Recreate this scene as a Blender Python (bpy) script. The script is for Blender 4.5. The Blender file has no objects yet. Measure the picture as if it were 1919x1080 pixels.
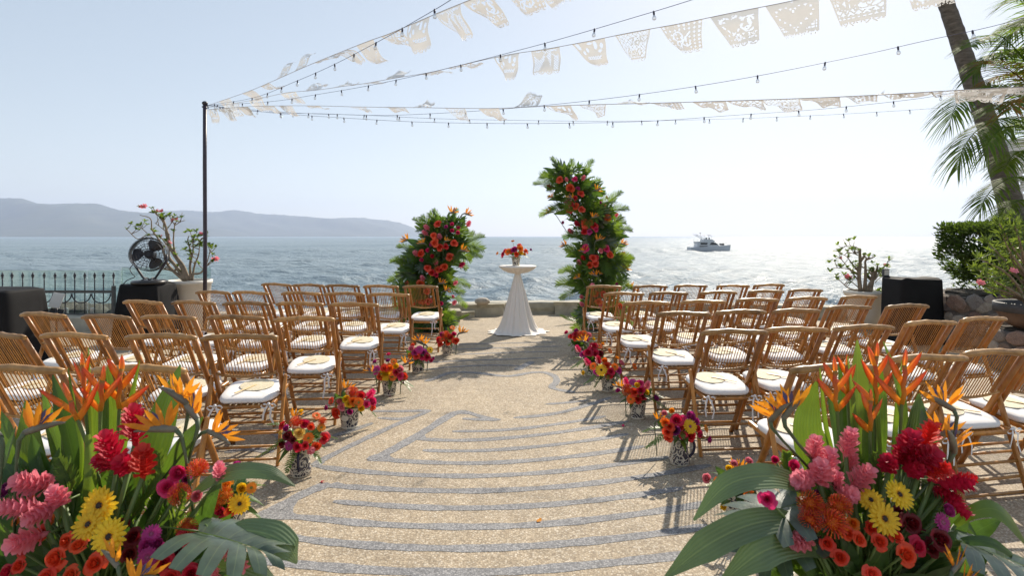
import bpy, math, random
import numpy as np
from mathutils import Vector, Matrix

# ------------------------------------------------------------------ scene, camera, light
F, CX, HY, EYE = 1040.0, 959.5, 443.0, 1.55
sc = bpy.context.scene
COL = sc.collection
SUN_AZ, SUN_EL = math.radians(29), math.radians(38)

cam_d = bpy.data.cameras.new('camera')
cam_d.sensor_width = 36.0
cam_d.lens = 36.0 * F / 1919.0
cam_d.shift_y = -(540.0 - HY) / 1919.0
cam_d.clip_start, cam_d.clip_end = 0.05, 60000
cam_d.dof.use_dof = True
cam_d.dof.focus_distance = 5.0
cam_d.dof.aperture_fstop = 5.0
cam = bpy.data.objects.new('camera', cam_d)
cam.location = (0, 0, EYE)
cam.rotation_euler = (math.radians(90), 0, 0)
COL.objects.link(cam)
sc.camera = cam

world = bpy.data.worlds.new('World')
sc.world = world
world.use_nodes = True
wn, wl = world.node_tree.nodes, world.node_tree.links
sky = wn.new('ShaderNodeTexSky')
sky.sky_type = 'NISHITA'
sky.sun_disc = False
sky.sun_elevation = SUN_EL
sky.sun_rotation = SUN_AZ
sky.altitude = 0
sky.air_density = 1.0
sky.dust_density = 0.6
sky.ozone_density = 1.6
bg = wn['Background']
bg.inputs['Strength'].default_value = 0.15
sgm = wn.new('ShaderNodeGamma')          # hazy air: flatter, paler sky all round
sgm.inputs['Gamma'].default_value = 0.46
shs = wn.new('ShaderNodeHueSaturation')
shs.inputs['Saturation'].default_value = 1.0
wl.new(sky.outputs[0], sgm.inputs[0])
wl.new(sgm.outputs[0], shs.inputs['Color'])
stn = wn.new('ShaderNodeMix'); stn.data_type = 'RGBA'; stn.blend_type = 'MULTIPLY'
stn.inputs[0].default_value = 1.0
stn.inputs[7].default_value = (1.0, 0.98, 0.945, 1)   # warm sea haze
wl.new(shs.outputs[0], stn.inputs[6])
wl.new(stn.outputs[2], bg.inputs[0])

sun_d = bpy.data.lights.new('sun', 'SUN')
sun_d.energy = 2.7
sun_d.angle = math.radians(0.55)
sun_d.color = (1.0, 0.90, 0.76)
sun = bpy.data.objects.new('sun', sun_d)
sdir = Vector((math.sin(SUN_AZ) * math.cos(SUN_EL), math.cos(SUN_AZ) * math.cos(SUN_EL), math.sin(SUN_EL)))
sun.rotation_euler = sdir.to_track_quat('Z', 'Y').to_euler()
sun.location = (10, 18, 25)
COL.objects.link(sun)

sc.view_settings.view_transform = 'Standard'
sc.view_settings.look = 'None'
sc.view_settings.exposure = 1.36
sc.view_settings.gamma = 1.0
sc.view_settings.use_curve_mapping = False
sc.render.engine = 'CYCLES'
sc.cycles.use_denoising = True
sc.cycles.denoising_prefilter = 'ACCURATE'
sc.cycles.filter_width = 1.5
sc.cycles.max_bounces = 8
sc.cycles.transparent_max_bounces = 12
sc.cycles.sample_clamp_indirect = 2.5
sc.cycles.volume_bounces = 1
sc.cycles.caustics_reflective = False
sc.cycles.caustics_refractive = False
sc.cycles.blur_glossy = 0.5
sc.cycles.use_adaptive_sampling = False

R = random.Random(7)

# ------------------------------------------------------------------ helpers
def P(px, py, Y):
    return Vector(((px - CX) / F * Y, Y, EYE - (py - HY) / F * Y))

def G(px, py, z=0.0):
    Y = (EYE - z) * F / (py - HY)
    return Vector(((px - CX) / F * Y, Y, z))

def V(*a):
    return Vector(a)

def lerp(a, b, t):
    return a + (b - a) * t

def interp(x, xs, ys):
    return float(np.interp(x, xs, ys))

class MB:
    def __init__(s):
        s.v, s.f, s.m, s.s, s.uv = [], [], [], [], []
    def add(s, verts, faces, mat=0, smooth=True, uv=None):
        o = len(s.v)
        s.v.extend([tuple(p) for p in verts])
        s.uv.extend(uv if uv is not None else [(0.5, 0.5)] * len(verts))
        for f in faces:
            s.f.append(tuple(i + o for i in f))
            s.m.append(mat)
            s.s.append(smooth)
    def grid(s, rows, mat=0, smooth=True, close=False):
        nu, nv = len(rows), len(rows[0])
        verts = [p for r in rows for p in r]
        uv = [(j / (nv - 1 if not close else nv), i / (nu - 1)) for i in range(nu) for j in range(nv)]
        faces = []
        for i in range(nu - 1):
            for j in range(nv if close else nv - 1):
                k = (j + 1) % nv
                faces.append((i * nv + j, i * nv + k, (i + 1) * nv + k, (i + 1) * nv + j))
        s.add(verts, faces, mat, smooth, uv)
    def tube(s, pts, rad, n=8, mat=0, cap=True, smooth=True):
        pts = [Vector(p) for p in pts]
        if not hasattr(rad, '__len__'):
            rad = [rad] * len(pts)
        t0 = (pts[1] - pts[0]).normalized()
        a = Vector((0, 0, 1)) if abs(t0.z) < 0.9 else Vector((1, 0, 0))
        x = t0.cross(a).normalized()
        rows = []
        for i, p in enumerate(pts):
            t = (pts[min(i + 1, len(pts) - 1)] - pts[max(i - 1, 0)]).normalized()
            x = (x - t * x.dot(t))
            x = x.normalized() if x.length > 1e-6 else t.orthogonal().normalized()
            y = t.cross(x)
            rows.append([p + (x * math.cos(2 * math.pi * k / n) + y * math.sin(2 * math.pi * k / n)) * rad[i] for k in range(n)])
        o = len(s.v)
        s.grid(rows, mat, smooth, close=True)
        if cap:
            s.f.append(tuple(o + k for k in range(n))[::-1]); s.m.append(mat); s.s.append(False)
            e = o + (len(pts) - 1) * n
            s.f.append(tuple(e + k for k in range(n))); s.m.append(mat); s.s.append(False)
    def box(s, c, size, mat=0, M=None, bev=0.0):
        hx, hy, hz = size[0] / 2, size[1] / 2, size[2] / 2
        c = Vector(c)
        if bev <= 0:
            vs = [Vector((x, y, z)) for z in (-hz, hz) for y in (-hy, hy) for x in (-hx, hx)]
            fs = [(0, 2, 3, 1), (4, 5, 7, 6), (0, 1, 5, 4), (2, 6, 7, 3), (0, 4, 6, 2), (1, 3, 7, 5)]
        else:
            b = bev
            vs, fs = [], []
            ring = [(hx - b, -hy), (hx, -hy + b), (hx, hy - b), (hx - b, hy), (-hx + b, hy), (-hx, hy - b), (-hx, -hy + b), (-hx + b, -hy)]
            ins = [(x * (hx - b) / hx, y * (hy - b) / hy) for x, y in ring]
            for (pts, z) in ((ins, -hz), (ring, -hz + b), (ring, hz - b), (ins, hz)):
                vs += [Vector((x, y, z)) for x, y in pts]
            for l in range(3):
                for k in range(8):
                    q = (k + 1) % 8
                    fs.append((l * 8 + k, l * 8 + q, l * 8 + 8 + q, l * 8 + 8 + k))
            fs.append(tuple(range(7, -1, -1)))
            fs.append(tuple(range(24, 32)))
        if M is not None:
            vs = [M @ v for v in vs]
        s.add([c + v for v in vs], fs, mat, False)
    def bar(s, p, q, w, d, mat=0, side=Vector((1, 0, 0)), bev=0.0):
        p, q = Vector(p), Vector(q)
        z = (q - p).normalized()
        x = (side - z * side.dot(z)).normalized()
        y = z.cross(x)
        M = Matrix((x, y, z)).transposed()
        s.box((p + q) / 2, (w, d, (q - p).length), mat, M, bev)
    def lathe(s, prof, n=20, mat=0, c=(0, 0, 0), smooth=True, capb=True, capt=False):
        c = Vector(c)
        rows = [[c + Vector((r * math.cos(2 * math.pi * k / n), r * math.sin(2 * math.pi * k / n), z)) for k in range(n)] for r, z in prof]
        o = len(s.v)
        s.grid(rows, mat, smooth, close=True)
        if capb:
            s.f.append(tuple(o + k for k in range(n))[::-1]); s.m.append(mat); s.s.append(False)
        if capt:
            e = o + (len(prof) - 1) * n
            s.f.append(tuple(e + k for k in range(n))); s.m.append(mat); s.s.append(False)
    def blob(s, c, r, mat=0, seg=8, ring=6, sc3=(1, 1, 1), jit=0.0, rng=None):
        c = Vector(c)
        rows = []
        for i in range(ring + 1):
            th = math.pi * i / ring
            th = min(max(th, 0.02), math.pi - 0.02)
            rows.append([c + Vector((math.sin(th) * math.cos(2 * math.pi * k / seg) * sc3[0], math.sin(th) * math.sin(2 * math.pi * k / seg) * sc3[1], -math.cos(th) * sc3[2])) * r * (1 + (rng.uniform(-jit, jit) if rng and 0 < i < ring else 0)) for k in range(seg)])
        s.grid(rows, mat, True, close=True)
    def ribbon(s, pts, widths, side, mat=0, nw=3, fold=0.0, smooth=True):
        """leaf-like strip: spine points, full widths, side hint; fold lifts the edges"""
        pts = [Vector(p) for p in pts]
        side = Vector(side)
        rows = []
        for i, p in enumerate(pts):
            t = (pts[min(i + 1, len(pts) - 1)] - pts[max(i - 1, 0)]).normalized()
            x = (side - t * side.dot(t))
            x = x.normalized() if x.length > 1e-5 else t.orthogonal().normalized()
            n = x.cross(t)
            w = widths[i] / 2
            row = []
            for j in range(nw):
                u = -1 + 2 * j / (nw - 1)
                row.append(p + x * (u * w) + n * (abs(u) * w * fold))
            rows.append(row)
        s.grid(rows, mat, smooth)
    def mesh(s, name, mats):
        me = bpy.data.meshes.new(name)
        me.from_pydata(s.v, [], s.f)
        for m in (mats if isinstance(mats, (list, tuple)) else [mats]):
            me.materials.append(m)
        me.polygons.foreach_set('material_index', s.m)
        me.polygons.foreach_set('use_smooth', s.s)
        uvl = me.uv_layers.new(name='UVMap')
        li = np.empty(len(me.loops), dtype=np.int32)
        me.loops.foreach_get('vertex_index', li)
        uvl.data.foreach_set('uv', np.asarray(s.uv, dtype=np.float32)[li].ravel())
        me.update()
        return me

def tag(o, label=None, cat=None, group=None, kind=None):
    if label: o['label'] = label
    if cat: o['category'] = cat
    if group: o['group'] = group
    if kind: o['kind'] = kind
    return o

def thing(name, loc, label, cat, group=None, rz=0.0):
    o = bpy.data.objects.new(name, None)
    o.empty_display_size = 0.1
    COL.objects.link(o)
    o.location = loc
    o.rotation_euler = (0, 0, rz)
    return tag(o, label, cat, group)

def rootM(o):
    return Matrix.Translation(o.location) @ Matrix.Rotation(o.rotation_euler.z, 4, 'Z')

def put(name, me, parent=None, M=None, world=False, kind=None):
    """link mesh as an object; M local to the parent (or world if world=True)"""
    o = bpy.data.objects.new(name, me)
    COL.objects.link(o)
    if parent is not None:
        o.parent = parent
        if world:
            base = parent
            W = M if M is not None else Matrix.Identity(4)
            chain = []
            while base is not None:
                chain.append(base)
                base = base.parent
            A = Matrix.Identity(4)
            for b in reversed(chain):
                A = A @ (rootM(b) if b.type == 'EMPTY' else b.matrix_basis)
            M = A.inverted() @ W
    if M is not None:
        o.matrix_basis = M
    if kind: o['kind'] = kind
    return o

def frame(pos, zdir, front=Vector((0, -1, 0)), s=1.0, roll=0.0):
    """matrix whose +Z goes along zdir and whose -Y faces front"""
    z = Vector(zdir).normalized()
    y = -Vector(front)
    y = y - z * y.dot(z)
    y = y.normalized() if y.length > 1e-5 else z.orthogonal().normalized()
    x = y.cross(z)
    M = Matrix((x, y, z)).transposed().to_4x4()
    if roll:
        M = M @ Matrix.Rotation(roll, 4, 'Z')
    return Matrix.Translation(Vector(pos)) @ M @ Matrix.Diagonal((s, s, s, 1))

# ------------------------------------------------------------------ materials
class NT:
    def __init__(s, name):
        s.m = bpy.data.materials.new(name)
        s.m.use_nodes = True
        s.t = s.m.node_tree
        s.p = s.t.nodes['Principled BSDF']
        s.out = s.t.nodes['Material Output']
    def n(s, typ, **kw):
        nd = s.t.nodes.new('ShaderNode' + typ)
        for k, v in kw.items():
            if k in nd.inputs.keys(): nd.inputs[k].default_value = v
            else: setattr(nd, k, v)
        return nd
    def l(s, a, b):
        s.t.links.new(a, b)
    def coord(s, kind='Object', scale=(1, 1, 1), rand=False):
        tc = s.n('TexCoord')
        mp = s.n('Mapping')
        mp.inputs['Scale'].default_value = scale
        s.l(tc.outputs[kind], mp.inputs['Vector'])
        if rand:
            oi = s.n('ObjectInfo')
            mu = s.n('Math', operation='MULTIPLY'); mu.inputs[1].default_value = 37.0
            s.l(oi.outputs['Random'], mu.inputs[0])
            s.l(mu.outputs[0], mp.inputs['Location'])
        return mp.outputs[0]
    def noise(s, vec, scale, detail=3, rough=0.55, dist=0.0):
        nd = s.n('TexNoise')
        nd.inputs['Scale'].default_value = scale
        nd.inputs['Detail'].default_value = detail
        nd.inputs['Roughness'].default_value = rough
        nd.inputs['Distortion'].default_value = dist
        s.l(vec, nd.inputs['Vector'])
        return nd.outputs['Fac']
    def ramp(s, fac, stops, interp='LINEAR'):
        r = s.n('ValToRGB')
        r.color_ramp.interpolation = interp
        e = r.color_ramp.elements
        while len(e) < len(stops): e.new(0.5)
        for el, (pos, c) in zip(e, stops):
            el.position = pos
            el.color = (c[0], c[1], c[2], 1) if hasattr(c, '__len__') else (c, c, c, 1)
        s.l(fac, r.inputs[0])
        return r.outputs[0]
    def mix(s, fac, a, b, blend='MIX'):
        mx = s.n('Mix', data_type='RGBA', blend_type=blend)
        for sock, val in ((mx.inputs[0], fac), (mx.inputs[6], a), (mx.inputs[7], b)):
            if hasattr(val, 'links'): s.l(val, sock)
            elif hasattr(val, '__len__'): sock.default_value = (val[0], val[1], val[2], 1)
            else: sock.default_value = val
        return mx.outputs[2]
    def math(s, op, a, b=0.0):
        nd = s.n('Math', operation=op)
        for sock, val in ((nd.inputs[0], a), (nd.inputs[1], b)):
            if hasattr(val, 'links'): s.l(val, sock)
            else: sock.default_value = val
        return nd.outputs[0]
    def bump(s, h, strength=0.3, dist=0.01):
        b = s.n('Bump')
        b.inputs['Strength'].default_value = strength
        b.inputs['Distance'].default_value = dist
        s.l(h, b.inputs['Height'])
        s.l(b.outputs[0], s.p.inputs['Normal'])
        return b.outputs[0]
    def set(s, **kw):
        for k, v in kw.items():
            k = k.replace('_', ' ')
            if hasattr(v, 'links'): s.l(v, s.p.inputs[k])
            elif hasattr(v, '__len__'): s.p.inputs[k].default_value = (v[0], v[1], v[2], 1)
            else: s.p.inputs[k].default_value = v
    def translucent(s, fac, col, normal=None):
        tr = s.n('BsdfTranslucent')
        if hasattr(col, 'links'): s.l(col, tr.inputs[0])
        else: tr.inputs[0].default_value = (col[0], col[1], col[2], 1)
        if normal is not None: s.l(normal, tr.inputs['Normal'])
        mx = s.n('MixShader')
        mx.inputs[0].default_value = fac
        s.l(s.p.outputs[0], mx.inputs[1]); s.l(tr.outputs[0], mx.inputs[2])
        s.l(mx.outputs[0], s.out.inputs['Surface'])

def shade(c, k):
    return tuple(min(1, x * k) for x in c)

def simple(name, col, rough=0.6, var=0.25, scale=6, bump=0.0, bscale=80, trans=None, tfac=0.35, metal=0.0, rnd=0.0, spec=0.5, sheen=0.0):
    t = NT(name)
    vec = t.coord(rand=True)
    nz = t.noise(vec, scale, 4)
    c = t.ramp(nz, [(0.3, shade(col, 1 - var)), (0.7, shade(col, 1 + var))])
    if rnd:
        oi = t.n('ObjectInfo')
        hs = t.n('HueSaturation')
        mr = t.n('MapRange'); mr.inputs['To Min'].default_value = 1 - rnd; mr.inputs['To Max'].default_value = 1 + rnd
        t.l(oi.outputs['Random'], mr.inputs[0]); t.l(mr.outputs[0], hs.inputs['Value'])
        mr2 = t.n('MapRange'); mr2.inputs['To Min'].default_value = 0.5 - rnd * 0.05; mr2.inputs['To Max'].default_value = 0.5 + rnd * 0.05
        wn_ = t.n('TexWhiteNoise', noise_dimensions='1D'); t.l(oi.outputs['Random'], wn_.inputs['W'])
        t.l(wn_.outputs[0], mr2.inputs[0]); t.l(mr2.outputs[0], hs.inputs['Hue'])
        t.l(c, hs.inputs['Color']); c = hs.outputs[0]
    t.set(Base_Color=c, Roughness=rough, Metallic=metal)
    t.p.inputs['Specular IOR Level'].default_value = spec
    if sheen: t.p.inputs['Sheen Weight'].default_value = sheen
    nrm = None
    if bump:
        nrm = t.bump(t.noise(vec, bscale, 3), bump, 0.01)
    if trans is not None:
        t.translucent(tfac, trans)
    return t.m

def leafmat(name, col, trans, stripes=0, rough=0.38, tfac=0.4, edge=None, spec=0.5):
    t = NT(name)
    vec = t.coord(rand=True)
    nz = t.noise(vec, 7, 4)
    uv = t.n('TexCoord').outputs['UV']
    sp = t.n('SeparateXYZ'); t.l(uv, sp.inputs[0])
    c = t.ramp(nz, [(0.3, shade(col, 0.72)), (0.72, shade(col, 1.25))])
    tc = t.ramp(nz, [(0.3, shade(trans, 0.8)), (0.72, shade(trans, 1.15))])
    # pale midrib
    d = t.math('ABSOLUTE', t.math('SUBTRACT', sp.outputs[0], 0.5))
    rib = t.ramp(d, [(0.0, 1.0), (0.035, 0.0)])
    c = t.mix(rib, c, (min(1, col[0] * 2.0 + .03), min(1, col[1] * 1.7 + .03), col[2] * 1.3 + .01))
    h = nz
    if stripes:
        w = t.math('SINE', t.math('MULTIPLY', sp.outputs[0], stripes * 6.283))
        w01 = t.math('MULTIPLY_ADD', w, 0.5); w01.node.inputs[2].default_value = 0.5
        c = t.mix(t.math('MULTIPLY', w01, 0.3), c, shade(col, 1.9))
        tc = t.mix(t.math('MULTIPLY', w01, 0.45), tc, shade(trans, 0.55))
        h = t.math('ADD', t.math('MULTIPLY', w01, 0.8), t.math('MULTIPLY', nz, 0.3))
    oi = t.n('ObjectInfo')
    hs = t.n('HueSaturation')
    mr = t.n('MapRange'); mr.inputs['To Min'].default_value = 0.72; mr.inputs['To Max'].default_value = 1.25
    t.l(oi.outputs['Random'], mr.inputs[0]); t.l(mr.outputs[0], hs.inputs['Value']); t.l(c, hs.inputs['Color'])
    t.set(Base_Color=hs.outputs[0], Roughness=rough)
    t.p.inputs['Specular IOR Level'].default_value = spec
    t.bump(h, 0.35, 0.004)
    t.translucent(tfac, tc)
    return t.m

def bamboo(name, dark, lite, rough=0.42):
    t = NT(name)
    vec = t.coord(scale=(1, 1, 0.35), rand=True)
    n1 = t.noise(vec, 26, 4, 0.6)
    n2 = t.noise(t.coord(scale=(1, 1, 1), rand=True), 5.0, 3, 0.6, 0.4)
    c = t.ramp(n1, [(0.25, dark), (0.75, lite)])
    burn = t.ramp(n2, [(0.60, 0.0), (0.72, 1.0)])
    c = t.mix(t.math('MULTIPLY', burn, 0.72), c, shade(dark, 0.28))
    pale = t.ramp(n2, [(0.28, 1.0), (0.40, 0.0)])
    c = t.mix(t.math('MULTIPLY', pale, 0.35), c, (0.42, 0.23, 0.075))
    oi = t.n('ObjectInfo'); hs = t.n('HueSaturation')
    mr = t.n('MapRange'); mr.inputs['To Min'].default_value = 0.75; mr.inputs['To Max'].default_value = 1.25
    t.l(oi.outputs['Random'], mr.inputs[0]); t.l(mr.outputs[0], hs.inputs['Value']); t.l(c, hs.inputs['Color'])
    t.set(Base_Color=hs.outputs[0], Roughness=rough)
    t.p.inputs['Coat Weight'].default_value = 0.18
    t.p.inputs['Coat Roughness'].default_value = 0.2
    t.bump(n1, 0.15, 0.004)
    return t.m

M = {}
M['bamboo'] = bamboo('bamboo', (0.21, 0.072, 0.009), (0.43, 0.165, 0.024))
M['bamboo_rail'] = bamboo('bamboo_rail', (0.24, 0.115, 0.032), (0.48, 0.265, 0.088), 0.42)
M['cane'] = bamboo('cane', (0.28, 0.108, 0.016), (0.50, 0.225, 0.04))
M['leg_wood'] = bamboo('leg_wood', (0.29, 0.11, 0.016), (0.51, 0.225, 0.042))
M['cushion'] = simple('cushion_cotton', (0.78, 0.77, 0.76), 0.85, 0.04, 5, 0.25, 9, sheen=0.2)
M['tie'] = simple('cotton_tie', (0.78, 0.77, 0.78), 0.8, 0.04, 20)
M['fan_leaf'] = simple('fan_straw', (0.66, 0.59, 0.42), 0.7, 0.12, 40, 0.4, 240)
M['fan_stick'] = simple('fan_stick', (0.74, 0.56, 0.29), 0.5, 0.1, 30)

def aggregate(name, stops, sc_, bump=0.5, wear=None):
    t = NT(name)
    vec = t.coord()
    vo = t.n('TexVoronoi'); vo.inputs['Scale'].default_value = sc_; t.l(vec, vo.inputs['Vector'])
    sep = t.n('SeparateColor'); t.l(vo.outputs['Color'], sep.inputs[0])
    c = t.ramp(sep.outputs[0], stops)
    joint = t.ramp(vo.outputs['Distance'], [(0.35, 0.0), (0.75, 1.0)])
    c = t.mix(t.math('MULTIPLY', joint, 0.55), c, shade(stops[0][1], 0.55))
    big = t.noise(vec, 1.3, 5, 0.6)
    c = t.mix(1.0, c, t.ramp(big, [(0.25, (0.80, 0.80, 0.82)), (0.7, (1.08, 1.06, 1.03))]), 'MULTIPLY')
    med = t.noise(vec, 9, 4, 0.65)
    c = t.mix(1.0, c, t.ramp(med, [(0.3, 0.86), (0.65, 1.08)]), 'MULTIPLY')
    stain = t.ramp(t.noise(vec, 2.6, 4, 0.6, 0.6), [(0.62, 0.0), (0.8, 0.35)])
    c = t.mix(stain, c, (0.15, 0.13, 0.11))
    t.set(Base_Color=c, Roughness=0.82)
    h = t.math('SUBTRACT', 1.0, vo.outputs['Distance'])
    t.bump(h, bump, 0.006)
    return t.m

M['paving'] = aggregate('exposed_aggregate', [(0.05, (0.31, 0.245, 0.17)), (0.4, (0.425, 0.345, 0.24)), (0.75, (0.49, 0.41, 0.295)), (0.95, (0.61, 0.54, 0.43))], 105, 0.3)
M['inlay'] = aggregate('grey_pebble_inlay', [(0.05, (0.18, 0.182, 0.19)), (0.5, (0.265, 0.265, 0.272)), (0.9, (0.36, 0.358, 0.358))], 105, 0.3)
M['concrete'] = simple('weathered_concrete', (0.40, 0.375, 0.31), 0.85, 0.22, 5, 0.4, 60)
M['slab'] = simple('slab_stone', (0.36, 0.325, 0.24), 0.85, 0.28, 7, 0.6, 40)
M['river_stone'] = simple('river_stone', (0.38, 0.33, 0.27), 0.7, 0.2, 9, 0.3, 50)
M['black_cloth'] = simple('black_cloth', (0.010, 0.010, 0.011), 0.75, 0.2, 6, 0.2, 200, spec=0.18)
M['white_cloth'] = simple('white_chiffon', (0.80, 0.76, 0.705), 0.8, 0.02, 4)
M['black_metal'] = simple('black_iron', (0.022, 0.02, 0.03), 0.45, 0.3, 14, metal=0.0)
M['grey_metal'] = simple('grey_painted_steel', (0.055, 0.057, 0.06), 0.5, 0.2, 14)
M['pole_paint'] = simple('pole_dark_paint', (0.030, 0.022, 0.038), 0.4, 0.3, 10, 0.3, 30)
M['black_plastic'] = simple('black_plastic', (0.02, 0.02, 0.022), 0.35, 0.2, 14)
M['white_pot'] = simple('white_planter', (0.66, 0.63, 0.57), 0.6, 0.06, 4, 0.05, 60)
M['soil'] = simple('soil', (0.06, 0.045, 0.03), 0.95, 0.3, 30, 0.8, 60)
M['desert_bark'] = simple('desert_rose_bark', (0.24, 0.185, 0.13), 0.75, 0.3, 12, 0.4, 40)
M['bark_grey'] = simple('grey_bark', (0.17, 0.145, 0.12), 0.85, 0.35, 16, 0.6, 50)
M['white_paper'] = simple('cut_paper', (0.82, 0.815, 0.80), 0.75, 0.05, 6, trans=(0.70, 0.73, 0.77), tfac=0.24)
M['string'] = simple('garland_string', (0.42, 0.40, 0.40), 0.8, 0.1, 20)
M['cable'] = simple('light_cable', (0.03, 0.03, 0.09), 0.5, 0.1, 20)
M['socket'] = simple('bulb_socket', (0.02, 0.02, 0.05), 0.4, 0.1, 20)
M['bowl'] = simple('dark_clay_bowl', (0.045, 0.043, 0.048), 0.6, 0.3, 8, 0.2, 40)
M['bowl_brown'] = simple('brown_clay', (0.12, 0.07, 0.045), 0.7, 0.3, 8, 0.2, 40)
M['mortar'] = simple('mortar', (0.115, 0.10, 0.09), 0.9, 0.3, 12, 0.5, 50)
for i, c in enumerate([(0.24, 0.19, 0.155), (0.18, 0.155, 0.145), (0.27, 0.225, 0.19), (0.22, 0.15, 0.115)]):
    M['stone%d' % i] = simple('wall_stone', c, 0.85, 0.35, 12, 0.5, 40, rnd=0.3)
M['boulder'] = simple('shore_rock', (0.06, 0.057, 0.055), 0.85, 0.4, 3, 0.8, 12)
M['hull'] = simple('gelcoat', (0.54, 0.54, 0.55), 0.25, 0.03, 1)
M['boat_dark'] = simple('tinted_window', (0.015, 0.018, 0.02), 0.15, 0.1, 1)
M['steel'] = simple('rail_steel', (0.5, 0.5, 0.5), 0.3, 0.05, 3, metal=0.8)
M['white_wall'] = simple('white_render', (0.70, 0.70, 0.70), 0.8, 0.05, 3)

def glass(name, tint, opac):
    t = NT(name)
    tr = t.n('BsdfTransparent'); tr.inputs[0].default_value = (*tint, 1)
    gl = t.n('BsdfGlossy'); gl.inputs['Roughness'].default_value = 0.03
    fr = t.n('Fresnel'); fr.inputs['IOR'].default_value = 1.45
    fm = t.math('ADD', fr.outputs[0], opac)
    mx = t.n('MixShader')
    t.l(fm, mx.inputs[0]); t.l(tr.outputs[0], mx.inputs[1]); t.l(gl.outputs[0], mx.inputs[2])
    t.l(mx.outputs[0], t.out.inputs['Surface'])
    return t.m
M['glass'] = glass('clear_glass_panel', (0.86, 0.93, 0.90), 0.02)
M['bulb'] = glass('bulb_glass', (0.93, 0.93, 0.92), 0.12)

def talavera(name):
    t = NT(name)
    vec = t.coord(rand=True)
    vo = t.n('TexVoronoi'); vo.inputs['Scale'].default_value = 14; t.l(vec, vo.inputs['Vector'])
    rings = t.math('SINE', t.math('MULTIPLY', vo.outputs['Distance'], 24.0))
    nz = t.math('SINE', t.math('MULTIPLY', t.noise(vec, 14, 1, 0.4, 1.2), 38.0))
    s = t.math('MAXIMUM', rings, nz)
    k = t.ramp(s, [(0.55, 0.0), (0.68, 1.0)])
    c = t.mix(k, (0.035, 0.032, 0.05), (0.56, 0.51, 0.43))
    t.set(Base_Color=c, Roughness=0.22)
    t.p.inputs['Coat Weight'].default_value = 0.4
    return t.m
M['talavera'] = talavera('painted_talavera')
M['glaze'] = simple('cream_glaze', (0.60, 0.55, 0.45), 0.25, 0.08, 6)
M['navy_glaze'] = simple('navy_glaze', (0.015, 0.015, 0.05), 0.2, 0.1, 6)

# foliage
M['leaf_fill'] = leafmat('leaf_dark', (0.042, 0.092, 0.025), (0.10, 0.20, 0.02), 0)
M['leaf_mid'] = leafmat('leaf_mid', (0.05, 0.105, 0.025), (0.15, 0.28, 0.02), 0)
M['leaf_lite'] = leafmat('leaf_light', (0.085, 0.15, 0.025), (0.26, 0.38, 0.03), 0)
M['leaf_ribbed'] = leafmat('leaf_ribbed', (0.06, 0.125, 0.025), (0.27, 0.42, 0.02), 9)
M['leaf_broad'] = leafmat('leaf_broad', (0.05, 0.10, 0.03), (0.16, 0.28, 0.02), 7, 0.32)
M['leaf_gloss'] = leafmat('leaf_gloss', (0.085, 0.135, 0.06), (0.16, 0.27, 0.04), 8, 0.45, 0.28, spec=0.9)
M['monstera'] = leafmat('monstera_leaf', (0.06, 0.10, 0.065), (0.10, 0.19, 0.03), 0, 0.38, 0.2, spec=1.0)
M['palm_leaf'] = leafmat('palm_leaflet', (0.05, 0.10, 0.025), (0.28, 0.42, 0.035), 0, 0.68, 0.45, spec=0.15)
M['palm_dry'] = leafmat('palm_dry', (0.19, 0.10, 0.03), (0.34, 0.17, 0.03), 0, 0.72, spec=0.1)
M['fern'] = leafmat('fern_green', (0.075, 0.14, 0.025), (0.24, 0.38, 0.03), 0)
M['stem'] = simple('green_stem', (0.10, 0.16, 0.04), 0.5, 0.2, 12)
M['stem_dark'] = simple('dark_stem', (0.08, 0.115, 0.055), 0.5, 0.2, 12)
M['hedge_leaf'] = leafmat('hedge_leaf', (0.04, 0.075, 0.022), (0.13, 0.21, 0.02), 0, 0.42)
M['oleander'] = leafmat('oleander_leaf', (0.085, 0.14, 0.035), (0.26, 0.36, 0.04), 0)

PET = {
    'orange_red': (0.72, 0.065, 0.018), 'coral': (0.80, 0.10, 0.045), 'orange': (0.84, 0.20, 0.012), 'amber': (0.85, 0.33, 0.02),
    'yellow': (0.86, 0.58, 0.02), 'pale_yellow': (0.83, 0.60, 0.16), 'hot_pink': (0.72, 0.035, 0.17), 'magenta': (0.50, 0.04, 0.24),
    'purple': (0.33, 0.035, 0.21), 'pink': (0.80, 0.26, 0.32), 'crimson': (0.55, 0.012, 0.05), 'dark_red': (0.17, 0.006, 0.012), 'red': (0.66, 0.025, 0.025),
}
for k, c in PET.items():
    M['p_' + k] = simple('petal_' + k, c, 0.55, 0.16, 18, trans=shade(c, 1.1), tfac=0.36, rnd=0.12)
M['core_dark'] = simple('flower_core_dark', (0.03, 0.02, 0.015), 0.8, 0.3, 40)
M['core_green'] = simple('flower_core_green', (0.20, 0.24, 0.04), 0.8, 0.3, 40)
M['core_yellow'] = simple('flower_core_yellow', (0.6, 0.35, 0.03), 0.8, 0.3, 40)
M['core_mauve'] = simple('flower_core_mauve', (0.30, 0.06, 0.16), 0.8, 0.3, 40)
M['bop_blue'] = simple('strelitzia_tongue', (0.07, 0.07, 0.19), 0.5, 0.2, 20)
M['bop_beak'] = simple('strelitzia_beak', (0.15, 0.14, 0.105), 0.45, 0.4, 14)

# ------------------------------------------------------------------ setting: sea, hills, terrace
SEA_Z = -4.0

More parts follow.
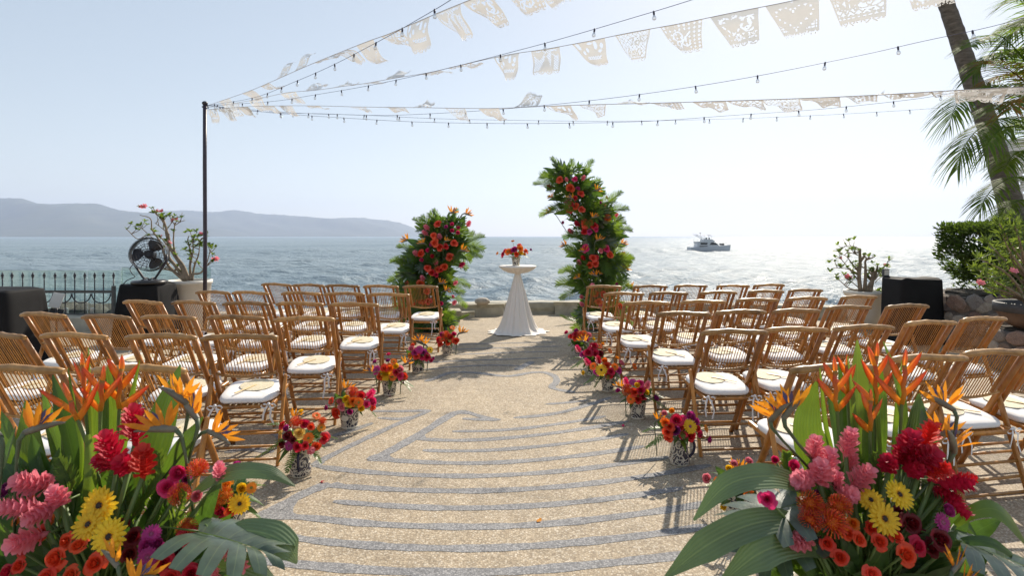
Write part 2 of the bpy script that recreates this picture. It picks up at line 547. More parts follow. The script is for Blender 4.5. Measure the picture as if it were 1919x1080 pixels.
def build_sea():
    rng = np.random.RandomState(3)
    d = [14.0]
    while d[-1] < 10400:
        d.append(d[-1] * (1.0085 if d[-1] < 420 else 1.05) + 0.02)
    d = np.array(d[:-1])
    ang = np.radians(np.linspace(-56, 56, 1000))
    D, A = np.meshgrid(d, ang, indexing='ij')
    X, Y = D * np.sin(A), D * np.cos(A)
    Z = np.zeros_like(X)
    fade_row = d * 0.012
    for i in range(46):
        lam = 0.8 * (13.0 / 0.8) ** (i / 45.0)
        th = math.radians(200) + rng.normal(0, 0.55)
        k = 2 * math.pi / lam
        amp = 0.0115 * lam ** 0.92
        ph = rng.uniform(0, 6.28)
        arg = k * (X * math.cos(th + 1.57) + Y * math.sin(th + 1.57)) + ph
        w = np.exp(-np.maximum(0, fade_row / lam - 0.28) * 4)[:, None]
        s = np.sin(arg + 0.35 * np.sin(arg))
        Z += amp * w * s
    gust = 0.75 + 0.5 * (np.sin(X * 0.021 + 1.3 * np.sin(Y * 0.013)) * np.sin(Y * 0.031 + np.sin(X * 0.017)))
    Z *= gust
    Z = np.minimum(Z, 0.6) + SEA_Z
    n, m = X.shape
    co = np.stack([X, Y, Z], -1).reshape(-1, 3)
    idx = np.arange(n * m).reshape(n, m)
    q = np.stack([idx[:-1, :-1], idx[:-1, 1:], idx[1:, 1:], idx[1:, :-1]], -1).reshape(-1, 4)[:, ::-1]
    me = bpy.data.meshes.new('sea')
    me.vertices.add(n * m); me.vertices.foreach_set('co', co.ravel())
    me.loops.add(q.size); me.loops.foreach_set('vertex_index', q.ravel().astype(np.int32))
    me.polygons.add(len(q))
    me.polygons.foreach_set('loop_start', np.arange(0, q.size, 4, dtype=np.int32))
    me.polygons.foreach_set('use_smooth', np.ones(len(q), dtype=bool))
    me.update(calc_edges=True)
    t = NT('sea_water')
    vec = t.coord('Object')
    big = t.noise(t.coord('Object', (0.25, 1, 1)), 0.016, 4, 0.6, 0.5)
    c = t.ramp(big, [(0.3, (0.155, 0.215, 0.26)), (0.7, (0.225, 0.285, 0.32))])
    t.set(Base_Color=c, Roughness=0.34)
    t.p.inputs['IOR'].default_value = 1.33
    t.p.inputs['Specular IOR Level'].default_value = 0.21
    h1 = t.noise(t.coord('Object', (0.5, 1.0, 1.0)), 0.75, 5, 0.65, 0.3)
    h2 = t.noise(t.coord('Object', (0.7, 1.0, 1.0)), 2.6, 4, 0.62, 0.3)
    h3 = t.noise(t.coord('Object', (0.5, 1.0, 1.0)), 0.11, 4, 0.6, 0.3)
    h = t.math('ADD', t.math('MULTIPLY', h1, 1.0), t.math('ADD', t.math('MULTIPLY', h2, 0.26), t.math('MULTIPLY', h3, 2.2)))
    t.bump(h, 0.80, 1.0)
    me.materials.append(t.m)
    return put('sea', me, kind='structure')
build_sea()

def build_hills():
    near = [(-420, 352), (-200, 362), (0, 371), (20, 371), (45, 372), (62, 379), (75, 382), (110, 382), (145, 380.5), (180, 381), (200, 387), (225, 394), (240, 395.5), (262, 397), (300, 404), (345, 416), (400, 428), (450, 440), (470, 446)]
    far = [(150, 420), (230, 402), (290, 398), (320, 395), (350, 393.5), (385, 396.5), (410, 396.5), (440, 393), (462, 396), (482, 400), (520, 402), (560, 404.5), (600, 408), (622, 409.5), (650, 407.5), (680, 408), (705, 411), (730, 413.5), (750, 417), (766, 423), (782, 431), (792, 438), (800, 446)]
    t = NT('forested_hill')
    vec = t.coord('Object')
    c = t.ramp(t.noise(vec, 0.004, 6, 0.65), [(0.3, (0.03, 0.045, 0.025)), (0.7, (0.075, 0.085, 0.05))])
    t.set(Base_Color=c, Roughness=0.95)
    rng = np.random.RandomState(5)
    for prof, D, depth in ((near, 6500, 2200), (far, 8600, 2000)):
        xs = np.linspace(prof[0][0], prof[-1][0], 260)
        ys = np.interp(xs, [p[0] for p in prof], [p[1] for p in prof])
        ys = ys + 0.5 * np.sin(xs * 0.21) * np.sin(xs * 0.083 + 1) + rng.normal(0, 0.22, len(xs))
        top = EYE + (HY - ys) / F * D
        rows = []
        nb = 14
        ph = rng.uniform(0, 6.28, 6)
        for j in range(-nb, 8):
            s = j / nb
            h = (1 - abs(s)) ** 1.15 if s < 0 else (1 - (j / 8.0)) ** 1.1
            Yd = D + (s * depth if s < 0 else j / 8.0 * depth)
            x = (xs - CX) / F * D
            n = sum(np.sin(x * f + ph[i] + s * 7 * (i + 1)) / (i + 1) for i, f in enumerate((0.0024, 0.0051, 0.011, 0.023)))
            z = (top - SEA_Z) * h * (1 + 0.16 * n * min(1, abs(s) * 4) * (1 if s < 0 else 0)) + SEA_Z - 3
            rows.append([Vector((a, Yd, b)) for a, b in zip(x, z)])
        mb = MB(); mb.grid(rows)
        put('hill', mb.mesh('hill', t.m), kind='structure')
build_hills()

# haze: one closed box round everything
mb = MB(); mb.box((0, 5200, 347), (24000, 13200, 710))
hz = NT('haze_air')
hz.t.nodes.remove(hz.p)
pv = hz.n('VolumePrincipled')
pv.inputs['Color'].default_value = (0.64, 0.74, 0.97, 1)
pv.inputs['Density'].default_value = HAZE_DENSITY = 0.000095
pv.inputs['Anisotropy'].default_value = 0.25
hz.l(pv.outputs[0], hz.out.inputs['Volume'])
put('haze', mb.mesh('haze', hz.m), kind='stuff')

# terrace ---------------------------------------------------------------
EDGE = [(-13, 9.05), (-9, 9.0), (-6.0, 9.1), (-4.4, 9.5), (-2.8, 10.2), (-1.4, 10.75), (0.0, 11.05), (1.4, 11.1), (3.0, 10.95), (5.0, 10.55), (8.0, 9.9), (13, 9.2)]
def edge_pts(n=66, off=0.0):
    t = np.linspace(0, len(EDGE) - 1, n)
    e = np.array(EDGE)
    x = np.interp(t, range(len(EDGE)), e[:, 0]); y = np.interp(t, range(len(EDGE)), e[:, 1])
    k = np.array([0.25, 0.5, 0.25])
    for _ in range(6):
        y[1:-1] = k[0] * y[:-2] + k[1] * y[1:-1] + k[2] * y[2:]
        x[1:-1] = k[0] * x[:-2] + k[1] * x[1:-1] + k[2] * x[2:]
    return [Vector((a, b + off, 0)) for a, b in zip(x, y)]

ed = edge_pts()
mb = MB()
mb.grid([[Vector((p.x * 1.0, -7.0, 0)) for p in ed], [Vector((p.x, 2.0, 0)) for p in ed], [Vector((p.x, p.y + 0.1, 0)) for p in ed]][::1], 0, False)
put('terrace_floor', mb.mesh('terrace_floor', M['paving']), kind='structure')
mb = MB()
mb.grid([[p + V(0, 0.34, -0.02) for p in ed], [p + V(0, 0.5, SEA_Z - 2) for p in ed]], 0)
put('retaining_wall', mb.mesh('retaining_wall', M['concrete']), kind='structure')

mb = MB(); mb.grid([[V(-1300, -1300, -.03), V(1300, -1300, -.03)], [V(-1300, -6.98, -.03), V(1300, -6.98, -.03)]], 0, False)
put('ground', mb.mesh('ground', M['paving']), kind='structure')

# ring inlays of the labyrinth: centre lines given in crop pixels of the floor
def cr(x, y):
    return G(440 + x / 2.0858, 580 + y / 2.0858)
W0 = 0.064
INLAY = [
    (W0, [(-60, 968), (50, 980), (300, 1004), (500, 1020), (700, 1029), (900, 1032), (1100, 1026), (1300, 1010), (1500, 990), (1700, 970), (1850, 948)]),
    (W0, [(60, 860), (230, 897), (450, 920), (650, 933), (900, 938), (1100, 932), (1300, 917), (1500, 897), (1700, 873), (1850, 848)]),
    (W0, [(110, 812), (260, 812), (450, 834), (650, 848), (900, 853), (1100, 849), (1300, 835), (1500, 812), (1700, 785), (1900, 752)]),
    (W0 * 0.95, [(385, 752), (600, 770), (800, 779), (1000, 778), (1200, 768), (1400, 750), (1600, 724), (1750, 700)]),
    (W0, [(350, 690), (480, 697), (650, 708), (900, 713), (1100, 707), (1300, 693), (1500, 670), (1700, 640), (1860, 610)]),
    (W0, [(320, 615), (450, 632), (650, 648), (900, 655), (1100, 648), (1300, 632), (1500, 608), (1700, 578)]),
    (W0, [(590, 590), (750, 600), (930, 604), (1100, 597), (1300, 580), (1480, 556), (1600, 536)]),
    (W0 * 0.9, [(735, 552), (850, 556), (1000, 553), (1200, 537), (1400, 512), (1540, 488)]),
    (W0, [(720, 508), (850, 515), (1000, 510), (1200, 492), (1400, 463), (1540, 438)]),
    (W0 * 0.9, [(850, 478), (1000, 477), (1150, 465), (1330, 440), (1450, 418)]),
    (W0, [(890, 428), (960, 432), (1040, 432)]),
    (W0, [(1090, 425), (1200, 417), (1290, 402), (1390, 372), (1470, 345)]),
    (W0 * 0.8, [(1215, 372), (1300, 366), (1380, 356)]),
    # the diagonal turns on the left
    (W0 * 1.35, [(95, 815), (180, 770), (270, 720), (370, 682)]),
    (W0 * 1.0, [(300, 612), (400, 560), (520, 502), (640, 447), (765, 396)]),
    (W0 * 1.35, [(520, 590), (590, 565), (680, 515), (760, 468), (830, 420), (880, 398)]),
    (W0, [(540, 398), (640, 400), (765, 396)]),
    (W0 * 0.9, [(560, 425), (650, 432), (700, 420)]),
    (W0, [(380, 498), (470, 470), (540, 445)]),
    (W0, [(880, 398), (915, 405), (960, 420), (1015, 432)]),
    # rosette
    (W0 * 1.2, [(745, 283), (790, 268), (830, 250), (880, 245), (960, 250), (1040, 262), (1090, 262), (1150, 248), (1210, 245), (1255, 262), (1262, 285), (1232, 305), (1260, 315), (1330, 325)]),
    (W0 * 1.6, [(1100, 238), (1130, 222), (1165, 205)]),
    (W0 * 0.8, [(720, 238), (850, 225), (1000, 218), (1140, 222)]),
    (W0 * 0.8, [(740, 210), (900, 200), (1080, 196), (1210, 190)]),
    (W0 * 0.8, [(860, 178), (1000, 172), (1180, 166), (1270, 166)]),
    (W0 * 0.8, [(840, 158), (1000, 152), (1180, 147), (1280, 145)]),
    (W0 * 0.8, [(860, 138), (1000, 134), (1180, 130), (1260, 129)]),
    # under the left chairs
    (W0 * 1.2, [(60, 480), (130, 470), (200, 505), (170, 540)]),
    (W0 * 1.1, [(-40, 560), (60, 545), (150, 560)]),
]
for i, (w, pts) in enumerate(INLAY):
    P3 = [cr(*p) for p in pts]
    # smooth resample
    t = np.linspace(0, len(P3) - 1, (len(P3) - 1) * 7 + 1)
    xs = np.interp(t, range(len(P3)), [p.x for p in P3]); ys = np.interp(t, range(len(P3)), [p.y for p in P3])
    for _ in range(10):
        xs[1:-1] = (xs[:-2] + 2 * xs[1:-1] + xs[2:]) / 4; ys[1:-1] = (ys[:-2] + 2 * ys[1:-1] + ys[2:]) / 4
    sp = [Vector((a, b, 0.0014 + 0.00004 * i)) for a, b in zip(xs, ys)]
    n = len(sp)
    rr = random.Random(i)
    ww = []
    for k in range(n):
        e = min(k, n - 1 - k)
        ww.append(w * (0.45 if e == 0 else 0.8 if e == 1 else 1.0) * (1 + rr.uniform(-0.07, 0.07) + 0.10 * math.sin(k * 0.43 + i) + 0.06 * math.sin(k * 1.1 + 2 * i)))
    mb = MB()
    rows = []
    for k, p in enumerate(sp):
        tn = (sp[min(k + 1, n - 1)] - sp[max(k - 1, 0)]).normalized()
        x = Vector((tn.y, -tn.x, 0))
        rows.append([p - x * ww[k] / 2, p + x * ww[k] / 2])
    mb.grid(rows, 0, False)
    put('paving_inlay', mb.mesh('paving_inlay', M['inlay']), kind='structure')

for i, pts in enumerate([
    [(96, 820), (180, 770), (262, 733), (300, 712), (250, 745), (230, 775), (228, 795), (262, 812), (300, 820)],
    [(515, 594), (590, 560), (665, 524), (700, 512), (650, 528), (615, 552), (606, 574), (640, 592), (680, 600)],
    [(690, 512), (745, 474), (790, 452), (758, 472), (742, 492), (752, 508), (780, 514)],
    [(298, 618), (350, 588), (352, 600), (338, 612), (380, 622)],
    [(345, 692), (400, 676), (450, 690), (400, 700)],
    [(860, 408), (882, 394), (905, 400), (930, 412), (885, 410)],
]):
    g_ = [cr(*p) for p in pts]
    mb = MB()
    c_ = sum(g_, Vector()) / len(g_)
    mb.add([Vector((p.x, p.y, 0.0006 + .00004 * i)) for p in g_], [tuple(range(len(g_)))], 0, False)
    put('paving_inlay', mb.mesh('paving_inlay', M['inlay']), kind='structure')

# low parapet along the sea
mb = MB()
rows = []
for k, p in enumerate(ed):
    tn = (ed[min(k + 1, len(ed) - 1)] - ed[max(k - 1, 0)]).normalized()
    nrm = Vector((-tn.y, tn.x, 0))
    hh = 0.23 + 0.006 * math.sin(k * 1.7)
    a, b = p, p + nrm * 0.33
    z = lambda q, h: Vector((q.x, q.y, h))
    rows.append([z(a, 0), z(a, hh - 0.02), z(a + nrm * 0.02, hh), z(b - nrm * 0.02, hh + 0.006), z(b, hh - 0.02), z(b, -0.4)])
mb.grid(rows, 0, False)
par = put('parapet', mb.mesh('parapet', M['concrete']))
tag(par, 'low curved concrete parapet along the sea edge of the terrace', 'wall')

def slab_block(name, pts, z0, z1, label, lip=0.03, seed=0):
    """pts: ground polygon; a block with a slightly overhanging cap"""
    rr = random.Random(seed)
    c = sum((Vector((*p, 0)) for p in pts), Vector()) / len(pts)
    root = thing(name, c, label, 'stone bench' if 'bench' in name else 'step')
    def prism(s, za, zb, mat, nm):
        mb = MB()
        n = len(pts)
        sub = []
        for i in range(n):
            a, b = Vector((*pts[i], 0)), Vector((*pts[(i + 1) % n], 0))
            for k in range(5):
                q = lerp(a, b, k / 5) - c
                sub.append(q * s + Vector((rr.uniform(-.008, .008), rr.uniform(-.008, .008), 0)))
        m = len(sub)
        vs = [v + V(0, 0, za) for v in sub] + [v + V(0, 0, zb - 0.012) for v in sub] + [v * 0.985 + V(0, 0, zb) for v in sub]
        fs = [(l * m + k, l * m + (k + 1) % m, (l + 1) * m + (k + 1) % m, (l + 1) * m + k) for l in range(2) for k in range(m)]
        fs.append(tuple(range(2 * m, 3 * m)))
        mb.add(vs, fs, 0, False)
        put(nm, mb.mesh(nm, mat), root)
    prism(0.94, z0, z1 - 0.07, M['concrete'], 'base_block')
    prism(1.0, z1 - 0.07, z1, M['slab'], 'cap_slab')
    return root
def gp(px, py, z=0):
    g = G(px, py, z); return (g.x, g.y)
slab_block('stone_bench', [gp(877, 594), gp(945, 592), (-0.12, 11.0), (-1.15, 10.72)], 0, 0.23, 'long stone slab bench on the parapet carrying a river stone', seed=1)
slab_block('stone_bench', [gp(1037, 590), gp(1100, 591), (1.75, 11.0), (0.85, 11.05)], 0, 0.25, 'square stone slab bench beside the tall floral column', seed=2)
slab_block('stone_step', [gp(945, 586.5), gp(1037, 585.5), (0.84, 11.06), (-0.10, 11.02)], 0, 0.13, 'low stone step along the parapet behind the white table', seed=3)
slab_block('stone_bench', [gp(800, 603), gp(864, 604), (-0.98, 10.4), (-1.65, 10.35)], 0, 0.2, 'small stone block bench beside the short floral column', seed=4)
slab_block('stone_step', [gp(866, 598), gp(890, 596), (-0.76, 10.75), (-0.98, 10.6)], 0, 0.12, 'narrow stone step between the two left stone benches', seed=5)
mb = MB(); mb.blob((0, 0, 0.075), 0.15, 0, 14, 10, (1.0, 0.6, 0.50), 0.05, R)
st = put('river_stone', mb.mesh('river_stone', M['river_stone']), None, Matrix.Translation(P(904, 576, 10.63) + V(0, 0, 0.0)))
st.location.z = 0.225
tag(st, 'smooth rounded river stone lying on the stone slab bench', 'stone')

# shore boulders on the left
BL_ = ['left of the card stand, under the fence rail', 'right of the card stand, largest of the pile', 'in the middle of the pile below the half rings', 'just right of the middle of the fence pile', 'smallest of the pile beyond the fence', 'by the fence end post, left of it', 'right of the fence end post, below the draped table', 'behind the card stand, below the fence', 'behind the draped box at left, nearest the card', 'behind the draped box at the far left']
for i, (px, py, r) in enumerate([(122, 590, .30), (138, 588, .34), (152, 592, .26), (166, 590, .30), (180, 586, .22), (205, 590, .34), (222, 592, .24), (98, 596, .3), (60, 600, .3), (20, 598, .34)]):
    mb = MB(); rr = random.Random(40 + i); mb.blob((0, 0, 0), r * 1.15, 0, 10, 7, (1.1, 1, 0.75), 0.16, rr)
    Y = 10.6 + (i % 3) * 0.3
    p = P(px, py + 6, Y)
    o = put('boulder', mb.mesh('boulder', M['boulder']), None, Matrix.Translation(p) @ Matrix.Rotation(rr.uniform(0, 6), 4, 'Z'))
    tag(o, 'dark shore boulder %s' % BL_[i], 'rock', 'boulders on the shore below the fence')
# the bank they lie on
mb = MB()
rows = []
rr = random.Random(9)
for j in range(9):
    row = []
    for i in range(26):
        x = -13 + i * 0.36; y = 9.6 + j * 0.5
        row.append(Vector((x, y, -0.35 - j * 0.42 + rr.uniform(-.12, .12) - max(0, x + 5.2) * 1.5)))
    rows.append(row)
mb.grid(rows)
put('rocky_bank', mb.mesh('rocky_bank', M['boulder']), kind='structure')

# ------------------------------------------------------------------ bamboo folding chairs
def post_y(z): return 0.47 * (0.88 - z) / 0.88
def culm(p, q, r, n=8, seed=0, nodes=3, taper=0.94):
    """a bamboo cane: slight swelling at the nodes, slightly crooked"""
    rr = random.Random(seed)
    p, q = Vector(p), Vector(q)
    ts, rs = [], []
    ks = [(k + 1 + rr.uniform(-.2, .2)) / (nodes + 1) for k in range(nodes)]
    e = 0.018 / max((q - p).length, .05)
    for k in [0.0] + sum([[max(.01, t - e), t, min(.99, t + e)] for t in ks], []) + [1.0]:
        ts.append(k); rs.append(r * (1.0 - (1 - taper) * k) * (1.22 if k in ks else 1.0))
    sd = (q - p).normalized()
    ox = sd.orthogonal().normalized(); oy = sd.cross(ox)
    pts = []
    for i, t in enumerate(ts):
        w = 0.16 * r if 0 < i < len(ts) - 1 else 0
        pts.append(lerp(p, q, t) + ox * rr.uniform(-w, w) + oy * rr.uniform(-w, w))
    mb = MB(); mb.tube(pts, rs, n)
    return mb

def seat_z(y): return 0.388 + (y - 0.05) / 0.42 * 0.045

def chair_meshes(seed):
    rr = random.Random(seed)
    parts = []
    ad = lambda nm, mb, mat, par=None: parts.append((nm, mb.mesh('chair_' + nm, mat), par))
    # top rail (crooked thick culm)
    mb = MB()
    xs = np.linspace(-0.243, 0.243, 15)
    nodes = [2 + rr.randint(0, 1), 6 + rr.randint(0, 2), 11 + rr.randint(0, 1)]
    ph = rr.uniform(0, 6)
    pts = [V(x, 0.004 * math.sin(x * 17 + ph), 0.876 + 0.006 * math.sin(x * 13 + ph) - 0.008 * (1 if abs(x) > .22 else 0)) for x in xs]
    rad = [0.0185 * (1.2 if i in nodes else 1.0) * (0.8 if i in (0, 14) else 1) for i in range(15)]
    mb.tube(pts, rad, 9)
    ad('top_rail', mb, M['bamboo_rail'])
    for s in (-1, 1):
        ad('post', culm((s * 0.218, post_y(0.868), 0.868), (s * 0.208, post_y(0.0), 0.0), 0.0185, 8, seed * 7 + s, 3), M['bamboo'])
    for s in (-1, 1):
        mb = MB(); a = V(s * 0.160, post_y(0.865) + 0.003, 0.865); b = V(s * 0.160, post_y(0.585) + 0.003, 0.578)
        mb.bar(a, b, 0.026, 0.018, 0, V(1, 0, 0), 0.004)
        ad('stile', mb, M['bamboo'])
    mb = MB()
    pts = [V(x, post_y(0.60 - 0.03 * (1 - (x / .21) ** 2)) - 0.006, 0.605 - 0.034 * (1 - (x / .21) ** 2)) for x in np.linspace(-.212, .212, 11)]
    mb.tube(pts, 0.0105, 6)
    ad('lower_rail', mb, M['bamboo_rail'])
    # slats: one mesh, shared by every slat
    smb = MB(); smb.tube([V(0, 0, 0), V(0.0008, 0, .5), V(0, 0, 1)], [0.0031, 0.0028, 0.0031], 5, cap=False)
    parts.append(('slat', smb.mesh('chair_slat', M['cane']), None))
    for s in (-1, 1):
        mb = MB(); mb.bar(V(s * 0.244, 0.185, 0.575), V(s * 0.240, 0.0, 0.0), 0.020, 0.030, 0, V(1, 0, 0), 0.005)
        ad('leg', mb, M['leg_wood'])
    def rung(z, rear, r=0.0085):
        y = (0.185 * z / 0.575) if rear else post_y(z)
        w = 0.238 if rear else 0.205
        mb = MB(); mb.tube([V(-w, y, z), V(-.07, y + rr.uniform(-.002, .002), z + rr.uniform(-.002, .002)), V(w, y, z)], [r, r * 1.06, r], 6)
        ad('rung', mb, M['cane'])
    for z in (0.045, 0.125, 0.205): rung(z, True)
    for z in (0.10, 0.18, 0.26): rung(z, False)
    # seat frame
    mb = MB()
    for y in (0.06, 0.46):
        mb.tube([V(-0.19, y, seat_z(y)), V(0.19, y, seat_z(y))], 0.0125, 6)
    for s in (-1, 1):
        mb.bar(V(s * 0.182, 0.045, seat_z(0.045)), V(s * 0.182, 0.50, seat_z(0.50)), 0.022, 0.026, 0, V(1, 0, 0), 0.004)
    ad('seat_frame', mb, M['leg_wood'])
    mb = MB(); 
    for k in range(9):
        x = -0.15 + 0.0375 * k
        mb.bar(V(x, 0.06, seat_z(0.06) + .004), V(x, 0.46, seat_z(0.46) + .004), 0.024, 0.008)
    ad('seat_slats', mb, M['cane'])
    # cushion
    mb = MB()
    n = 28
    def se(th, a, b):
        c, s = math.cos(th), math.sin(th); p = 2 / 4.2
        return a * math.copysign(abs(c) ** p, c), b * math.copysign(abs(s) ** p, s)
    rows = []
    for (k, z) in ((0.90, 0.012), (0.985, 0.018), (1.0, 0.028), (0.985, 0.040), (0.93, 0.049), (0.75, 0.054), (0.4, 0.056), (0.02, 0.0565)):
        row = []
        for i in range(n):
            x, y = se(2 * math.pi * i / n, 0.196 * k, 0.192 * k)
            x *= 1 + 0.06 * (y / 0.19)
            yy = 0.262 + y
            row.append(V(x, yy, seat_z(yy) + z + 0.002 * math.sin(5 * i + seed)))
        rows.append(row)
    mb.grid(rows, 0, True, close=True)
    ad('seat_cushion', mb, M['cushion'])
    for s in (-1, 1):
        mb = MB()
        o = V(s * 0.172, 0.055, seat_z(0.05) + 0.022)
        def strip(pts, w=0.013):
            mb.ribbon(pts, [w] * len(pts), V(1, 0.2, 0.3), 0, 2)
        L1, L2 = rr.uniform(.10, .20), rr.uniform(.08, .16)
        for k, L in ((-1, L1), (1, L2)):
            strip([o + V(0, -.012, 0), o + V(.018 * k, -.028, -.03), o + V((.022 + rr.uniform(-.01, .02)) * k, -.03, -L * .6), o + V(.03 * k + rr.uniform(-.015, .015), -.026, -L)])
        for k in (-1, 1):
            lp = [o + V(0, -.014, 0)] + [o + V(k * (.026 + .022 * math.cos(a)), -.022 - .006 * math.sin(a), .016 * math.sin(a) - .012) for a in np.linspace(math.pi, -math.pi * .8, 8)]
            strip(lp, 0.010)
        mb.blob(o + V(0, -.016, 0), 0.011, 0, 6, 4)
        ad('tie', mb, M['tie'], 'seat_cushion')
    return parts

CH = [chair_meshes(s) for s in (1, 2, 3)]
SLAT_X = [-0.133 + 0.266 * k / 13 for k in range(14)]

def fan_mesh():
    mb = MB()
    n = 26
    rows = []
    for (k, z) in ((1.0, 0.0), (1.0, 0.004), (0.5, 0.0055), (0.02, 0.006)):
        rows.append([V(0.118 * k * math.cos(2 * math.pi * i / n), 0.108 * k * math.sin(2 * math.pi * i / n), z) for i in range(n)])
    mb.grid(rows, 0, False, close=True)
    leaf = mb.mesh('fan_leaf', M['fan_leaf'])
    mb = MB(); mb.box((0, -0.10, 0.0085), (0.017, 0.185, 0.005), 0, None, 0.0015)
    stick = mb.mesh('fan_handle', M['fan_stick'])
    return leaf, stick
FANM = fan_mesh()

ROWN = ['front row', 'second row', 'third row', 'fourth row', 'fifth row', 'last row']
ORD = ['aisle', 'second from aisle', 'third from aisle', 'fourth from aisle', 'outermost']
LEFT = {
    0: [(756, 820, 537.5), (683, 745, 537), (613, 671, 536), (550, 606, 535), (490, 546, 533.5)],
    1: [(692, 765, 552.5), (610, 681, 551), (529, 600, 550), (434, 505, 549), (367, 431, 548)],
    2: [(621, 706, 571), (520, 604, 569.5), (417, 505, 569), (321, 405, 567.5), (229, 306, 566.5)],
    3: [(516, 625, 598), (390, 494, 595.5), (264, 368, 595), (148, 251, 594), (33, 130, 590)],
    4: [(384, 515, 632), (235, 369, 631), (78, 200, 629.5), (-72, 59, 628)],
    5: [(172, 350, 692), (-55, 120, 692)],
}
RIGHT = {
    0: [(1100, 1164, 537.5), (1188, 1249, 537), (1264, 1325, 536), (1344, 1404, 536), (1412, 1470, 534.5)],
    1: [(1133, 1205, 551), (1217, 1289, 550), (1311, 1380, 548.5), (1403, 1468, 546.5), (1476, 1543, 544.5)],
    2: [(1168, 1253, 568.5), (1280, 1356, 566), (1385, 1454, 562.5), (1475, 1549, 560), (1575, 1644, 557)],
    3: [(1232, 1328, 588.5), (1344, 1431, 585), (1450, 1534, 583), (1550, 1631, 576.5), (1660, 1740, 574)],
    4: [(1320, 1432, 622.5), (1440, 1544, 618), (1572, 1666, 614), (1702, 1786, 605.5), (1802, 1885, 598)],
    5: [(1497, 1632, 690), (1686, 1792, 671.5), (1809, 1925, 661), (1936, 2050, 655)],
}
CHAIRS = {}
def place_chairs():
    k = 0
    for side, table in (('left', LEFT), ('right', RIGHT)):
        for r in range(6):
            for c, (x0, x1, y) in enumerate(table[r]):
                Y = 0.674 * F / (y - HY)
                X = ((x0 + x1) / 2 - CX) / F * Y
                rr = random.Random(k * 13 + 5)
                yaw = (6 + 1.8 * c) if side == 'right' else ([-7, -2, 1, 7, 6, -1][r] if c == 0 else -[0, 3, 6, 10, 14][c])
                yaw += rr.uniform(-2, 2)
                rz = math.radians(yaw)
                pos = ORD[c] if not (c == 3 and len(table[r]) == 4) else 'outermost'
                if len(table[r]) == 2 and c == 1: pos = 'outermost'
                t = thing('bamboo_chair', (X, Y, 0), 'bamboo folding chair with white cushion, %s in %s, %s of the aisle' % (('beside aisle' if pos == 'aisle' else pos), ROWN[r], side), 'chair', 'bamboo folding chairs set out in rows', rz)
                made = {}
                for nm, me, par in CH[k % 3]:
                    if nm == 'slat':
                        for sx in SLAT_X:
                            zb = 0.605 - 0.034 * (1 - (sx / .21) ** 2)
                            a, b = V(sx, post_y(zb), zb - .004), V(sx, post_y(0.872), 0.872)
                            L = (b - a).length
                            Mx = frame(a, b - a, V(0, -1, 0), 1.0, rr.uniform(0, 6)) @ Matrix.Diagonal((1, 1, L, 1))
                            put('slat', me, t, Mx)
                    elif nm == 'seat_slats':
                        o = put('seat_panel', me, t, None, kind='stuff')
                    elif par:
                        put(nm, me, made[par])
                    else:
                        made[nm] = put(nm, me, t)
                # the hand fan on the cushion
                tr = Matrix.Translation((X, Y, 0)) @ Matrix.Rotation(rz, 4, 'Z')
                fy = 0.30 + rr.uniform(-.02, .02); fx = (0.025 if side == 'left' else -0.035) + rr.uniform(-.02, .02)
                fp = tr @ V(fx, fy, seat_z(fy) + 0.0585)
                fr = math.radians((-32 if side == 'left' else 52) + rr.uniform(-9, 9)) + rz
                f = thing('hand_fan', fp, 'round straw fan on the chair %s in %s, %s of the aisle' % (('beside aisle' if pos == 'aisle' else pos), ROWN[r], side), 'hand fan', 'round hand fans laid on the chair cushions', fr)
                tilt = Matrix.Rotation(-fr + rz, 4, 'Z') @ Matrix.Rotation(math.radians(6.1), 4, 'X') @ Matrix.Rotation(fr - rz, 4, 'Z')
                put('fan_leaf', FANM[0], f, tilt); put('fan_handle', FANM[1], f, tilt)
                k += 1
place_chairs()

# ------------------------------------------------------------------ pole, string lights, paper garlands
POLE = P(384, 194, 8.35); POLE_T = POLE.copy()
t = thing('pole', (POLE.x, POLE.y, 0), 'tall dark pole carrying the string lights, beside the white planter', 'pole')
mb = MB(); mb.tube([V(0, 0, 0.012), V(0.004, 0, 1.5), V(-.002, 0, 2.6), V(0, 0, POLE.z)], 0.028, 12)
put('shaft', mb.mesh('pole_shaft', M['pole_paint']), t)
mb = MB(); mb.lathe([(0.12, 0), (0.12, 0.012), (0.045, 0.02), (0.034, 0.06)], 16); put('base_plate', mb.mesh('pole_base', M['pole_paint']), t)
mb = MB(); mb.blob((0, 0, POLE.z + .005), 0.042, 0, 10, 7, (1, 1, .8)); mb.tube([V(-.04, 0, POLE.z - .05), V(0.05, -.01, POLE.z - .03), V(.03, .03, POLE.z - .06)], .012, 6)
put('rope_knot', mb.mesh('pole_knot', M['black_metal']), t)

sock = MB(); sock.tube([V(0, 0, 0.012), V(0, 0, -0.012), V(0, 0, -.052)], [0.010, 0.0155, 0.0135], 8)
SOCK = sock.mesh('bulb_socket', M['socket'])
bl = MB(); bl.lathe([(0.010, -.050), (0.017, -.062), (0.027, -.082), (0.0295, -.098), (0.025, -.113), (0.013, -.124), (0.001, -.127)], 12, capb=False)
bl.tube([V(0, 0, -.055), V(0, 0, -.085)], [.004, .002], 5)
BULB = bl.mesh('light_bulb', M['bulb'])

def curve3(ctrl, n=200):
    """smooth curve through 3d points (Catmull-Rom)"""
    c = [ctrl[0] * 2 - ctrl[1]] + list(ctrl) + [ctrl[-1] * 2 - ctrl[-2]]
    out = []
    for i in range(1, len(c) - 2):
        for k in range(n):
            u = k / n
            a, b, d, e = c[i - 1], c[i], c[i + 1], c[i + 2]
            out.append(0.5 * ((2 * b) + (d - a) * u + (2 * a - 5 * b + 4 * d - e) * u * u + (3 * b - a - 3 * d + e) * u ** 3))
    out.append(Vector(ctrl[-1]))
    return out

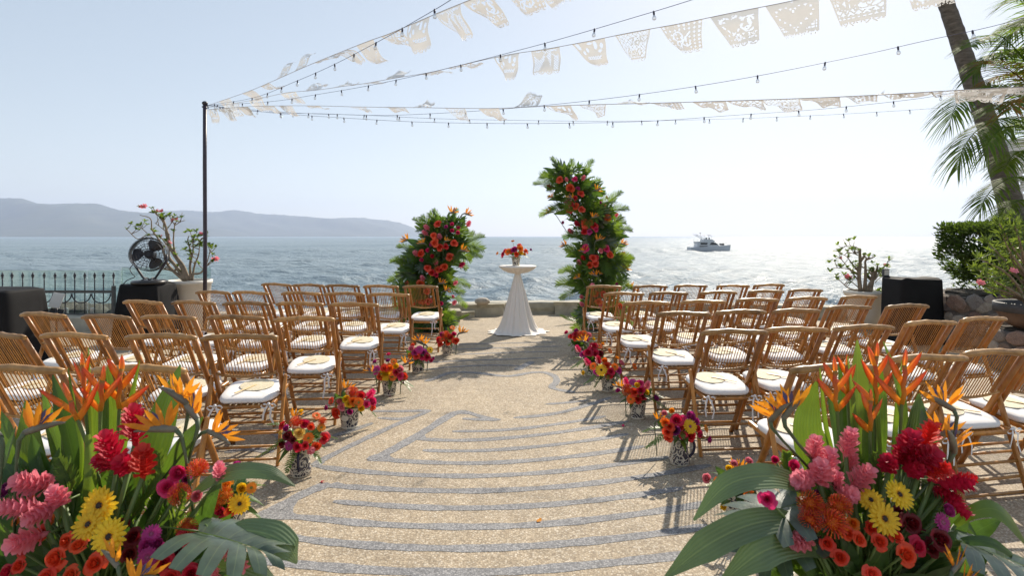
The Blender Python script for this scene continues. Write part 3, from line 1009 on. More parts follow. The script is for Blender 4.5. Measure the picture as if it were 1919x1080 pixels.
def lights(ctrl, label, pitch=0.53, first=0.25):
    pts = curve3(ctrl, 40)
    c0 = pts[0].copy()
    t = thing('string_lights', c0, label, 'string lights', 'festoon lights strung from the pole')
    mb = MB(); mb.tube([p - c0 for p in pts], 0.0023, 5)
    put('cable', mb.mesh('light_cable', M['cable']), t)
    acc, nxt = 0.0, first
    rr = random.Random(len(label))
    for a, b in zip(pts, pts[1:]):
        L = (b - a).length
        while acc + L >= nxt:
            p = lerp(a, b, (nxt - acc) / L) - c0
            Mx = Matrix.Translation(p) @ Matrix.Rotation(rr.uniform(-.14, .14), 4, 'Y') @ Matrix.Rotation(rr.uniform(-.1, .1), 4, 'X') @ Matrix.Scale(0.52, 4)
            o = put('bulb', BULB, t, Mx)
            put('socket', SOCK, o)
            nxt += pitch
        acc += L
A = POLE_T + V(0.02, 0, -.03)
L1 = [A, P(475, 183, 7.55), P(550, 154, 6.5), P(623, 122, 5.65), P(721, 71, 4.6), P(783, 36, 4.1), P(845, -1, 3.7), P(930, -60, 3.2), P(1200, -300, 2.2)]
L2 = [A, P(508, 190, 7.75), P(590, 177.5, 7.2), P(692, 160, 6.55), P(817, 133, 5.75), P(975, 93, 5.0), P(1070, 67, 4.6), P(1179, 35, 4.2), P(1300, -2, 3.85), P(1500, -70, 3.4), P(1900, -220, 2.8)]
L3 = [A, P(500, 210, 8.1), P(605, 213, 7.7), P(717, 216, 7.2), P(859, 210, 6.6), P(1017, 197.5, 6.0), P(1190, 178, 5.45), P(1386, 148, 5.0), P(1605, 105, 4.65), P(1725, 78, 4.5), P(1851, 51, 4.4), P(1960, 22, 4.3)]
L4 = [A, P(520, 212, 8.05), P(633, 220, 7.75), P(773, 228, 7.4), P(918, 231, 7.1), P(1067, 230.6, 6.85), P(1221, 226.6, 6.65), P(1378, 215.6, 6.5), P(1542, 204, 6.4), P(1710, 186, 6.35), P(1800, 172, 6.33), P(1990, 148, 6.3)]
L5 = [A, P(545, 211, 8.35), P(680, 215.5, 8.4), P(815, 222, 8.45), P(953, 225, 8.5), P(1155, 227, 8.55), P(1350, 223, 8.6), P(1540, 215.6, 8.65), P(1725, 204.7, 8.7), P(1800, 198, 8.72), P(1838, 193, 8.75)]
lights(L1, 'leftmost string of clear bulbs rising steeply from the pole')
lights(L2, 'string of clear bulbs above the big white paper flags')
lights(L3, 'string of clear bulbs crossing the sky towards the palm at mid height')
lights(L4, 'lower string of clear bulbs under the row of small paper flags')
lights(L5, 'lowest and farthest string of clear bulbs reaching the palm trunk')

# cut-paper designs: f(u,v) -> True where there is paper
def hyp(a, b): return np.sqrt(a * a + b * b)
def heart(u, v, cx, cy, s):
    x, y = (u - cx) / s, -(v - cy) / s + 0.15
    return (x * x + y * y - 0.30) ** 3 - x * x * y ** 3 < 0
def scallop(u, v):
    e = 0.885 + 0.115 * np.sqrt(np.abs(np.sin(u * math.pi * 4.0)))
    uc = (u * 4.0) % 1 - .5
    lace = (hyp(uc * .25, v - .90) > .045) & (hyp(uc * .25, v - .90) < .066) & (v > .905)
    return (v < e) & ~lace
def lattice(u, v, n, w):
    a = np.abs(((u + v * .85) * n) % 1 - .5) > .5 - w; b = np.abs(((u - v * .85) * n) % 1 - .5) > .5 - w
    return a | b
def border(u, v, w=0.045): return (u < w) | (u > 1 - w) | (v < w * .8) | ((v > .86) & (v < .905))
def strokes(u, v, segs, w):
    m = np.zeros_like(u, dtype=bool)
    for pl in segs:
        for (x0, y0), (x1, y1) in zip(pl, pl[1:]):
            dx, dy = x1 - x0, y1 - y0
            t = np.clip(((u - x0) * dx + (v - y0) * dy) / (dx * dx + dy * dy + 1e-9), 0, 1)
            m |= hyp(u - x0 - t * dx, v - y0 - t * dy) < w
    return m
def arc(cx, cy, rx, ry, a0, a1, n=12): return [(cx + rx * math.cos(a), cy + ry * math.sin(a)) for a in np.linspace(a0, a1, n)]
def dots(u, v, n, r): return hyp((u * n) % 1 - .5, (v * n) % 1 - .5) < r
def d_heart(u, v):
    h = heart(u, v, .5, .40, .62)
    ringd = np.zeros_like(h)
    for a in np.linspace(0, 2 * math.pi, 24, endpoint=False):
        s_ = math.sin(a) ** 3; c_ = (13 * math.cos(a) - 5 * math.cos(2 * a) - 2 * math.cos(3 * a) - math.cos(4 * a)) / 16
        ringd |= hyp(u - (.5 + .385 * s_), v - (.43 - .37 * c_)) < .024
    grid = (np.abs((u * 13) % 1 - .5) > .36) | (np.abs((v * 13) % 1 - .5) > .36)
    out = ~heart(u, v, .5, .42, .86)
    return ((~out) | grid | border(u, v)) & ~ringd & scallop(u, v)
def d_couple(u, v):
    dress = (np.abs(u - .52) < .03 + .20 * np.clip((v - .30) / .6, 0, 1)) & (v > .3)
    head = hyp(u - .52, v - .22) < .055
    suit = (np.abs(u - .74) < .035) & (v > .25) | (hyp(u - .74, v - .17) < .05)
    return (lattice(u, v, 12, .10) | dress | head | suit | heart(u, v, .26, .22, .26) | heart(u, v, .86, .2, .16) | border(u, v, .06)) & scallop(u, v)
def d_te(u, v):
    T = [[(.40, .20), (.64, .14)], [(.53, .17), (.46, .44)], arc(.66, .36, .065, .075, .6, -5.0) + [(.62, .38)]]
    Am = [[(.20, .80), (.34, .50), (.40, .80)], [(.25, .68), (.39, .68)], [(.45, .80), (.47, .62), (.54, .62), (.54, .80)], [(.54, .64), (.60, .62), (.61, .80)], arc(.74, .68, .07, .12, 0, 6.3, 16)]
    hs = heart(u, v, .84, .26, .2) & ~heart(u, v, .84, .26, .13)
    return (lattice(u, v, 13, .085) | strokes(u, v, T + Am, .022) | hs | border(u, v, .035)) & scallop(u, v)
def d_dots(u, v):
    holes = dots(u, v, 8, .24) & (lattice(u, v, 2, .22) | (u > .6))
    fl = strokes(u, v, [arc(.35, .4, .13, .16, 0, 6.3), arc(.55, .62, .13, .13, 0, 5), [(.3, .75), (.7, .3)], arc(.3, .66, .08, .1, 1, 6)], .020)
    return ~holes & ~fl & scallop(u, v) | border(u, v, .03) & scallop(u, v)
def d_flower(u, v):
    out = np.ones_like(u, dtype=bool)
    for (cx, cy, r, n) in ((.2, .2, .09, 8), (.5, .74, .11, 10), (.83, .72, .085, 8), (.5, .12, .07, 8)):
        a = np.arctan2(v - cy, u - cx); d = hyp(u - cx, v - cy)
        out &= ~((d < r * (.7 + .3 * np.cos(a * n))) & (d > r * .3) & (np.cos(a * n) > -.1))
    h = heart(u, v, .40, .36, .34); hh = heart(u, v, .40, .36, .43) & ~h
    out &= ~(hh & (np.sin(np.arctan2(v - .36, u - .4) * 9) > -.4))
    wing = strokes(u, v, [arc(.72, .38, .12, .15, -1, 3), arc(.78, .52, .1, .07, 0, 5), [(.66, .2), (.9, .16)], arc(.84, .3, .06, .09, 2, 6)], .022)
    return out & ~wing & ~(dots(u, v, 7, .17) & (v > .55)) & scallop(u, v)
def d_rings(u, v):
    r1 = strokes(u, v, [arc(.62, .42, .17, .17, 0, 6.3, 20), arc(.80, .42, .15, .17, 0, 6.3, 20)], .018)
    loops = strokes(u, v, [arc(.12 + .11 * k, .36 + .05 * (k % 2), .045, .20, 0, 6.3, 14) for k in range(4)], .020)
    band = (v > .70) & (v < .87)
    hd = band & (hyp((u * 9) % 1 - .5, ((v - .74) * 9) % 1 - .5) < .30) & (v < .80)
    inner = hyp(u - .71, v - .42) < .22
    return (r1 | loops | band | border(u, v, .05) | (lattice(u, v, 6, .14) & ~inner) | (inner & (np.abs(v - .42 + .03 * np.sin(u * 60)) < .035))) & ~hd & scallop(u, v)
def d_bird(u, v):
    holes = np.zeros_like(u, dtype=bool)
    for (x, y, a, b) in ((.12, .15, .06, .14), (.35, .34, .05, .09), (.66, .2, .06, .16), (.86, .25, .05, .1), (.5, .1, .1, .04), (.2, .42, .05, .07), (.8, .42, .06, .05)):
        holes |= ((u - x) / a) ** 2 + ((v - y) / b) ** 2 < 1
    row = (np.abs(v - .64) < .07) & (lattice(u, v, 9, .2)) & (u > .22) & (u < .85)
    return ~holes & ~row & scallop(u, v)
DES = [d_heart, d_couple, d_te, d_dots, d_flower, d_rings, d_bird]

WIND = Vector((0.32, 0.95, 0.0)).normalized()
def flag_mesh(p0, p1, H, phi, curl, sl, sr, des, seed, N=46):
    rr = random.Random(seed)
    Mv = 40
    us = np.linspace(0, 1, N + 1); vs = np.linspace(0, 1, Mv + 1)
    U, W = np.meshgrid((us[:-1] + us[1:]) / 2, (vs[:-1] + vs[1:]) / 2, indexing='ij')
    solid = DES[des](U, W)
    top = p1 - p0
    L = top.length
    e = top / L
    wd = (WIND - e * WIND.dot(e)).normalized()
    # integrate the fall of the sheet
    fall = [Vector((0, 0, 0))]
    for j in range(Mv):
        a = phi + curl * (j / Mv) + 0.28 * math.sin(j / Mv * 7 + seed)
        fall.append(fall[-1] + (Vector((0, 0, -math.cos(a))) + wd * math.sin(a)) * (H / Mv))
    amp = rr.uniform(.008, .022); ph = rr.uniform(0, 6)
    nrm = Vector((0, 0, -math.sin(phi))) * -1 + wd * math.cos(phi)
    vid = {}
    verts, faces = [], []
    def vert(i, j):
        if (i, j) not in vid:
            u, v = us[i], vs[j]
            uu = u * (1 - sl * v * (1 - u) - sr * v * u * 0) + sl * v * (1 - u) - sr * v * u
            q = p0 + e * (L * uu) + fall[j] + nrm * (amp * v * math.sin(u * 6 + ph + v * 3) + sl * .35 * L * v * v * (1 - u) ** 2)
            vid[(i, j)] = len(verts)
            verts.append(q)
        return vid[(i, j)]
    for i in range(N):
        for j in range(Mv):
            if solid[i, j]:
                faces.append((vert(i, j), vert(i + 1, j), vert(i + 1, j + 1), vert(i, j + 1)))
    return verts, faces

def garland(ctrl, flags, label):
    """flags: (px centre of the top edge measured along x in px of the photo -> found on the curve, width m, phi deg, curl, sl, sr, design)"""
    pts = curve3(ctrl, 60)
    c0 = pts[0].copy()
    t = thing('paper_garland', c0, label, 'bunting', 'white cut-paper garlands strung from the pole')
    mb = MB(); mb.tube([p - c0 for p in pts[::3] + [pts[-1]]], 0.0028, 5)
    put('string', mb.mesh('garland_string', M['string']), t)
    pxs = [CX + p.x / p.y * F for p in pts]
    for k, (px, w, phi, curl, sl, sr, des) in enumerate(flags):
        w *= 0.93
        i = min(range(len(pts)), key=lambda q: abs(pxs[q] - px))
        a = i; d = 0
        while a > 0 and d < w / 2: d += (pts[a] - pts[a - 1]).length; a -= 1
        b = i; d = 0
        while b < len(pts) - 1 and d < w / 2: d += (pts[b + 1] - pts[b]).length; b += 1
        vs, fs = flag_mesh(pts[a] - c0, pts[b] - c0, w * 0.77, math.radians(phi), curl, sl, sr, des, k + int(abs(ctrl[1].x) * 50))
        mb = MB(); mb.add(vs, fs, 0, True)
        put('paper_flag', mb.mesh('paper_flag', M['white_paper']), t)

g1 = [A + V(.02, 0, 0), P(463, 172, 7.7), P(513, 151, 7.0), P(560, 130, 6.4), P(600, 113, 5.95), P(682, 80, 5.2), P(729, 63, 4.85), P(783, 40, 4.5), P(847, 13, 4.15), P(910, -12, 3.85), P(990, -45, 3.55), P(1200, -150, 3.0)]
garland(g1, [(420, .30, 30, .4, .2, .1, 3), (463, .32, 60, .5, .3, .0, 0), (496, .33, 75, .6, .2, .1, 4), (528, .34, 175, -.9, .1, .1, 6), (562, .34, 168, -.7, .4, .0, 4), (600, .34, 95, .8, .2, .2, 3), (636, .34, 100, -1.0, .2, .0, 1), (683, .35, 25, .9, .2, .1, 0), (731, .35, 62, .4, .5, .0, 5), (784, .35, -4, .5, .1, .05, 6), (839, .35, 14, .5, .55, .0, 1), (893, .35, 20, .9, .6, .0, 4), (965, .35, 40, .4, .2, .2, 3), (1040, .35, 10, .4, .2, .2, 0)],
        'steepest white cut-paper garland climbing from the pole to the top edge')
g2 = [A + V(.02, 0, -.03), P(470, 188, 7.9), P(535, 174, 7.5), P(590, 169, 7.2), P(640, 162, 6.9), P(685, 156, 6.65), P(735, 147, 6.35), P(802, 136, 6.0), P(858, 123, 5.75), P(948, 103, 5.4), P(1021, 92, 5.1), P(1102, 77, 4.85), P(1185, 60, 4.6), P(1276, 43.5, 4.35), P(1375, 23, 4.15), P(1485, 1, 3.95), P(1605, -27, 3.75), P(1800, -75, 3.5), P(2100, -150, 3.2)]
garland(g2, [(436, .30, 20, .3, .1, .1, 2), (478, .30, 40, .3, .2, .1, 4), (540, .33, 48, .5, .3, .1, 1), (585, .33, 140, -.8, .4, .1, 3), (634, .33, 100, .5, .2, .0, 4), (686, .33, 98, .2, .2, .0, 2), (740, .33, 150, -1.0, .2, .2, 0), (803, .33, 108, -.3, .2, .0, 3), (860, .33, 104, -.2, .2, .0, 5), (949, .335, -6, .3, .42, .18, 6), (1021, .33, -5, .15, .05, .0, 1), (1102, .335, 30, .25, .38, .10, 6), (1185, .34, 8, .3, .40, .22, 2), (1276, .35, 32, .2, .36, .12, 3), (1375, .355, 12, .2, .42, .0, 4), (1484, .36, 18, .15, .36, .0, 0), (1605, .365, 20, .2, .26, .0, 5), (1745, .36, 20, .2, .3, .0, 3)],
        'white cut-paper garland with the largest flags crossing the upper sky')
def gy(px): return 8.155 / (1.53 + (px - CX) / F)
g3 = [A + V(.02, 0, -.06)] + [P(x, y, gy(x)) for x, y in ((480, 199), (585, 198), (669, 200), (790, 201.5), (915, 203), (1045, 198), (1110, 196), (1245, 192.5), (1395, 188), (1535, 183), (1650, 177.5), (1760, 171), (1850, 166), (2000, 160))]
garland(g3, [(397, 0.290, 5, .3, .1, .1, 6), (420, 0.290, 25, .4, .2, .1, 1), (452, 0.290, 50, .3, .3, .1, 0), (500, 0.290, 62, .4, .3, .2, 4), (535, 0.290, 45, .3, .5, .1, 3), (587, 0.270, 88, .15, .1, .1, 4), (670, 0.270, 74, .2, .4, .3, 2), (730, 0.270, 90, -.2, .1, .0, 4), (791, 0.270, 105, .5, .3, .3, 6), (852, 0.270, 46, .3, .36, .16, 2), (915, 0.270, 46, .5, .55, .0, 0), (984, 0.270, 140, .1, .4, .0, 4), (1047, 0.270, 56, .2, .72, .0, 6), (1110, 0.270, 60, .2, .38, .36, 2), (1178, 0.270, 100, .1, .3, .0, 1), (1245, 0.270, 80, .2, .5, .0, 3), (1328, 0.270, 72, .2, .50, .0, 4), (1396, 0.270, 78, .1, .60, .0, 5), (1462, 0.270, 66, .2, .4, .0, 2), (1535, 0.270, 70, .3, .55, .0, 0), (1602, 0.270, 80, .2, .5, .0, 3), (1660, 0.270, 92, .1, .5, .1, 3), (1722, 0.270, 94, .1, .2, .0, 6), (1790, 0.270, 84, .1, .3, .0, 2), (1838, 0.270, 80, -.1, .1, .0, 1), (1884, 0.270, 84, .2, .1, .0, 0)],
        'nearly level white cut-paper garland running from the pole to the palm')

# ------------------------------------------------------------------ left side: fence, glass, draped tables, fan
FY = 9.3
def fx(px): return (px - CX) / F * FY
def fz(py): return EYE - (py - HY) / F * FY
t = thing('iron_fence', (fx(100), FY, 0), 'dark iron fence with spear points and hanging half rings', 'fence')
zr = fz(547)
def loc(p): return Vector(p) - V(fx(100), FY, 0)
mb = MB(); mb.bar(loc((fx(-160), FY, zr)), loc((fx(213), FY, zr)), .045, .03, 0, V(0, 0, 1)); put('top_rail', mb.mesh('fence_rail', M['grey_metal']), t)
mb = MB(); mb.bar(loc((fx(-160), FY, 0.24)), loc((fx(213), FY, 0.24)), .035, .03, 0, V(0, 0, 1)); put('bottom_rail', mb.mesh('fence_rail_low', M['grey_metal']), t)
mb = MB(); mb.box(loc((fx(213), FY, (fz(536)) / 2)), (.05, .05, fz(536)), 0, None, .004); put('post', mb.mesh('fence_post', M['grey_metal']), t)
mb = MB(); h = fz(513) - 0.02
mb.tube([V(0, 0, .02), V(0, 0, h - .05)], .0085, 6)
mb.lathe([(.009, h - .06), (.02, h - .05), (.022, h - .045), (.009, h - .038), (.024, h - .02), (.012, h + .015), (.001, h + .045)], 8)
PICK = mb.mesh('fence_picket', M['black_metal'])
for px in (-130, -111, -92, -73, -54, -35, -18, 1, 19, 39, 58, 79.5, 100, 119, 137, 156, 174.5, 191, 210):
    put('picket', PICK, t, Matrix.Translation(loc((fx(px), FY + .035, 0))))
w = fx(155) - fx(118.5)
mb = MB(); mb.tube([V(math.cos(a) * w * .48, 0, math.sin(a) * w * .48) for a in np.linspace(math.pi, 2 * math.pi, 15)], .009, 6)
RING = mb.mesh('fence_half_ring', M['black_metal'])
for px in (-128, -91, -55, -18, 19, 48, 84, 119, 155, 192):
    put('half_ring', RING, t, Matrix.Translation(loc((fx(px), FY - .03, zr - .03))))

def panel(x0, x1, y, z0, z1, label):
    t = thing('glass_panel', ((x0 + x1) / 2, y, z0), label, 'glass panel')
    mb = MB(); mb.box((0, 0, (z1 - z0) / 2), (x1 - x0, .012, z1 - z0), 0, None, .002); put('pane', mb.mesh('glass_pane', M['glass']), t)
    mb = MB()
    for s in (-1, 1): mb.box((s * (x1 - x0) * .36, 0, .04), (.06, .05, .10), 0, None, .006)
    put('clamp', mb.mesh('glass_clamp', M['steel']), t)
Yg = 9.62
panel((228 - CX) / F * Yg, (395 - CX) / F * Yg, Yg, 0.23, EYE - (501 - HY) / F * Yg, 'clear glass balustrade panel behind the black fan and planter')
panel((160 - CX) / F * 9.45, (226 - CX) / F * 9.45, 9.5, 0.23, EYE - (507 - HY) / F * 9.45, 'narrow clear glass panel behind the end of the iron fence')
panel((-120 - CX) / F * 9.45, (158 - CX) / F * 9.45, 9.5, 0.23, EYE - (507 - HY) / F * 9.45, 'wide clear glass panel behind the iron fence at far left')

def drape(name, c, w, d, h, label, cat, seed, mat, flare=0.05, folds=13, sag=0.012, rz=0.0):
    rr = random.Random(seed)
    n = 84
    rows = []
    def per(k):
        th = 2 * math.pi * k / n
        cx_, sy = math.cos(th), math.sin(th); p = 0.28
        return V(w / 2 * math.copysign(abs(cx_) ** p, cx_), d / 2 * math.copysign(abs(sy) ** p, sy), 0), th
    phs = [rr.uniform(0, 6) for _ in range(4)]
    for (q, z) in ((0.02, 0), (0.5, .0), (0.93, 0.002), (0.985, -0.006), (1.0, -.025)):
        rows.append([per(k)[0] * q + V(0, 0, h + z + sag * math.sin(3 * per(k)[1] + phs[0]) * (q < .95) * q) for k in range(n)])
    for i in range(1, 11):
        s = i / 10
        row = []
        for k in range(n):
            p, th = per(k)
            f = 0.5 + 0.5 * math.sin(folds * th + phs[1] + 1.4 * math.sin(3 * th + phs[2]))
            f2 = 0.5 + 0.5 * math.sin(5 * th + phs[3])
            cor = abs(math.sin(2 * th)) ** 4
            k_ = 1 + (flare * s ** .8) * (0.35 + f * .8 + f2 * .5 + cor * 1.0) / 1.2 - 0.03 * s * (1 - f)
            row.append(V(p.x * k_, p.y * k_, max(0.004, (h - .025) * (1 - s) + (0.012 * math.sin(7 * th + phs[0]) if i < 10 else 0.004))))
        rows.append(row)
    mb = MB(); mb.grid(rows, 0, True, close=True)
    o = put(name, mb.mesh(name, mat), None, Matrix.Translation(c) @ Matrix.Rotation(rz, 4, 'Z'))
    return tag(o, label, cat)
tb = V((278 - CX) / F * 8.05, 8.05, 0); th_ = EYE - (534 - HY) / F * 7.85
drape('draped_table', tb, .56, .52, th_, 'black cloth draped table carrying the black drum fan', 'table', 11, M['black_cloth'], .16)
lt = V((-14 - CX) / F * 6.75, 6.75, 0)
drape('draped_table', lt, .86, .62, EYE - (547 - HY) / F * 6.5, 'black cloth draped box at the far left edge before the iron fence', 'table', 12, M['black_cloth'], .13, 9)
rb = V((1708 - CX) / F * 8.15, 8.15, 0)
drape('draped_speaker', rb, .60, .52, EYE - (524 - HY) / F * 7.9, 'tall black fabric cover over a box beside the stone planter wall', 'cover', 13, M['black_cloth'], .05, 8, .02)
mb = MB(); mb.box((0, 0, .06), (.09, .05, .12), 0, None, .006); mb.box((0, -.03, .065), (.07, .006, .08), 1, None, 0)
o = put('control_box', mb.mesh('control_box', [M['grey_metal'], M['white_pot']]), None, Matrix.Translation(P(1668, 524, 8.35) + V(0, .1, 0)))
o.location.z = EYE - (524 - HY) / F * 7.9
tag(o, 'small grey box standing on the back corner of the tall black cover', 'box')

# leaning card on a stand between the draped table and the fence
t = thing('card_stand', P(106, 600, 7.6) * 1.0, 'white tilted card on a dark stand in front of the iron fence', 'sign')
t.location.z = 0
cz = EYE - (570 - HY) / F * 7.6
mb = MB(); mb.tube([V(0, 0, .03), V(0, 0, cz - .06)], .014, 8); mb.lathe([(.16, 0), (.16, .012), (.02, .03)], 14); put('stand', mb.mesh('card_stand_leg', M['black_metal']), t)
Mx = Matrix.Translation((0, 0, cz)) @ Matrix.Rotation(math.radians(28), 4, 'Z') @ Matrix.Rotation(math.radians(-22), 4, 'X') @ Matrix.Rotation(math.radians(14), 4, 'Y')
mb = MB(); mb.box((0, 0, .05), (.13, .012, .21), 0, Mx.to_3x3().to_4x4(), .002)
put('card', mb.mesh('card_face', M['white_pot']), t, Matrix.Translation((0, 0, cz)))
mb = MB(); mb.box((0, 0, 0), (.15, .03, .17), 0, Mx.to_3x3().to_4x4(), .004)
put('backing_box', mb.mesh('card_backing', M['black_plastic']), t, Matrix.Translation((-.02, .0, cz - .15)))

# drum fan
fy = 7.95; fc = P(280, 477, fy); R0 = 30.5 / F * fy
t = thing('drum_fan', (fc.x, fc.y, th_ + .008), 'black metal drum fan on a round base on the draped table', 'fan')
H0 = fc.z - th_ - .008
tiltM = Matrix.Translation((0, 0, H0)) @ Matrix.Rotation(math.radians(18), 4, 'Z') @ Matrix.Rotation(math.radians(-10), 4, 'X')
mb = MB()
for yy in (-.085, .085):
    for rr_ in ((1.0, .92, .78, .62, .46, .30, .16) if yy < 0 else (1.0, .75, .45, .2)):
        mb.tube([V(R0 * rr_ * math.cos(a), yy * (1.25 - .25 * rr_), R0 * rr_ * math.sin(a)) for a in np.linspace(0, 2 * math.pi, 37)], .0030, 4, cap=False)
    for k in range(20):
        a = 2 * math.pi * k / 20
        mb.tube([V(R0 * .12 * math.cos(a), yy * 1.24, R0 * .12 * math.sin(a)), V(R0 * math.cos(a), yy, R0 * math.sin(a))], .0027, 4)
put('wire_guard', mb.mesh('fan_guard', M['black_metal']), t, tiltM)
mb = MB(); rows = [[V(R0 * 1.01 * math.cos(a), yy, R0 * 1.01 * math.sin(a)) for a in np.linspace(0, 2 * math.pi, 40, endpoint=False)] for yy in (-.06, .06)]
mb.grid(rows, 0, True, close=True); put('drum_ring', mb.mesh('fan_drum', M['black_plastic']), t, tiltM)
mb = MB(); mb.tube([V(0, -.06, 0), V(0, -.03, 0), V(0, .12, 0)], [.04, .06, .065], 16); put('motor', mb.mesh('fan_motor', M['black_plastic']), t, tiltM)
rows = []
for i in range(8):
    s = i / 7; r = .05 + (R0 * .90 - .05) * s; hw = .46 * (0.55 + .75 * math.sin(s * 2.5))
    rows.append([V(r * math.sin(a), .035 * (k / 5 - .5) * 2 * (1 - .3 * s), r * math.cos(a)) for k, a in enumerate(np.linspace(-hw, hw, 6))])
mb = MB(); mb.grid(rows)
BL = mb.mesh('fan_blade', M['black_plastic'])
for k in range(3): put('blade', BL, t, tiltM @ Matrix.Rotation(2.0944 * k + 0.5, 4, 'Y'))
mb = MB()
for s in (-1, 1):
    mb.tube([V(s * R0 * 1.06, 0, H0), V(s * R0 * 1.05, 0, H0 - .10), V(s * .09, 0, .085), V(s * .05, 0, .07)], [.014, .016, .016, .012], 8)
    mb.tube([V(s * .05, -.10, .05), V(s * .05, 0, .085), V(s * .05, .10, .05)], .010, 6)
put('yoke', mb.mesh('fan_yoke', M['black_metal']), t)
mb = MB(); mb.lathe([(.21, 0), (.225, .012), (.225, .035), (.20, .05), (.06, .056), (.02, .058)], 28); put('base_disc', mb.mesh('fan_base', M['black_plastic']), t)
mb = MB(); mb.tube(curve3([V(-R0 * 1.02, .05, H0 - .12), V(-R0 * 1.25, .02, H0 - .2), V(-R0 * 1.05, 0, H0 - .28), V(-R0 * .8, -.03, .1), V(-R0 * 1.2, -.06, .05), V(-R0 * 1.3, -.1, .0)], 6), .006, 5)
put('cord', mb.mesh('fan_cord', M['black_plastic']), t)

# ------------------------------------------------------------------ desert roses in white planters
def rosette_mesh(seed, mat, n=9, L=.075):
    rr = random.Random(seed); mb = MB()
    for k in range(n):
        a = 2.4 * k; el = rr.uniform(.1, 1.0); l = L * rr.uniform(.7, 1.2)
        d = V(math.cos(a) * math.cos(el), math.sin(a) * math.cos(el), math.sin(el))
        s = d.cross(V(0, 0, 1)).normalized()
        mb.ribbon([V(0, 0, 0), d * l * .35, d * l * .75 - V(0, 0, .004), d * l - V(0, 0, .012)], [.004, l * .34, l * .38, .003], s, 0, 3, .2)
    return mb.mesh('leaf_cluster', mat)
ROS = [rosette_mesh(s, M['leaf_lite']) for s in range(3)]
def blossom_mesh(mat, r=.035):
    mb = MB()
    for j in range(4):
        c = V(random.Random(j).uniform(-.03, .03), random.Random(j + 9).uniform(-.03, .03), random.Random(j + 5).uniform(-.01, .03)) if j else V(0, 0, 0)
        for k in range(5):
            a = 1.2566 * k + j; d = V(math.cos(a), math.sin(a), .45)
            mb.ribbon([c, c + d * r * .5, c + d * r - V(0, 0, r * .15)], [.006, r * .75, r * .45], d.cross(V(0, 0, 1)), 0, 3, .15)
    return mb.mesh('blossom', mat)
BLOS = blossom_mesh(M['p_pink']); BLOS2 = blossom_mesh(M['p_coral'])

def planter(c, r0, r1, h, label):
    t = thing('planter', c, label, 'planter')
    mb = MB(); mb.lathe([(r0, 0), (lerp(r0, r1, .5), h * .5), (r1, h - .06), (r1 + .015, h - .055), (r1 + .018, h), (r1 - .02, h), (r1 - .03, h - .05)], 36); put('pot', mb.mesh('planter_pot', M['white_pot']), t)
    mb = MB(); mb.lathe([(.001, h - .035), (r1 - .03, h - .05)], 24, capb=False); put('soil', mb.mesh('planter_soil', M['soil']), t)
    return t
def desert_rose(base, limbs, tips, seed, label, thick=0.72):
    t = thing('desert_rose', base, label, 'plant')
    rr = random.Random(seed)
    mb = MB()
    for pts, r0, r1 in limbs:
        q = curve3([Vector(p) - base for p in pts], 5)
        n = len(q)
        mb.tube(q, [lerp(r0, r1, (i / (n - 1)) ** .8) * thick for i in range(n)], 7)
        # small side twigs
        for k in range(rr.randint(3, 6)):
            i = rr.randint(n // 3, n - 2); d = V(rr.uniform(-1, 1), rr.uniform(-.6, .6), rr.uniform(.1, 1)).normalized() * rr.uniform(.06, .16)
            mb.tube([q[i], q[i] + d * .6 + V(0, 0, -.005), q[i] + d], [r1 * 1.0, r1 * .8, r1 * .6], 5)
            if rr.random() < .95: tips.append((q[i] + d + base, 'leaf', rr.uniform(.75, 1.15)))
    put('branches', mb.mesh('desert_rose_branches', M['desert_bark']), t)
    for p, kind, s in tips:
        if kind == 'leaf':
            put('leaf_cluster', rr.choice(ROS), t, Matrix.Translation(Vector(p) - base) @ Matrix.Rotation(rr.uniform(0, 6), 4, 'Z') @ Matrix.Rotation(rr.uniform(-.5, .5), 4, 'X') @ Matrix.Scale(s, 4))
        else:
            put('blossom', BLOS if kind == 'pink' else BLOS2, t, Matrix.Translation(Vector(p) - base) @ Matrix.Rotation(rr.uniform(0, 6), 4, 'Z') @ Matrix.Rotation(math.radians(50), 4, 'X') @ Matrix.Scale(s, 4))
    return t
py_ = 8.75
c = V((355 - CX) / F * py_, py_, 0); ph_ = EYE - (527 - HY) / F * (py_ - .2)
planter(c, .25, .31, ph_, 'white tapered planter behind the drum fan, beside the dark pole')
D = lambda x, y, o=0.0: P(x, y, py_ + o)
b0 = D(352, 524)
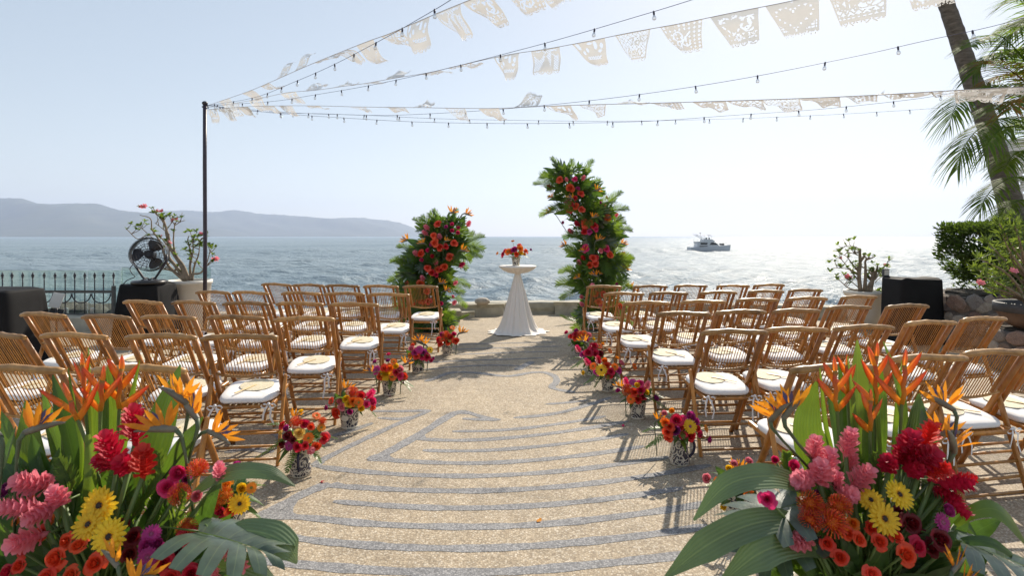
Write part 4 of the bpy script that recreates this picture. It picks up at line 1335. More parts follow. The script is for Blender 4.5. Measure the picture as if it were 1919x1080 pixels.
desert_rose(c + V(0, 0, ph_ - .05), [
    ([D(352, 526), D(338, 495), D(322, 470), D(312, 440), D(310, 425), D(300, 408), D(284, 392)], .05, .008),
    ([D(349, 526), D(330, 500), D(316, 480), D(318, 455), D(312, 430), D(305, 410), D(293, 402), D(287, 388)], .045, .008),
    ([D(346, 526), D(325, 508), D(312, 492), D(306, 470), D(298, 450), D(285, 430), D(282, 410), D(262, 403)], .04, .007),
    ([D(344, 526), D(330, 512), D(315, 506), D(303, 505)], .025, .010),
    ([D(354, 526), D(345, 500), D(330, 478), D(325, 455), D(327, 425), D(328, 417)], .035, .008),
    ([D(320, 470), D(300, 444), D(278, 440), D(258, 448), D(240, 432), D(236, 430)], .016, .006),
    ([D(305, 455), D(285, 445), D(268, 430), D(262, 425)], .012, .006),
    ([D(318, 440), D(300, 425), D(290, 418)], .012, .006),
    ([D(327, 423), D(338, 416), D(347, 413)], .010, .006),
    ([D(313, 430), D(320, 420), D(326, 412)], .010, .006),
    ([D(358, 526), D(356, 500), D(358, 475), D(352, 452), D(354, 442)], .035, .008),
    ([D(360, 526), D(364, 500), D(372, 478), D(374, 460)], .028, .008),
    ([D(356, 500), D(362, 468), D(361, 450), D(368, 441)], .02, .007),
    ([D(360, 514), D(375, 512), D(386, 500), D(395, 490), D(402, 488)], .025, .008),
    ([D(386, 500), D(392, 478), D(394, 468)], .012, .007),
    ([D(362, 465), D(372, 455), D(378, 446)], .012, .007),
], [(D(284, 391), 'leaf', .9), (D(267, 388), 'pink', 1.1), (D(262, 388), 'leaf', .6), (D(296, 396), 'pink', 1.0), (D(303, 396), 'pink', .8), (D(288, 400), 'leaf', 1.0), (D(264, 424), 'leaf', 1.2), (D(238, 430), 'leaf', .7), (D(325, 413), 'pink', 1.2), (D(331, 411), 'pink', .7), (D(323, 408), 'leaf', .7), (D(303, 443), 'pink', .6), (D(318, 455), 'pink', .8), (D(317, 462), 'leaf', .9), (D(347, 437), 'leaf', .9), (D(368, 435), 'leaf', .9), (D(362, 446), 'leaf', 1.1), (D(378, 438), 'pink', .7), (D(378, 443), 'leaf', .9), (D(367, 463), 'leaf', 1.3), (D(376, 462), 'leaf', 1.0), (D(394, 464), 'leaf', 1.2), (D(402, 487), 'pink', 1.2), (D(398, 492), 'leaf', .8)], 21, 'bare branched desert rose with pink blossoms in the planter by the pole')
py_ = 9.2
c2 = V((1621 - CX) / F * py_, py_, 0); ph2 = EYE - (547 - HY) / F * (py_ - .2)
planter(c2, .22, .30, ph2, 'white planter with rolled rim between the bamboo chairs and black cover')
desert_rose(c2 + V(0, 0, ph2 - .05), [
    ([D(1613, 548), D(1610, 520), D(1612, 495), D(1611, 466)], .05, .03),
    ([D(1611, 467), D(1600, 462), D(1585, 462), D(1574, 468)], .012, .006),
    ([D(1611, 480), D(1601, 475), D(1602, 470)], .012, .009),
    ([D(1620, 548), D(1622, 520), D(1622, 500), D(1622, 488), D(1630, 483)], .045, .014),
    ([D(1630, 548), D(1635, 525), D(1636, 510), D(1636, 500)], .055, .025),
    ([D(1622, 548), D(1632, 530), D(1640, 520), D(1642, 508)], .045, .02),
    ([D(1612, 530), D(1600, 515), D(1588, 500), D(1575, 485), D(1563, 478)], .018, .006),
    ([D(1612, 520), D(1598, 508), D(1580, 503), D(1562, 502)], .014, .006),
    ([D(1611, 510), D(1598, 495), D(1585, 480), D(1574, 476)], .014, .006),
    ([D(1608, 545), D(1590, 540), D(1578, 530), D(1572, 525)], .018, .006),
    ([D(1610, 540), D(1595, 528), D(1585, 522)], .014, .006),
    ([D(1642, 520), D(1648, 510), D(1652, 503), D(1661, 499)], .010, .005),
    ([D(1640, 530), D(1650, 520), D(1662, 519)], .009, .005),
    ([D(1640, 525), D(1650, 513), D(1660, 510)], .009, .005),
], [(D(1554, 493), 'leaf', 1.2), (D(1556, 510), 'leaf', 1.2), (D(1571, 525), 'leaf', 1.2), (D(1575, 484), 'coral', .9), (D(1585, 519), 'pink', 1.3), (D(1590, 520), 'pink', 1.0), (D(1661, 498), 'pink', .8), (D(1575, 500), 'leaf', .8), (D(1597, 495), 'leaf', .8), (D(1602, 492), 'leaf', .8), (D(1645, 546), 'leaf', 1.2), (D(1650, 547), 'leaf', 1.0), (D(1565, 482), 'leaf', .8), (D(1612, 493), 'leaf', .7)], 22, 'pruned desert rose with sparse blossoms in the planter by the black cover')

# ------------------------------------------------------------------ white cocktail table
TC = G(970, 623)
TZ = 1.077
t = thing('cocktail_table', (TC.x, TC.y, 0), 'tall round cocktail table under the white draped cloth', 'table')
mb = MB(); mb.lathe([(.27, TZ - .035), (.292, TZ - .025), (.292, TZ - .008), (.02, TZ - .007)], 36, capb=True); put('tabletop', mb.mesh('cocktail_top', M['white_wall']), t)
mb = MB(); mb.tube([V(0, 0, .02), V(0, 0, TZ - .03)], .022, 10); put('leg', mb.mesh('cocktail_leg', M['grey_metal']), t)
mb = MB(); mb.lathe([(.24, 0.006), (.24, .02), (.03, .03)], 24); put('base', mb.mesh('cocktail_base', M['grey_metal']), t)
t = thing('tablecloth', (TC.x, TC.y, 0), 'white chiffon cloth tied round the tall table, pooling on the floor', 'tablecloth')
n = 120
rows = []
for (r, z) in ((.01, 0), (.15, .001), (.28, .001), (.302, -.004), (.306, -.016)):
    rows.append([V(r * math.cos(2 * math.pi * k / n), r * math.sin(2 * math.pi * k / n), TZ + z) for k in range(n)])
zt = EYE - (513 - HY) / F * TC.y
for i in range(1, 10):
    s = i / 9
    row = []
    for k in range(n):
        th = 2 * math.pi * k / n
        r = lerp(.306, .042, s ** 1.35) + .014 * s * (1 - s) * 4 * math.sin(19 * th + 2 * math.sin(3 * th)) 
        z = lerp(TZ - .016, zt, math.sin(s * 1.5) ** 1.2 if s < 1 else 1) 
        row.append(V(r * math.cos(th), r * math.sin(th), z))
    rows.append(row)
mb = MB(); mb.grid(rows, 0, True, close=True); put('upper_drape', mb.mesh('cloth_upper', M['white_cloth']), t)
mb = MB(); mb.lathe([(.040, zt - .014), (.050, zt - .007), (.050, zt + .007), (.040, zt + .014)], 24); put('tie_band', mb.mesh('cloth_tie', M['white_cloth']), t)
rows = []
for i in range(27):
    s = i / 24
    row = []
    for k in range(n):
        th = 2 * math.pi * k / n
        r = interp(s, [0, .15, .4, .7, .9, 1.0, 1.08], [.040, .078, .140, .215, .280, .340, .42])
        fold = (math.sin(11 * th + 1.2 * math.sin(2 * th) + .6 * s) * .55 + math.sin(23 * th + 2.0 * math.sin(th)) * .25) * interp(s, [0, .2, 1, 1.08], [.004, .012, .032, .05])
        right = max(0, math.cos(th - .1)) ** 3 * interp(s, [.85, 1.0, 1.08], [0, .07, .12])
        left = max(0, math.cos(th - 3.35)) ** 3 * interp(s, [.85, 1.0, 1.08], [0, .05, .08])
        rr_ = (r + fold) * (1 + right / .4 * .5 + left / .4 * .5)
        z = zt * (1 - s) if s < .97 else 0.012 + .012 * (1 + math.sin(9 * th + 14 * s)) * interp(s, [.97, 1.0, 1.08], [1, .9, .12])
        row.append(V(rr_ * math.cos(th), rr_ * math.sin(th), max(z, .005)))
    rows.append(row)
mb = MB(); mb.grid(rows, 0, True, close=True); put('skirt', mb.mesh('cloth_skirt', M['white_cloth']), t)

# ------------------------------------------------------------------ yacht
YY = 206.0
bo = P(1327, 470, YY); bo.z = SEA_Z
t = thing('motor_yacht', bo, 'white motor yacht with flybridge cruising near the horizon', 'boat', None, math.radians(4))
k_ = 0.198  # metres per source pixel at that range
rows = []
for i in range(15):
    s = i / 14; x = -7.3 + 14.6 * s
    hw = 2.0 * (1 - max(0, (s - .55) / .45) ** 2.2) + .02
    sh = 1.55 + .75 * s ** 1.6
    xr = x + (1.3 * s ** 6)
    rows.append([V(xr - .6 * s ** 4, -hw * .05, -.4), V(xr - .5 * s ** 4, -hw * .72, -.3), V(xr - .2 * s ** 3, -hw * .9, .35), V(xr, -hw, sh - .1), V(xr, -hw * .97, sh), V(xr, 0, sh + .06), V(xr, hw * .97, sh), V(xr, hw, sh - .1), V(xr - .2 * s ** 3, hw * .9, .35), V(xr - .5 * s ** 4, hw * .72, -.3), V(xr - .6 * s ** 4, hw * .05, -.4)])
mb = MB(); mb.grid(rows, 0, False)
mb.f.append(tuple(range(11))); mb.m.append(0); mb.s.append(False)
mb.box((-7.7, 0, .35), (1.0, 3.2, .12))
put('hull', mb.mesh('yacht_hull', M['hull']), t)
def prism(pts, hw, nm, mat, M_=None):
    mb = MB(); m = len(pts)
    vs = [V(x, -hw, z) for x, z in pts] + [V(x, hw, z) for x, z in pts]
    fs = [(i, (i + 1) % m, m + (i + 1) % m, m + i) for i in range(m)] + [tuple(range(m - 1, -1, -1)), tuple(range(m, 2 * m))]
    mb.add(vs, fs, 0, False)
    return put(nm, mb.mesh('yacht_' + nm, mat), t)
prism([(-4.9, 1.55), (-4.7, 2.7), (-4.9, 3.45), (1.3, 3.45), (3.4, 2.2), (3.6, 1.9)], 1.65, 'cabin', M['hull'])
prism([(-4.9, 3.45), (-5.0, 3.6), (-2.4, 3.7), (-2.2, 4.5), (1.0, 4.4), (2.1, 3.5), (2.0, 3.44)], 1.75, 'flybridge', M['hull'])
prism([(-.2, 2.35), (.6, 3.3), (2.1, 3.2), (3.25, 2.4)], 1.67, 'windshield', M['boat_dark'])
prism([(-4.0, 1.62), (-3.9, 2.0), (-.9, 2.0), (-1.1, 1.62)], 1.93, 'side_window', M['boat_dark'])
prism([(-3.6, 2.45), (-3.5, 3.2), (-.9, 3.2), (-1.0, 2.45)], 1.655, 'cabin_window', M['boat_dark'])
mb = MB()
for s in (-1, 1): mb.bar(V(-1.6, s * 1.4, 4.4), V(-5.2, s * 1.2, 6.3), .35, .12, 0, V(0, 1, 0))
mb.bar(V(-4.3, -1.3, 5.8), V(-4.3, 1.3, 5.8), .3, .1, 0, V(1, 0, 0))
put('radar_arch', mb.mesh('yacht_arch', M['hull']), t)
mb = MB(); mb.grid([[V(x, -1.4, 5.75 + .25 * math.sin(math.pi * (x + 2.2) / 3.2)), V(x, 1.4, 5.75 + .25 * math.sin(math.pi * (x + 2.2) / 3.2))] for x in np.linspace(-2.2, 1.0, 7)])
for x in (-2.0, .8):
    for s in (-1, 1): mb.tube([V(x, s * 1.35, 4.4), V(x, s * 1.35, 5.8)], .04, 5)
put('canopy', mb.mesh('yacht_canopy', M['grey_metal']), t)
mb = MB(); mb.tube([V(-3.0, 0, 5.6), V(-3.0, 0, 6.6)], .05, 6); mb.blob((-3.0, 0, 6.75), .28, 0, 8, 6, (1, 1, .6)); put('radar', mb.mesh('yacht_radar', M['grey_metal']), t)
mb = MB()
for s in (-1, 1):
    mb.tube([V(2.8, s * 1.6, 2.75), V(5.5, s * 1.1, 3.0), V(8.3, s * .1, 3.1)], .03, 5)
    for x, y, z in ((3, 1.55, 1.9), (4.4, 1.3, 2.0), (5.8, 1.0, 2.1), (7.0, .6, 2.2)): mb.tube([V(x, s * y, z), V(x, s * y, z + .95)], .025, 4)
    mb.tube([V(-7.0, s * 1.9, 2.6), V(-5.0, s * 1.9, 2.7)], .03, 4)
    for x in (-4.9, -4.2, -3.5, -2.8): mb.tube([V(x, s * 1.7, 3.5), V(x, s * 1.7, 4.4)], .04, 4)
mb.box((8.1, 0, 2.35), (1.3, .5, .1))
put('railing', mb.mesh('yacht_rail', M['steel']), t)
mb = MB()
for x, y in ((-.4, .5), (.2, -.4), (-1.0, -.6)): mb.box((x, y, 4.7), (.4, .5, .7), 0, None, .06)
for x in (4.6, 5.0, 5.5, 5.9): mb.blob((x, 0, 2.55), .33, 0, 6, 5, (1, 1, 1.2))
put('deck_seat', mb.mesh('yacht_seats', M['boat_dark']), t)
mb = MB()
boat = [V(-.9, 0, .2)]

# ------------------------------------------------------------------ right side: stone planter, hedge, palm, areca, bowl
def stone_wall(path, h, label, seed, name='stone_wall', thick=.45, top=True):
    rr = random.Random(seed)
    pts = [Vector((*p, 0)) for p in path]
    c0 = pts[0].copy()
    t = thing(name, c0, label, 'wall')
    L = [0]
    for a, b in zip(pts, pts[1:]): L.append(L[-1] + (b - a).length)
    def at(s):
        x = np.interp(s, L, [p.x for p in pts]); y = np.interp(s, L, [p.y for p in pts])
        x2 = np.interp(min(s + .05, L[-1]), L, [p.x for p in pts]); y2 = np.interp(min(s + .05, L[-1]), L, [p.y for p in pts])
        x1 = np.interp(max(s - .05, 0), L, [p.x for p in pts]); y1 = np.interp(max(s - .05, 0), L, [p.y for p in pts])
        tn = Vector((x2 - x1, y2 - y1, 0)).normalized()
        return Vector((x, y, 0)), tn, Vector((tn.y, -tn.x, 0))
    rows = []
    for s in np.linspace(0, L[-1], 30):
        p, tn, nr = at(s); q = p - c0
        rows.append([q, q + V(0, 0, h - .02), q - nr * .03 + V(0, 0, h), q - nr * thick + V(0, 0, h), q - nr * thick])
    mb = MB(); mb.grid(rows, 0, False); put('core', mb.mesh('wall_core', M['mortar']), t)
    var = []
    for k in range(8):
        r2 = random.Random(seed * 31 + k)
        n = 9; rad = [r2.uniform(.78, 1.0) for _ in range(n)]
        mb = MB(); rws = []
        for (q, d) in ((1.0, -.3), (1.0, .0), (.94, .22), (.78, .36), (.35, .44), (.02, .45)):
            rws.append([V(q * rad[i] * math.cos(2 * math.pi * i / n), -d * .5 + (r2.uniform(-.05, .05) if q < .9 else 0), q * rad[i] * math.sin(2 * math.pi * i / n)) for i in range(n)])
        mb.grid(rws, 0, False, close=True)
        var.append([mb.mesh('wall_stone', M['stone%d' % j]) for j in range(4)])
    z = .09; row = 0
    while z < h + .02:
        rh = rr.uniform(.075, .125)
        s = rr.uniform(0, .15)
        while s < L[-1]:
            w = rr.uniform(.075, .16)
            p, tn, nr = at(min(s + w, L[-1]))
            zz = min(z + rr.uniform(-.03, .03), h - rh * .72)
            Mx = Matrix((tn, -nr, V(0, 0, 1))).transposed().to_4x4()
            Mx = Matrix.Translation(p - c0 + V(0, 0, zz)) @ Mx @ Matrix.Rotation(rr.uniform(-.35, .35), 4, 'Y') @ Matrix.Diagonal((w * 1.1, rr.uniform(.10, .17), rh * 1.08, 1))
            put('stone', rr.choice(rr.choice(var)), t, Mx)
            s += w * 1.86
        z += rh * 1.72; row += 1
    if top:
        mb = MB(); rows = []
        for s in np.linspace(0, L[-1], 30):
            p, tn, nr = at(s); q = p - c0
            rows.append([q - nr * .06 + V(0, 0, h + .004 + rr.uniform(0, .012)), q - nr * thick * .5 + V(0, 0, h + .02 + rr.uniform(0, .015)), q - nr * thick * 1.6 + V(0, 0, h + .03)])
        mb.grid(rows, 0, False); put('soil', mb.mesh('wall_soil', M['soil']), t)
    return t
WY = 7.9
wx = lambda px, Y: (px - CX) / F * Y
WH = EYE - (556 - HY) / F * 7.75
stone_wall([(wx(1764, 8.9), 8.9), (wx(1761, 8.3), 8.3), (wx(1768, 7.95), 7.95), (wx(1795, 7.72), 7.72), (wx(1850, 7.65), 7.65), (wx(1960, 7.8), 7.8), (wx(2060, 8.0), 8.0)], WH, 'curved rough stone planter wall under the clipped hedge', 3)
# pedestal for the bowl
PY = 6.3; pc = V(wx(1940, PY), PY, 0); PH = EYE - (622 - HY) / F * PY
stone_wall([(pc.x - .30, pc.y + .30), (pc.x - .34, pc.y), (pc.x - .22, pc.y - .28), (pc.x, pc.y - .36), (pc.x + .22, pc.y - .28), (pc.x + .34, pc.y), (pc.x + .3, pc.y + .3)], PH, 'rough stone pedestal under the dark clay bowl', 5, 'stone_pedestal', .33, True)
mb = MB(); mb.lathe([(.14, 0), (.24, .05), (.315, .13), (.345, .20)], 32, 1)
mb.lathe([(.345, .20), (.372, .205), (.375, .30), (.36, .31), (.33, .30), (.32, .25), (.02, .25)], 32, 0, capb=False)
o = put('clay_bowl', mb.mesh('clay_bowl', [M['bowl'], M['bowl_brown']]), None, Matrix.Translation((pc.x, pc.y, PH + .02)))
tag(o, 'wide dark clay bowl planter on the stone pedestal at the right edge', 'planter')

def leaf_cloud(pts_dirs, L, W, mat, name, rng):
    """many small leaves as one mesh (numpy)"""
    n = len(pts_dirs)
    P0 = np.array([p for p, d in pts_dirs]); D = np.array([d for p, d in pts_dirs])
    D += rng.normal(0, .45, D.shape); D /= np.linalg.norm(D, axis=1)[:, None] + 1e-9
    S = np.cross(D, rng.normal(0, 1, D.shape)); S /= np.linalg.norm(S, axis=1)[:, None] + 1e-9
    N = np.cross(S, D)
    l = L * rng.uniform(.65, 1.25, n)[:, None]; w = W * rng.uniform(.7, 1.2, n)[:, None]
    a = P0; b = P0 + D * l * .45 + S * w / 2 + N * w * .12; c = P0 + D * l - N * l * .08; d = P0 + D * l * .45 - S * w / 2 + N * w * .12
    co = np.stack([a, b, c, d], 1).reshape(-1, 3)
    me = bpy.data.meshes.new(name)
    me.vertices.add(4 * n); me.vertices.foreach_set('co', co.astype(np.float32).ravel())
    me.loops.add(6 * n)
    base = np.arange(n)[:, None] * 4
    f = np.concatenate([base + [0, 1, 2], base + [0, 2, 3]], 1).ravel().astype(np.int32)
    me.loops.foreach_set('vertex_index', f)
    me.polygons.add(2 * n); me.polygons.foreach_set('loop_start', np.arange(0, 6 * n, 3, dtype=np.int32))
    me.update(calc_edges=True)
    uv = np.tile(np.array([[.5, 0], [1, .45], [.5, 1], [0, .45]]), (n, 1))
    ul = me.uv_layers.new(name='UVMap'); ul.data.foreach_set('uv', uv[f].astype(np.float32).ravel())
    me.materials.append(mat)
    return me

# hedge: flat clipped top, undercut base with bare stems
HYD = 8.35
hx0, hx1 = wx(1750, HYD + .5), wx(1990, HYD)
hz0, hz1 = WH, EYE - (421 - HY) / F * HYD
t = thing('hedge', (hx0 + .7, HYD, hz0 - .05), 'clipped dark green hedge growing from the stone planter wall', 'hedge')
hb = Vector(t.location)
rng = np.random.RandomState(4)
pd = []
cl = [(rng.uniform(0, 1), rng.uniform(0, 1), rng.uniform(.1, .34)) for _ in range(26)]
while len(pd) < 15000:
    x = rng.uniform(hx0, hx1); z = rng.uniform(hz0 + .02, hz1); y = rng.uniform(HYD - .55, HYD + .5)
    f = (z - hz0) / (hz1 - hz0)
    left = hx0 + .36 * max(0, 1 - f / .55) ** 1.3 + .04 * math.sin(z * 11 + y * 4) + .03 * math.sin(z * 23)
    front = HYD - .55 + .22 * max(0, 1 - f / .5) + .07 * math.sin(x * 5 + z * 6) + .05 * math.sin(x * 13 - z * 9)
    if x < left or y < front: continue
    dl, df, dt = x - left, y - front, hz1 - z
    m = min(dl, df, dt)
    if m > .16 and rng.uniform() > .10: continue
    g = math.sin(x * 7 + 1) * math.sin(z * 8 + 2) * math.sin(y * 6)
    if g > .55 and rng.uniform() < .8: continue
    if f < .16 and rng.uniform() < .75: continue
    nrm = np.array([-1., 0, .2]) if m == dl else (np.array([0, -1., .3]) if m == df else np.array([0, -.1, 1.]))
    pd.append((np.array([x, y, z]) - np.array(hb), nrm + np.array([0, 0, .35])))
put('foliage', leaf_cloud(pd, .075, .030, M['hedge_leaf'], 'hedge_foliage', rng), t, kind='stuff')
for k in range(9):
    x = hx0 + .5 + .2 * k + R.uniform(-.05, .05)
    y = HYD + R.uniform(-.25, .15)
    mb = MB()
    q = [V(x, y, hz0), V(x - .06, y, hz0 + .25), V(x - .16 + R.uniform(-.1, .2), y, hz0 + .6), V(x - .25 + R.uniform(-.2, .4), y, hz0 + 1.0)]
    mb.tube([p - hb for p in curve3(q, 4)], [lerp(.028, .010, i / 12) for i in range(13)], 6)
    put('stem', mb.mesh('hedge_stem', M['bark_grey']), t)

# plant in the bowl
t = thing('oleander', (pc.x, pc.y, PH + .26), 'thin leaved desert shrub with light green leaf tips in the dark clay bowl', 'plant')
ob = Vector(t.location)
mb = MB(); pd = []
rr = random.Random(31); rng = np.random.RandomState(8)
tipsO = [(1845, 520), (1835, 485), (1862, 470), (1878, 440), (1850, 455), (1898, 408), (1915, 425), (1888, 470), (1905, 455), (1925, 440), (1868, 510), (1895, 500), (1918, 490), (1840, 535), (1880, 535), (1940, 470), (1950, 430), (1830, 505), (1858, 545), (1872, 418), (1902, 425)]
pink = []
for (px, py) in tipsO:
    e = P(px, py, PY + rr.uniform(-.3, .3)) - ob
    m1 = V(e.x * .25 + rr.uniform(-.05, .05), e.y * .3, e.z * .4); m2 = V(e.x * .65 + rr.uniform(-.06, .06), e.y * .7, e.z * .75)
    q = curve3([V(rr.uniform(-.08, .08), rr.uniform(-.06, .06), -.03), m1, m2, e], 5)
    mb.tube(q, [lerp(.022, .005, i / (len(q) - 1)) for i in range(len(q))], 6)
    for c_ in (q[-1], q[-3], q[-6]):
        for k in range(26 if c_ is q[-1] else 12):
            a = rr.uniform(0, 6.28); el = rr.uniform(-.3, 1.3)
            pd.append((np.array(c_) + rng.normal(0, .018, 3), np.array([math.cos(a) * math.cos(el), math.sin(a) * math.cos(el), math.sin(el)]) * 1.6))
put('branches', mb.mesh('oleander_branches', M['desert_bark']), t)
put('foliage', leaf_cloud(pd, .115, .020, M['oleander'], 'oleander_foliage', rng), t, kind='stuff')
for (px, py) in ((1836, 530), (1898, 508)):
    put('blossom', BLOS, t, Matrix.Translation(P(px, py, PY - .2) - ob) @ Matrix.Rotation(1.2, 4, 'X') @ Matrix.Scale(.9, 4))

# palm fronds ------------------------------------------------------------
def frond_mb(spine, L, up=V(0, 0, 1), n=34, ang=55, droop=.35, w=.022, seed=0, mb=None, mats=(0, 0), start=.12, r=.012, both=(1, -1), seg=4):
    rr = random.Random(seed)
    mb = mb or MB()
    q = curve3([Vector(p) for p in spine], 14)
    m = len(q)
    mb.tube(q, [lerp(r, r * .15, i / (m - 1)) for i in range(m)], 5, 0)
    for k in range(n):
        s = start + (1 - start) * (k + .5) / n
        i = min(m - 2, int(s * (m - 1)))
        p = lerp(q[i], q[i + 1], s * (m - 1) - i)
        tn = (q[i + 1] - q[i]).normalized()
        sd = tn.cross(up)
        sd = sd.normalized() if sd.length > .05 else tn.orthogonal().normalized()
        nr = sd.cross(tn)
        ll = L * (math.sin(math.pi * (.12 + .80 * s)) ** .7) * rr.uniform(.88, 1.1)
        for sg in both:
            a = math.radians(ang - 18 * s + rr.uniform(-7, 7))
            d = (tn * math.cos(a) + sd * sg * math.sin(a) + nr * .22).normalized()
            pts = [p]
            for j in range(1, seg + 1):
                u = j / seg
                pts.append(p + d * ll * u + V(0, 0, -1) * droop * ll * u * u * rr.uniform(.8, 1.15))
            ws = [w * .55, w, w * .85, w * .5, w * .06][:seg + 1] if seg == 4 else [w * .6, w, w * .6, w * .05]
            mb.ribbon(pts, ws, nr.cross(d), mats[1] if rr.random() > .0 else 0, 2 if seg < 4 else 3, .25)
    return mb

# leaning palm trunk
PYD = 8.9
t = thing('palm_tree', P(1915, 470, PYD), 'tall leaning palm trunk rising past the clipped hedge', 'tree')
t.location.z = WH - .05
tb_ = Vector(t.location)
ctrl = [V(P(1915, 470, PYD).x, PYD, tb_.z), P(1900, 415, PYD), P(1862, 270, PYD), P(1815, 130, PYD), P(1771, 0, PYD), P(1715, -160, PYD), P(1640, -380, PYD), P(1560, -620, PYD)]
q = curve3([p - tb_ for p in ctrl], 16)
rad = []
for i in range(len(q)):
    s = i / (len(q) - 1)
    rad.append(lerp(.19, .045, s) * (1.0 + .035 * (i % 2)) * (1 + .02 * math.sin(i * 1.9)))
mb = MB(); mb.tube(q, rad, 18)
tk = NT('palm_trunk_bark')
vec = tk.coord('Object', (1, 1, 3.2))
nz = tk.noise(vec, 9, 5, .65, .4)
tk.set(Base_Color=tk.ramp(nz, [(.3, (.075, .062, .052)), (.7, (.185, .16, .135))]), Roughness=.9)
tk.bump(nz, .7, .02)
put('trunk', mb.mesh('palm_trunk', tk.m), t)
top = q[-1]
for k in range(13):
    a = 2 * math.pi * k / 13; e = V(math.cos(a), math.sin(a), 0)
    fm = frond_mb([top, top + e * .9 + V(0, 0, .8), top + e * 1.9 + V(0, 0, .7), top + e * 2.8 + V(0, 0, -.3)], .6, n=30, droop=.5, w=.035, seed=k)
    put('frond', fm.mesh('palm_frond', M['palm_leaf']), t)

# areca palm fronds arching in from the right edge
AY = 7.5
t = thing('areca_palm', (wx(1990, AY), AY, 0), 'feathery areca palm arching in from the right edge over the trunk', 'tree', )
ab = Vector(t.location)
A_ = lambda x, y, o=0: P(x, y, AY + o) - ab
FR = [
    ([A_(1990, 300), A_(1960, 190), A_(1919, 112, -.1), A_(1873, 66, -.3), A_(1838, 74, -.4), A_(1815, 88, -.5)], .42, 40, .42, 'palm_leaf'),
    ([A_(1995, 320), A_(1960, 200), A_(1915, 148, -.2), A_(1873, 122, -.4), A_(1830, 116, -.6)], .38, 40, .50, 'mixed'),
    ([A_(1990, 320, .2), A_(1950, 205, .1), A_(1905, 168, .0), A_(1855, 163, -.1), A_(1810, 174, -.2), A_(1788, 205, -.3), A_(1780, 235, -.3)], .44, 46, .55, 'palm_leaf'),
    ([A_(1990, 360), A_(1940, 250, -.2), A_(1890, 222, -.4), A_(1842, 236, -.6), A_(1808, 272, -.7), A_(1794, 318, -.7)], .42, 46, .65, 'palm_leaf'),
    ([A_(1990, 420), A_(1945, 350, -.3), A_(1905, 332, -.5), A_(1870, 346, -.6), A_(1846, 372, -.7), A_(1836, 398, -.7)], .30, 34, .55, 'palm_leaf'),
    ([A_(1985, 330), A_(1960, 235, -.5), A_(1925, 195, -.9), A_(1890, 190, -1.1), A_(1865, 205, -1.2)], .40, 38, .5, 'palm_leaf'),
    ([A_(1985, 380), A_(1955, 290, -.4), A_(1925, 245, -.7), A_(1885, 238, -.9), A_(1855, 262, -1.0), A_(1845, 290, -1.0)], .42, 40, .6, 'palm_leaf'),
    ([A_(1990, 260), A_(1985, 120), A_(1960, 60), A_(1925, 40), A_(1895, 50)], .42, 36, .45, 'palm_leaf'),
    ([A_(1985, 400), A_(1960, 320, -.6), A_(1930, 285, -.9), A_(1900, 290, -1.0), A_(1880, 320, -1.1)], .36, 34, .5, 'palm_leaf'),
    ([A_(1985, 430), A_(1960, 395, -.3), A_(1925, 375, -.5), A_(1890, 385, -.6), A_(1868, 410, -.6)], .30, 30, .5, 'palm_leaf'),
    ([A_(1990, 330), A_(1975, 255, .2), A_(1940, 225, .3), A_(1900, 232, .3), A_(1868, 255, .3)], .40, 36, .5, 'palm_leaf'),
    ([A_(1990, 300), A_(1985, 200, -.7), A_(1955, 150, -1.1), A_(1920, 170, -1.3), A_(1898, 205, -1.4)], .42, 36, .5, 'mixed'),
    ([A_(1990, 260), A_(1975, 130, .2), A_(1945, 95, .2), A_(1905, 92, .1), A_(1870, 110, .0)], .50, 44, .5, 'palm_leaf'),
    ([A_(1995, 230), A_(1990, 80, -.3), A_(1970, 10, -.5), A_(1935, -15, -.6), A_(1900, 0, -.7)], .5, 40, .5, 'palm_leaf'),
    ([A_(1990, 280), A_(1970, 180, .3), A_(1935, 140, .4), A_(1895, 138, .4), A_(1858, 150, .4), A_(1836, 175, .4)], .48, 44, .5, 'mixed'),
    ([A_(2010, 120), A_(1985, 40, -.1), A_(1950, 22, -.2), A_(1910, 44, -.3), A_(1880, 84, -.3)], .46, 44, .5, 'palm_leaf'),
    ([A_(2000, 260), A_(1965, 150, .1), A_(1925, 108, .1), A_(1880, 98, .0), A_(1842, 112, .0), A_(1822, 140, .0)], .44, 46, .5, 'palm_leaf'),
]
for k, (sp, L, n, dr, mt) in enumerate(FR):
    fm = frond_mb(sp, L * 1.15, n=int(n * 1.2), ang=62, droop=dr, w=.021, seed=50 + k, start=.18, r=.014)
    if mt == 'mixed':
        rr = random.Random(k)
        fm.m = [1 if rr.random() < .6 else 0 for _ in fm.m]
    put('frond', fm.mesh('areca_frond', [M['palm_leaf'], M['palm_dry']]), t)
for k in range(4):
    mb = MB(); x = (k - 1.5) * .1
    mb.tube([V(x, 0, 0), V(x * 1.4, .03, 1.0), V(x * 2, 0, 2.6)], [.05, .045, .03], 8); put('cane', mb.mesh('areca_cane', M['stem']), t)

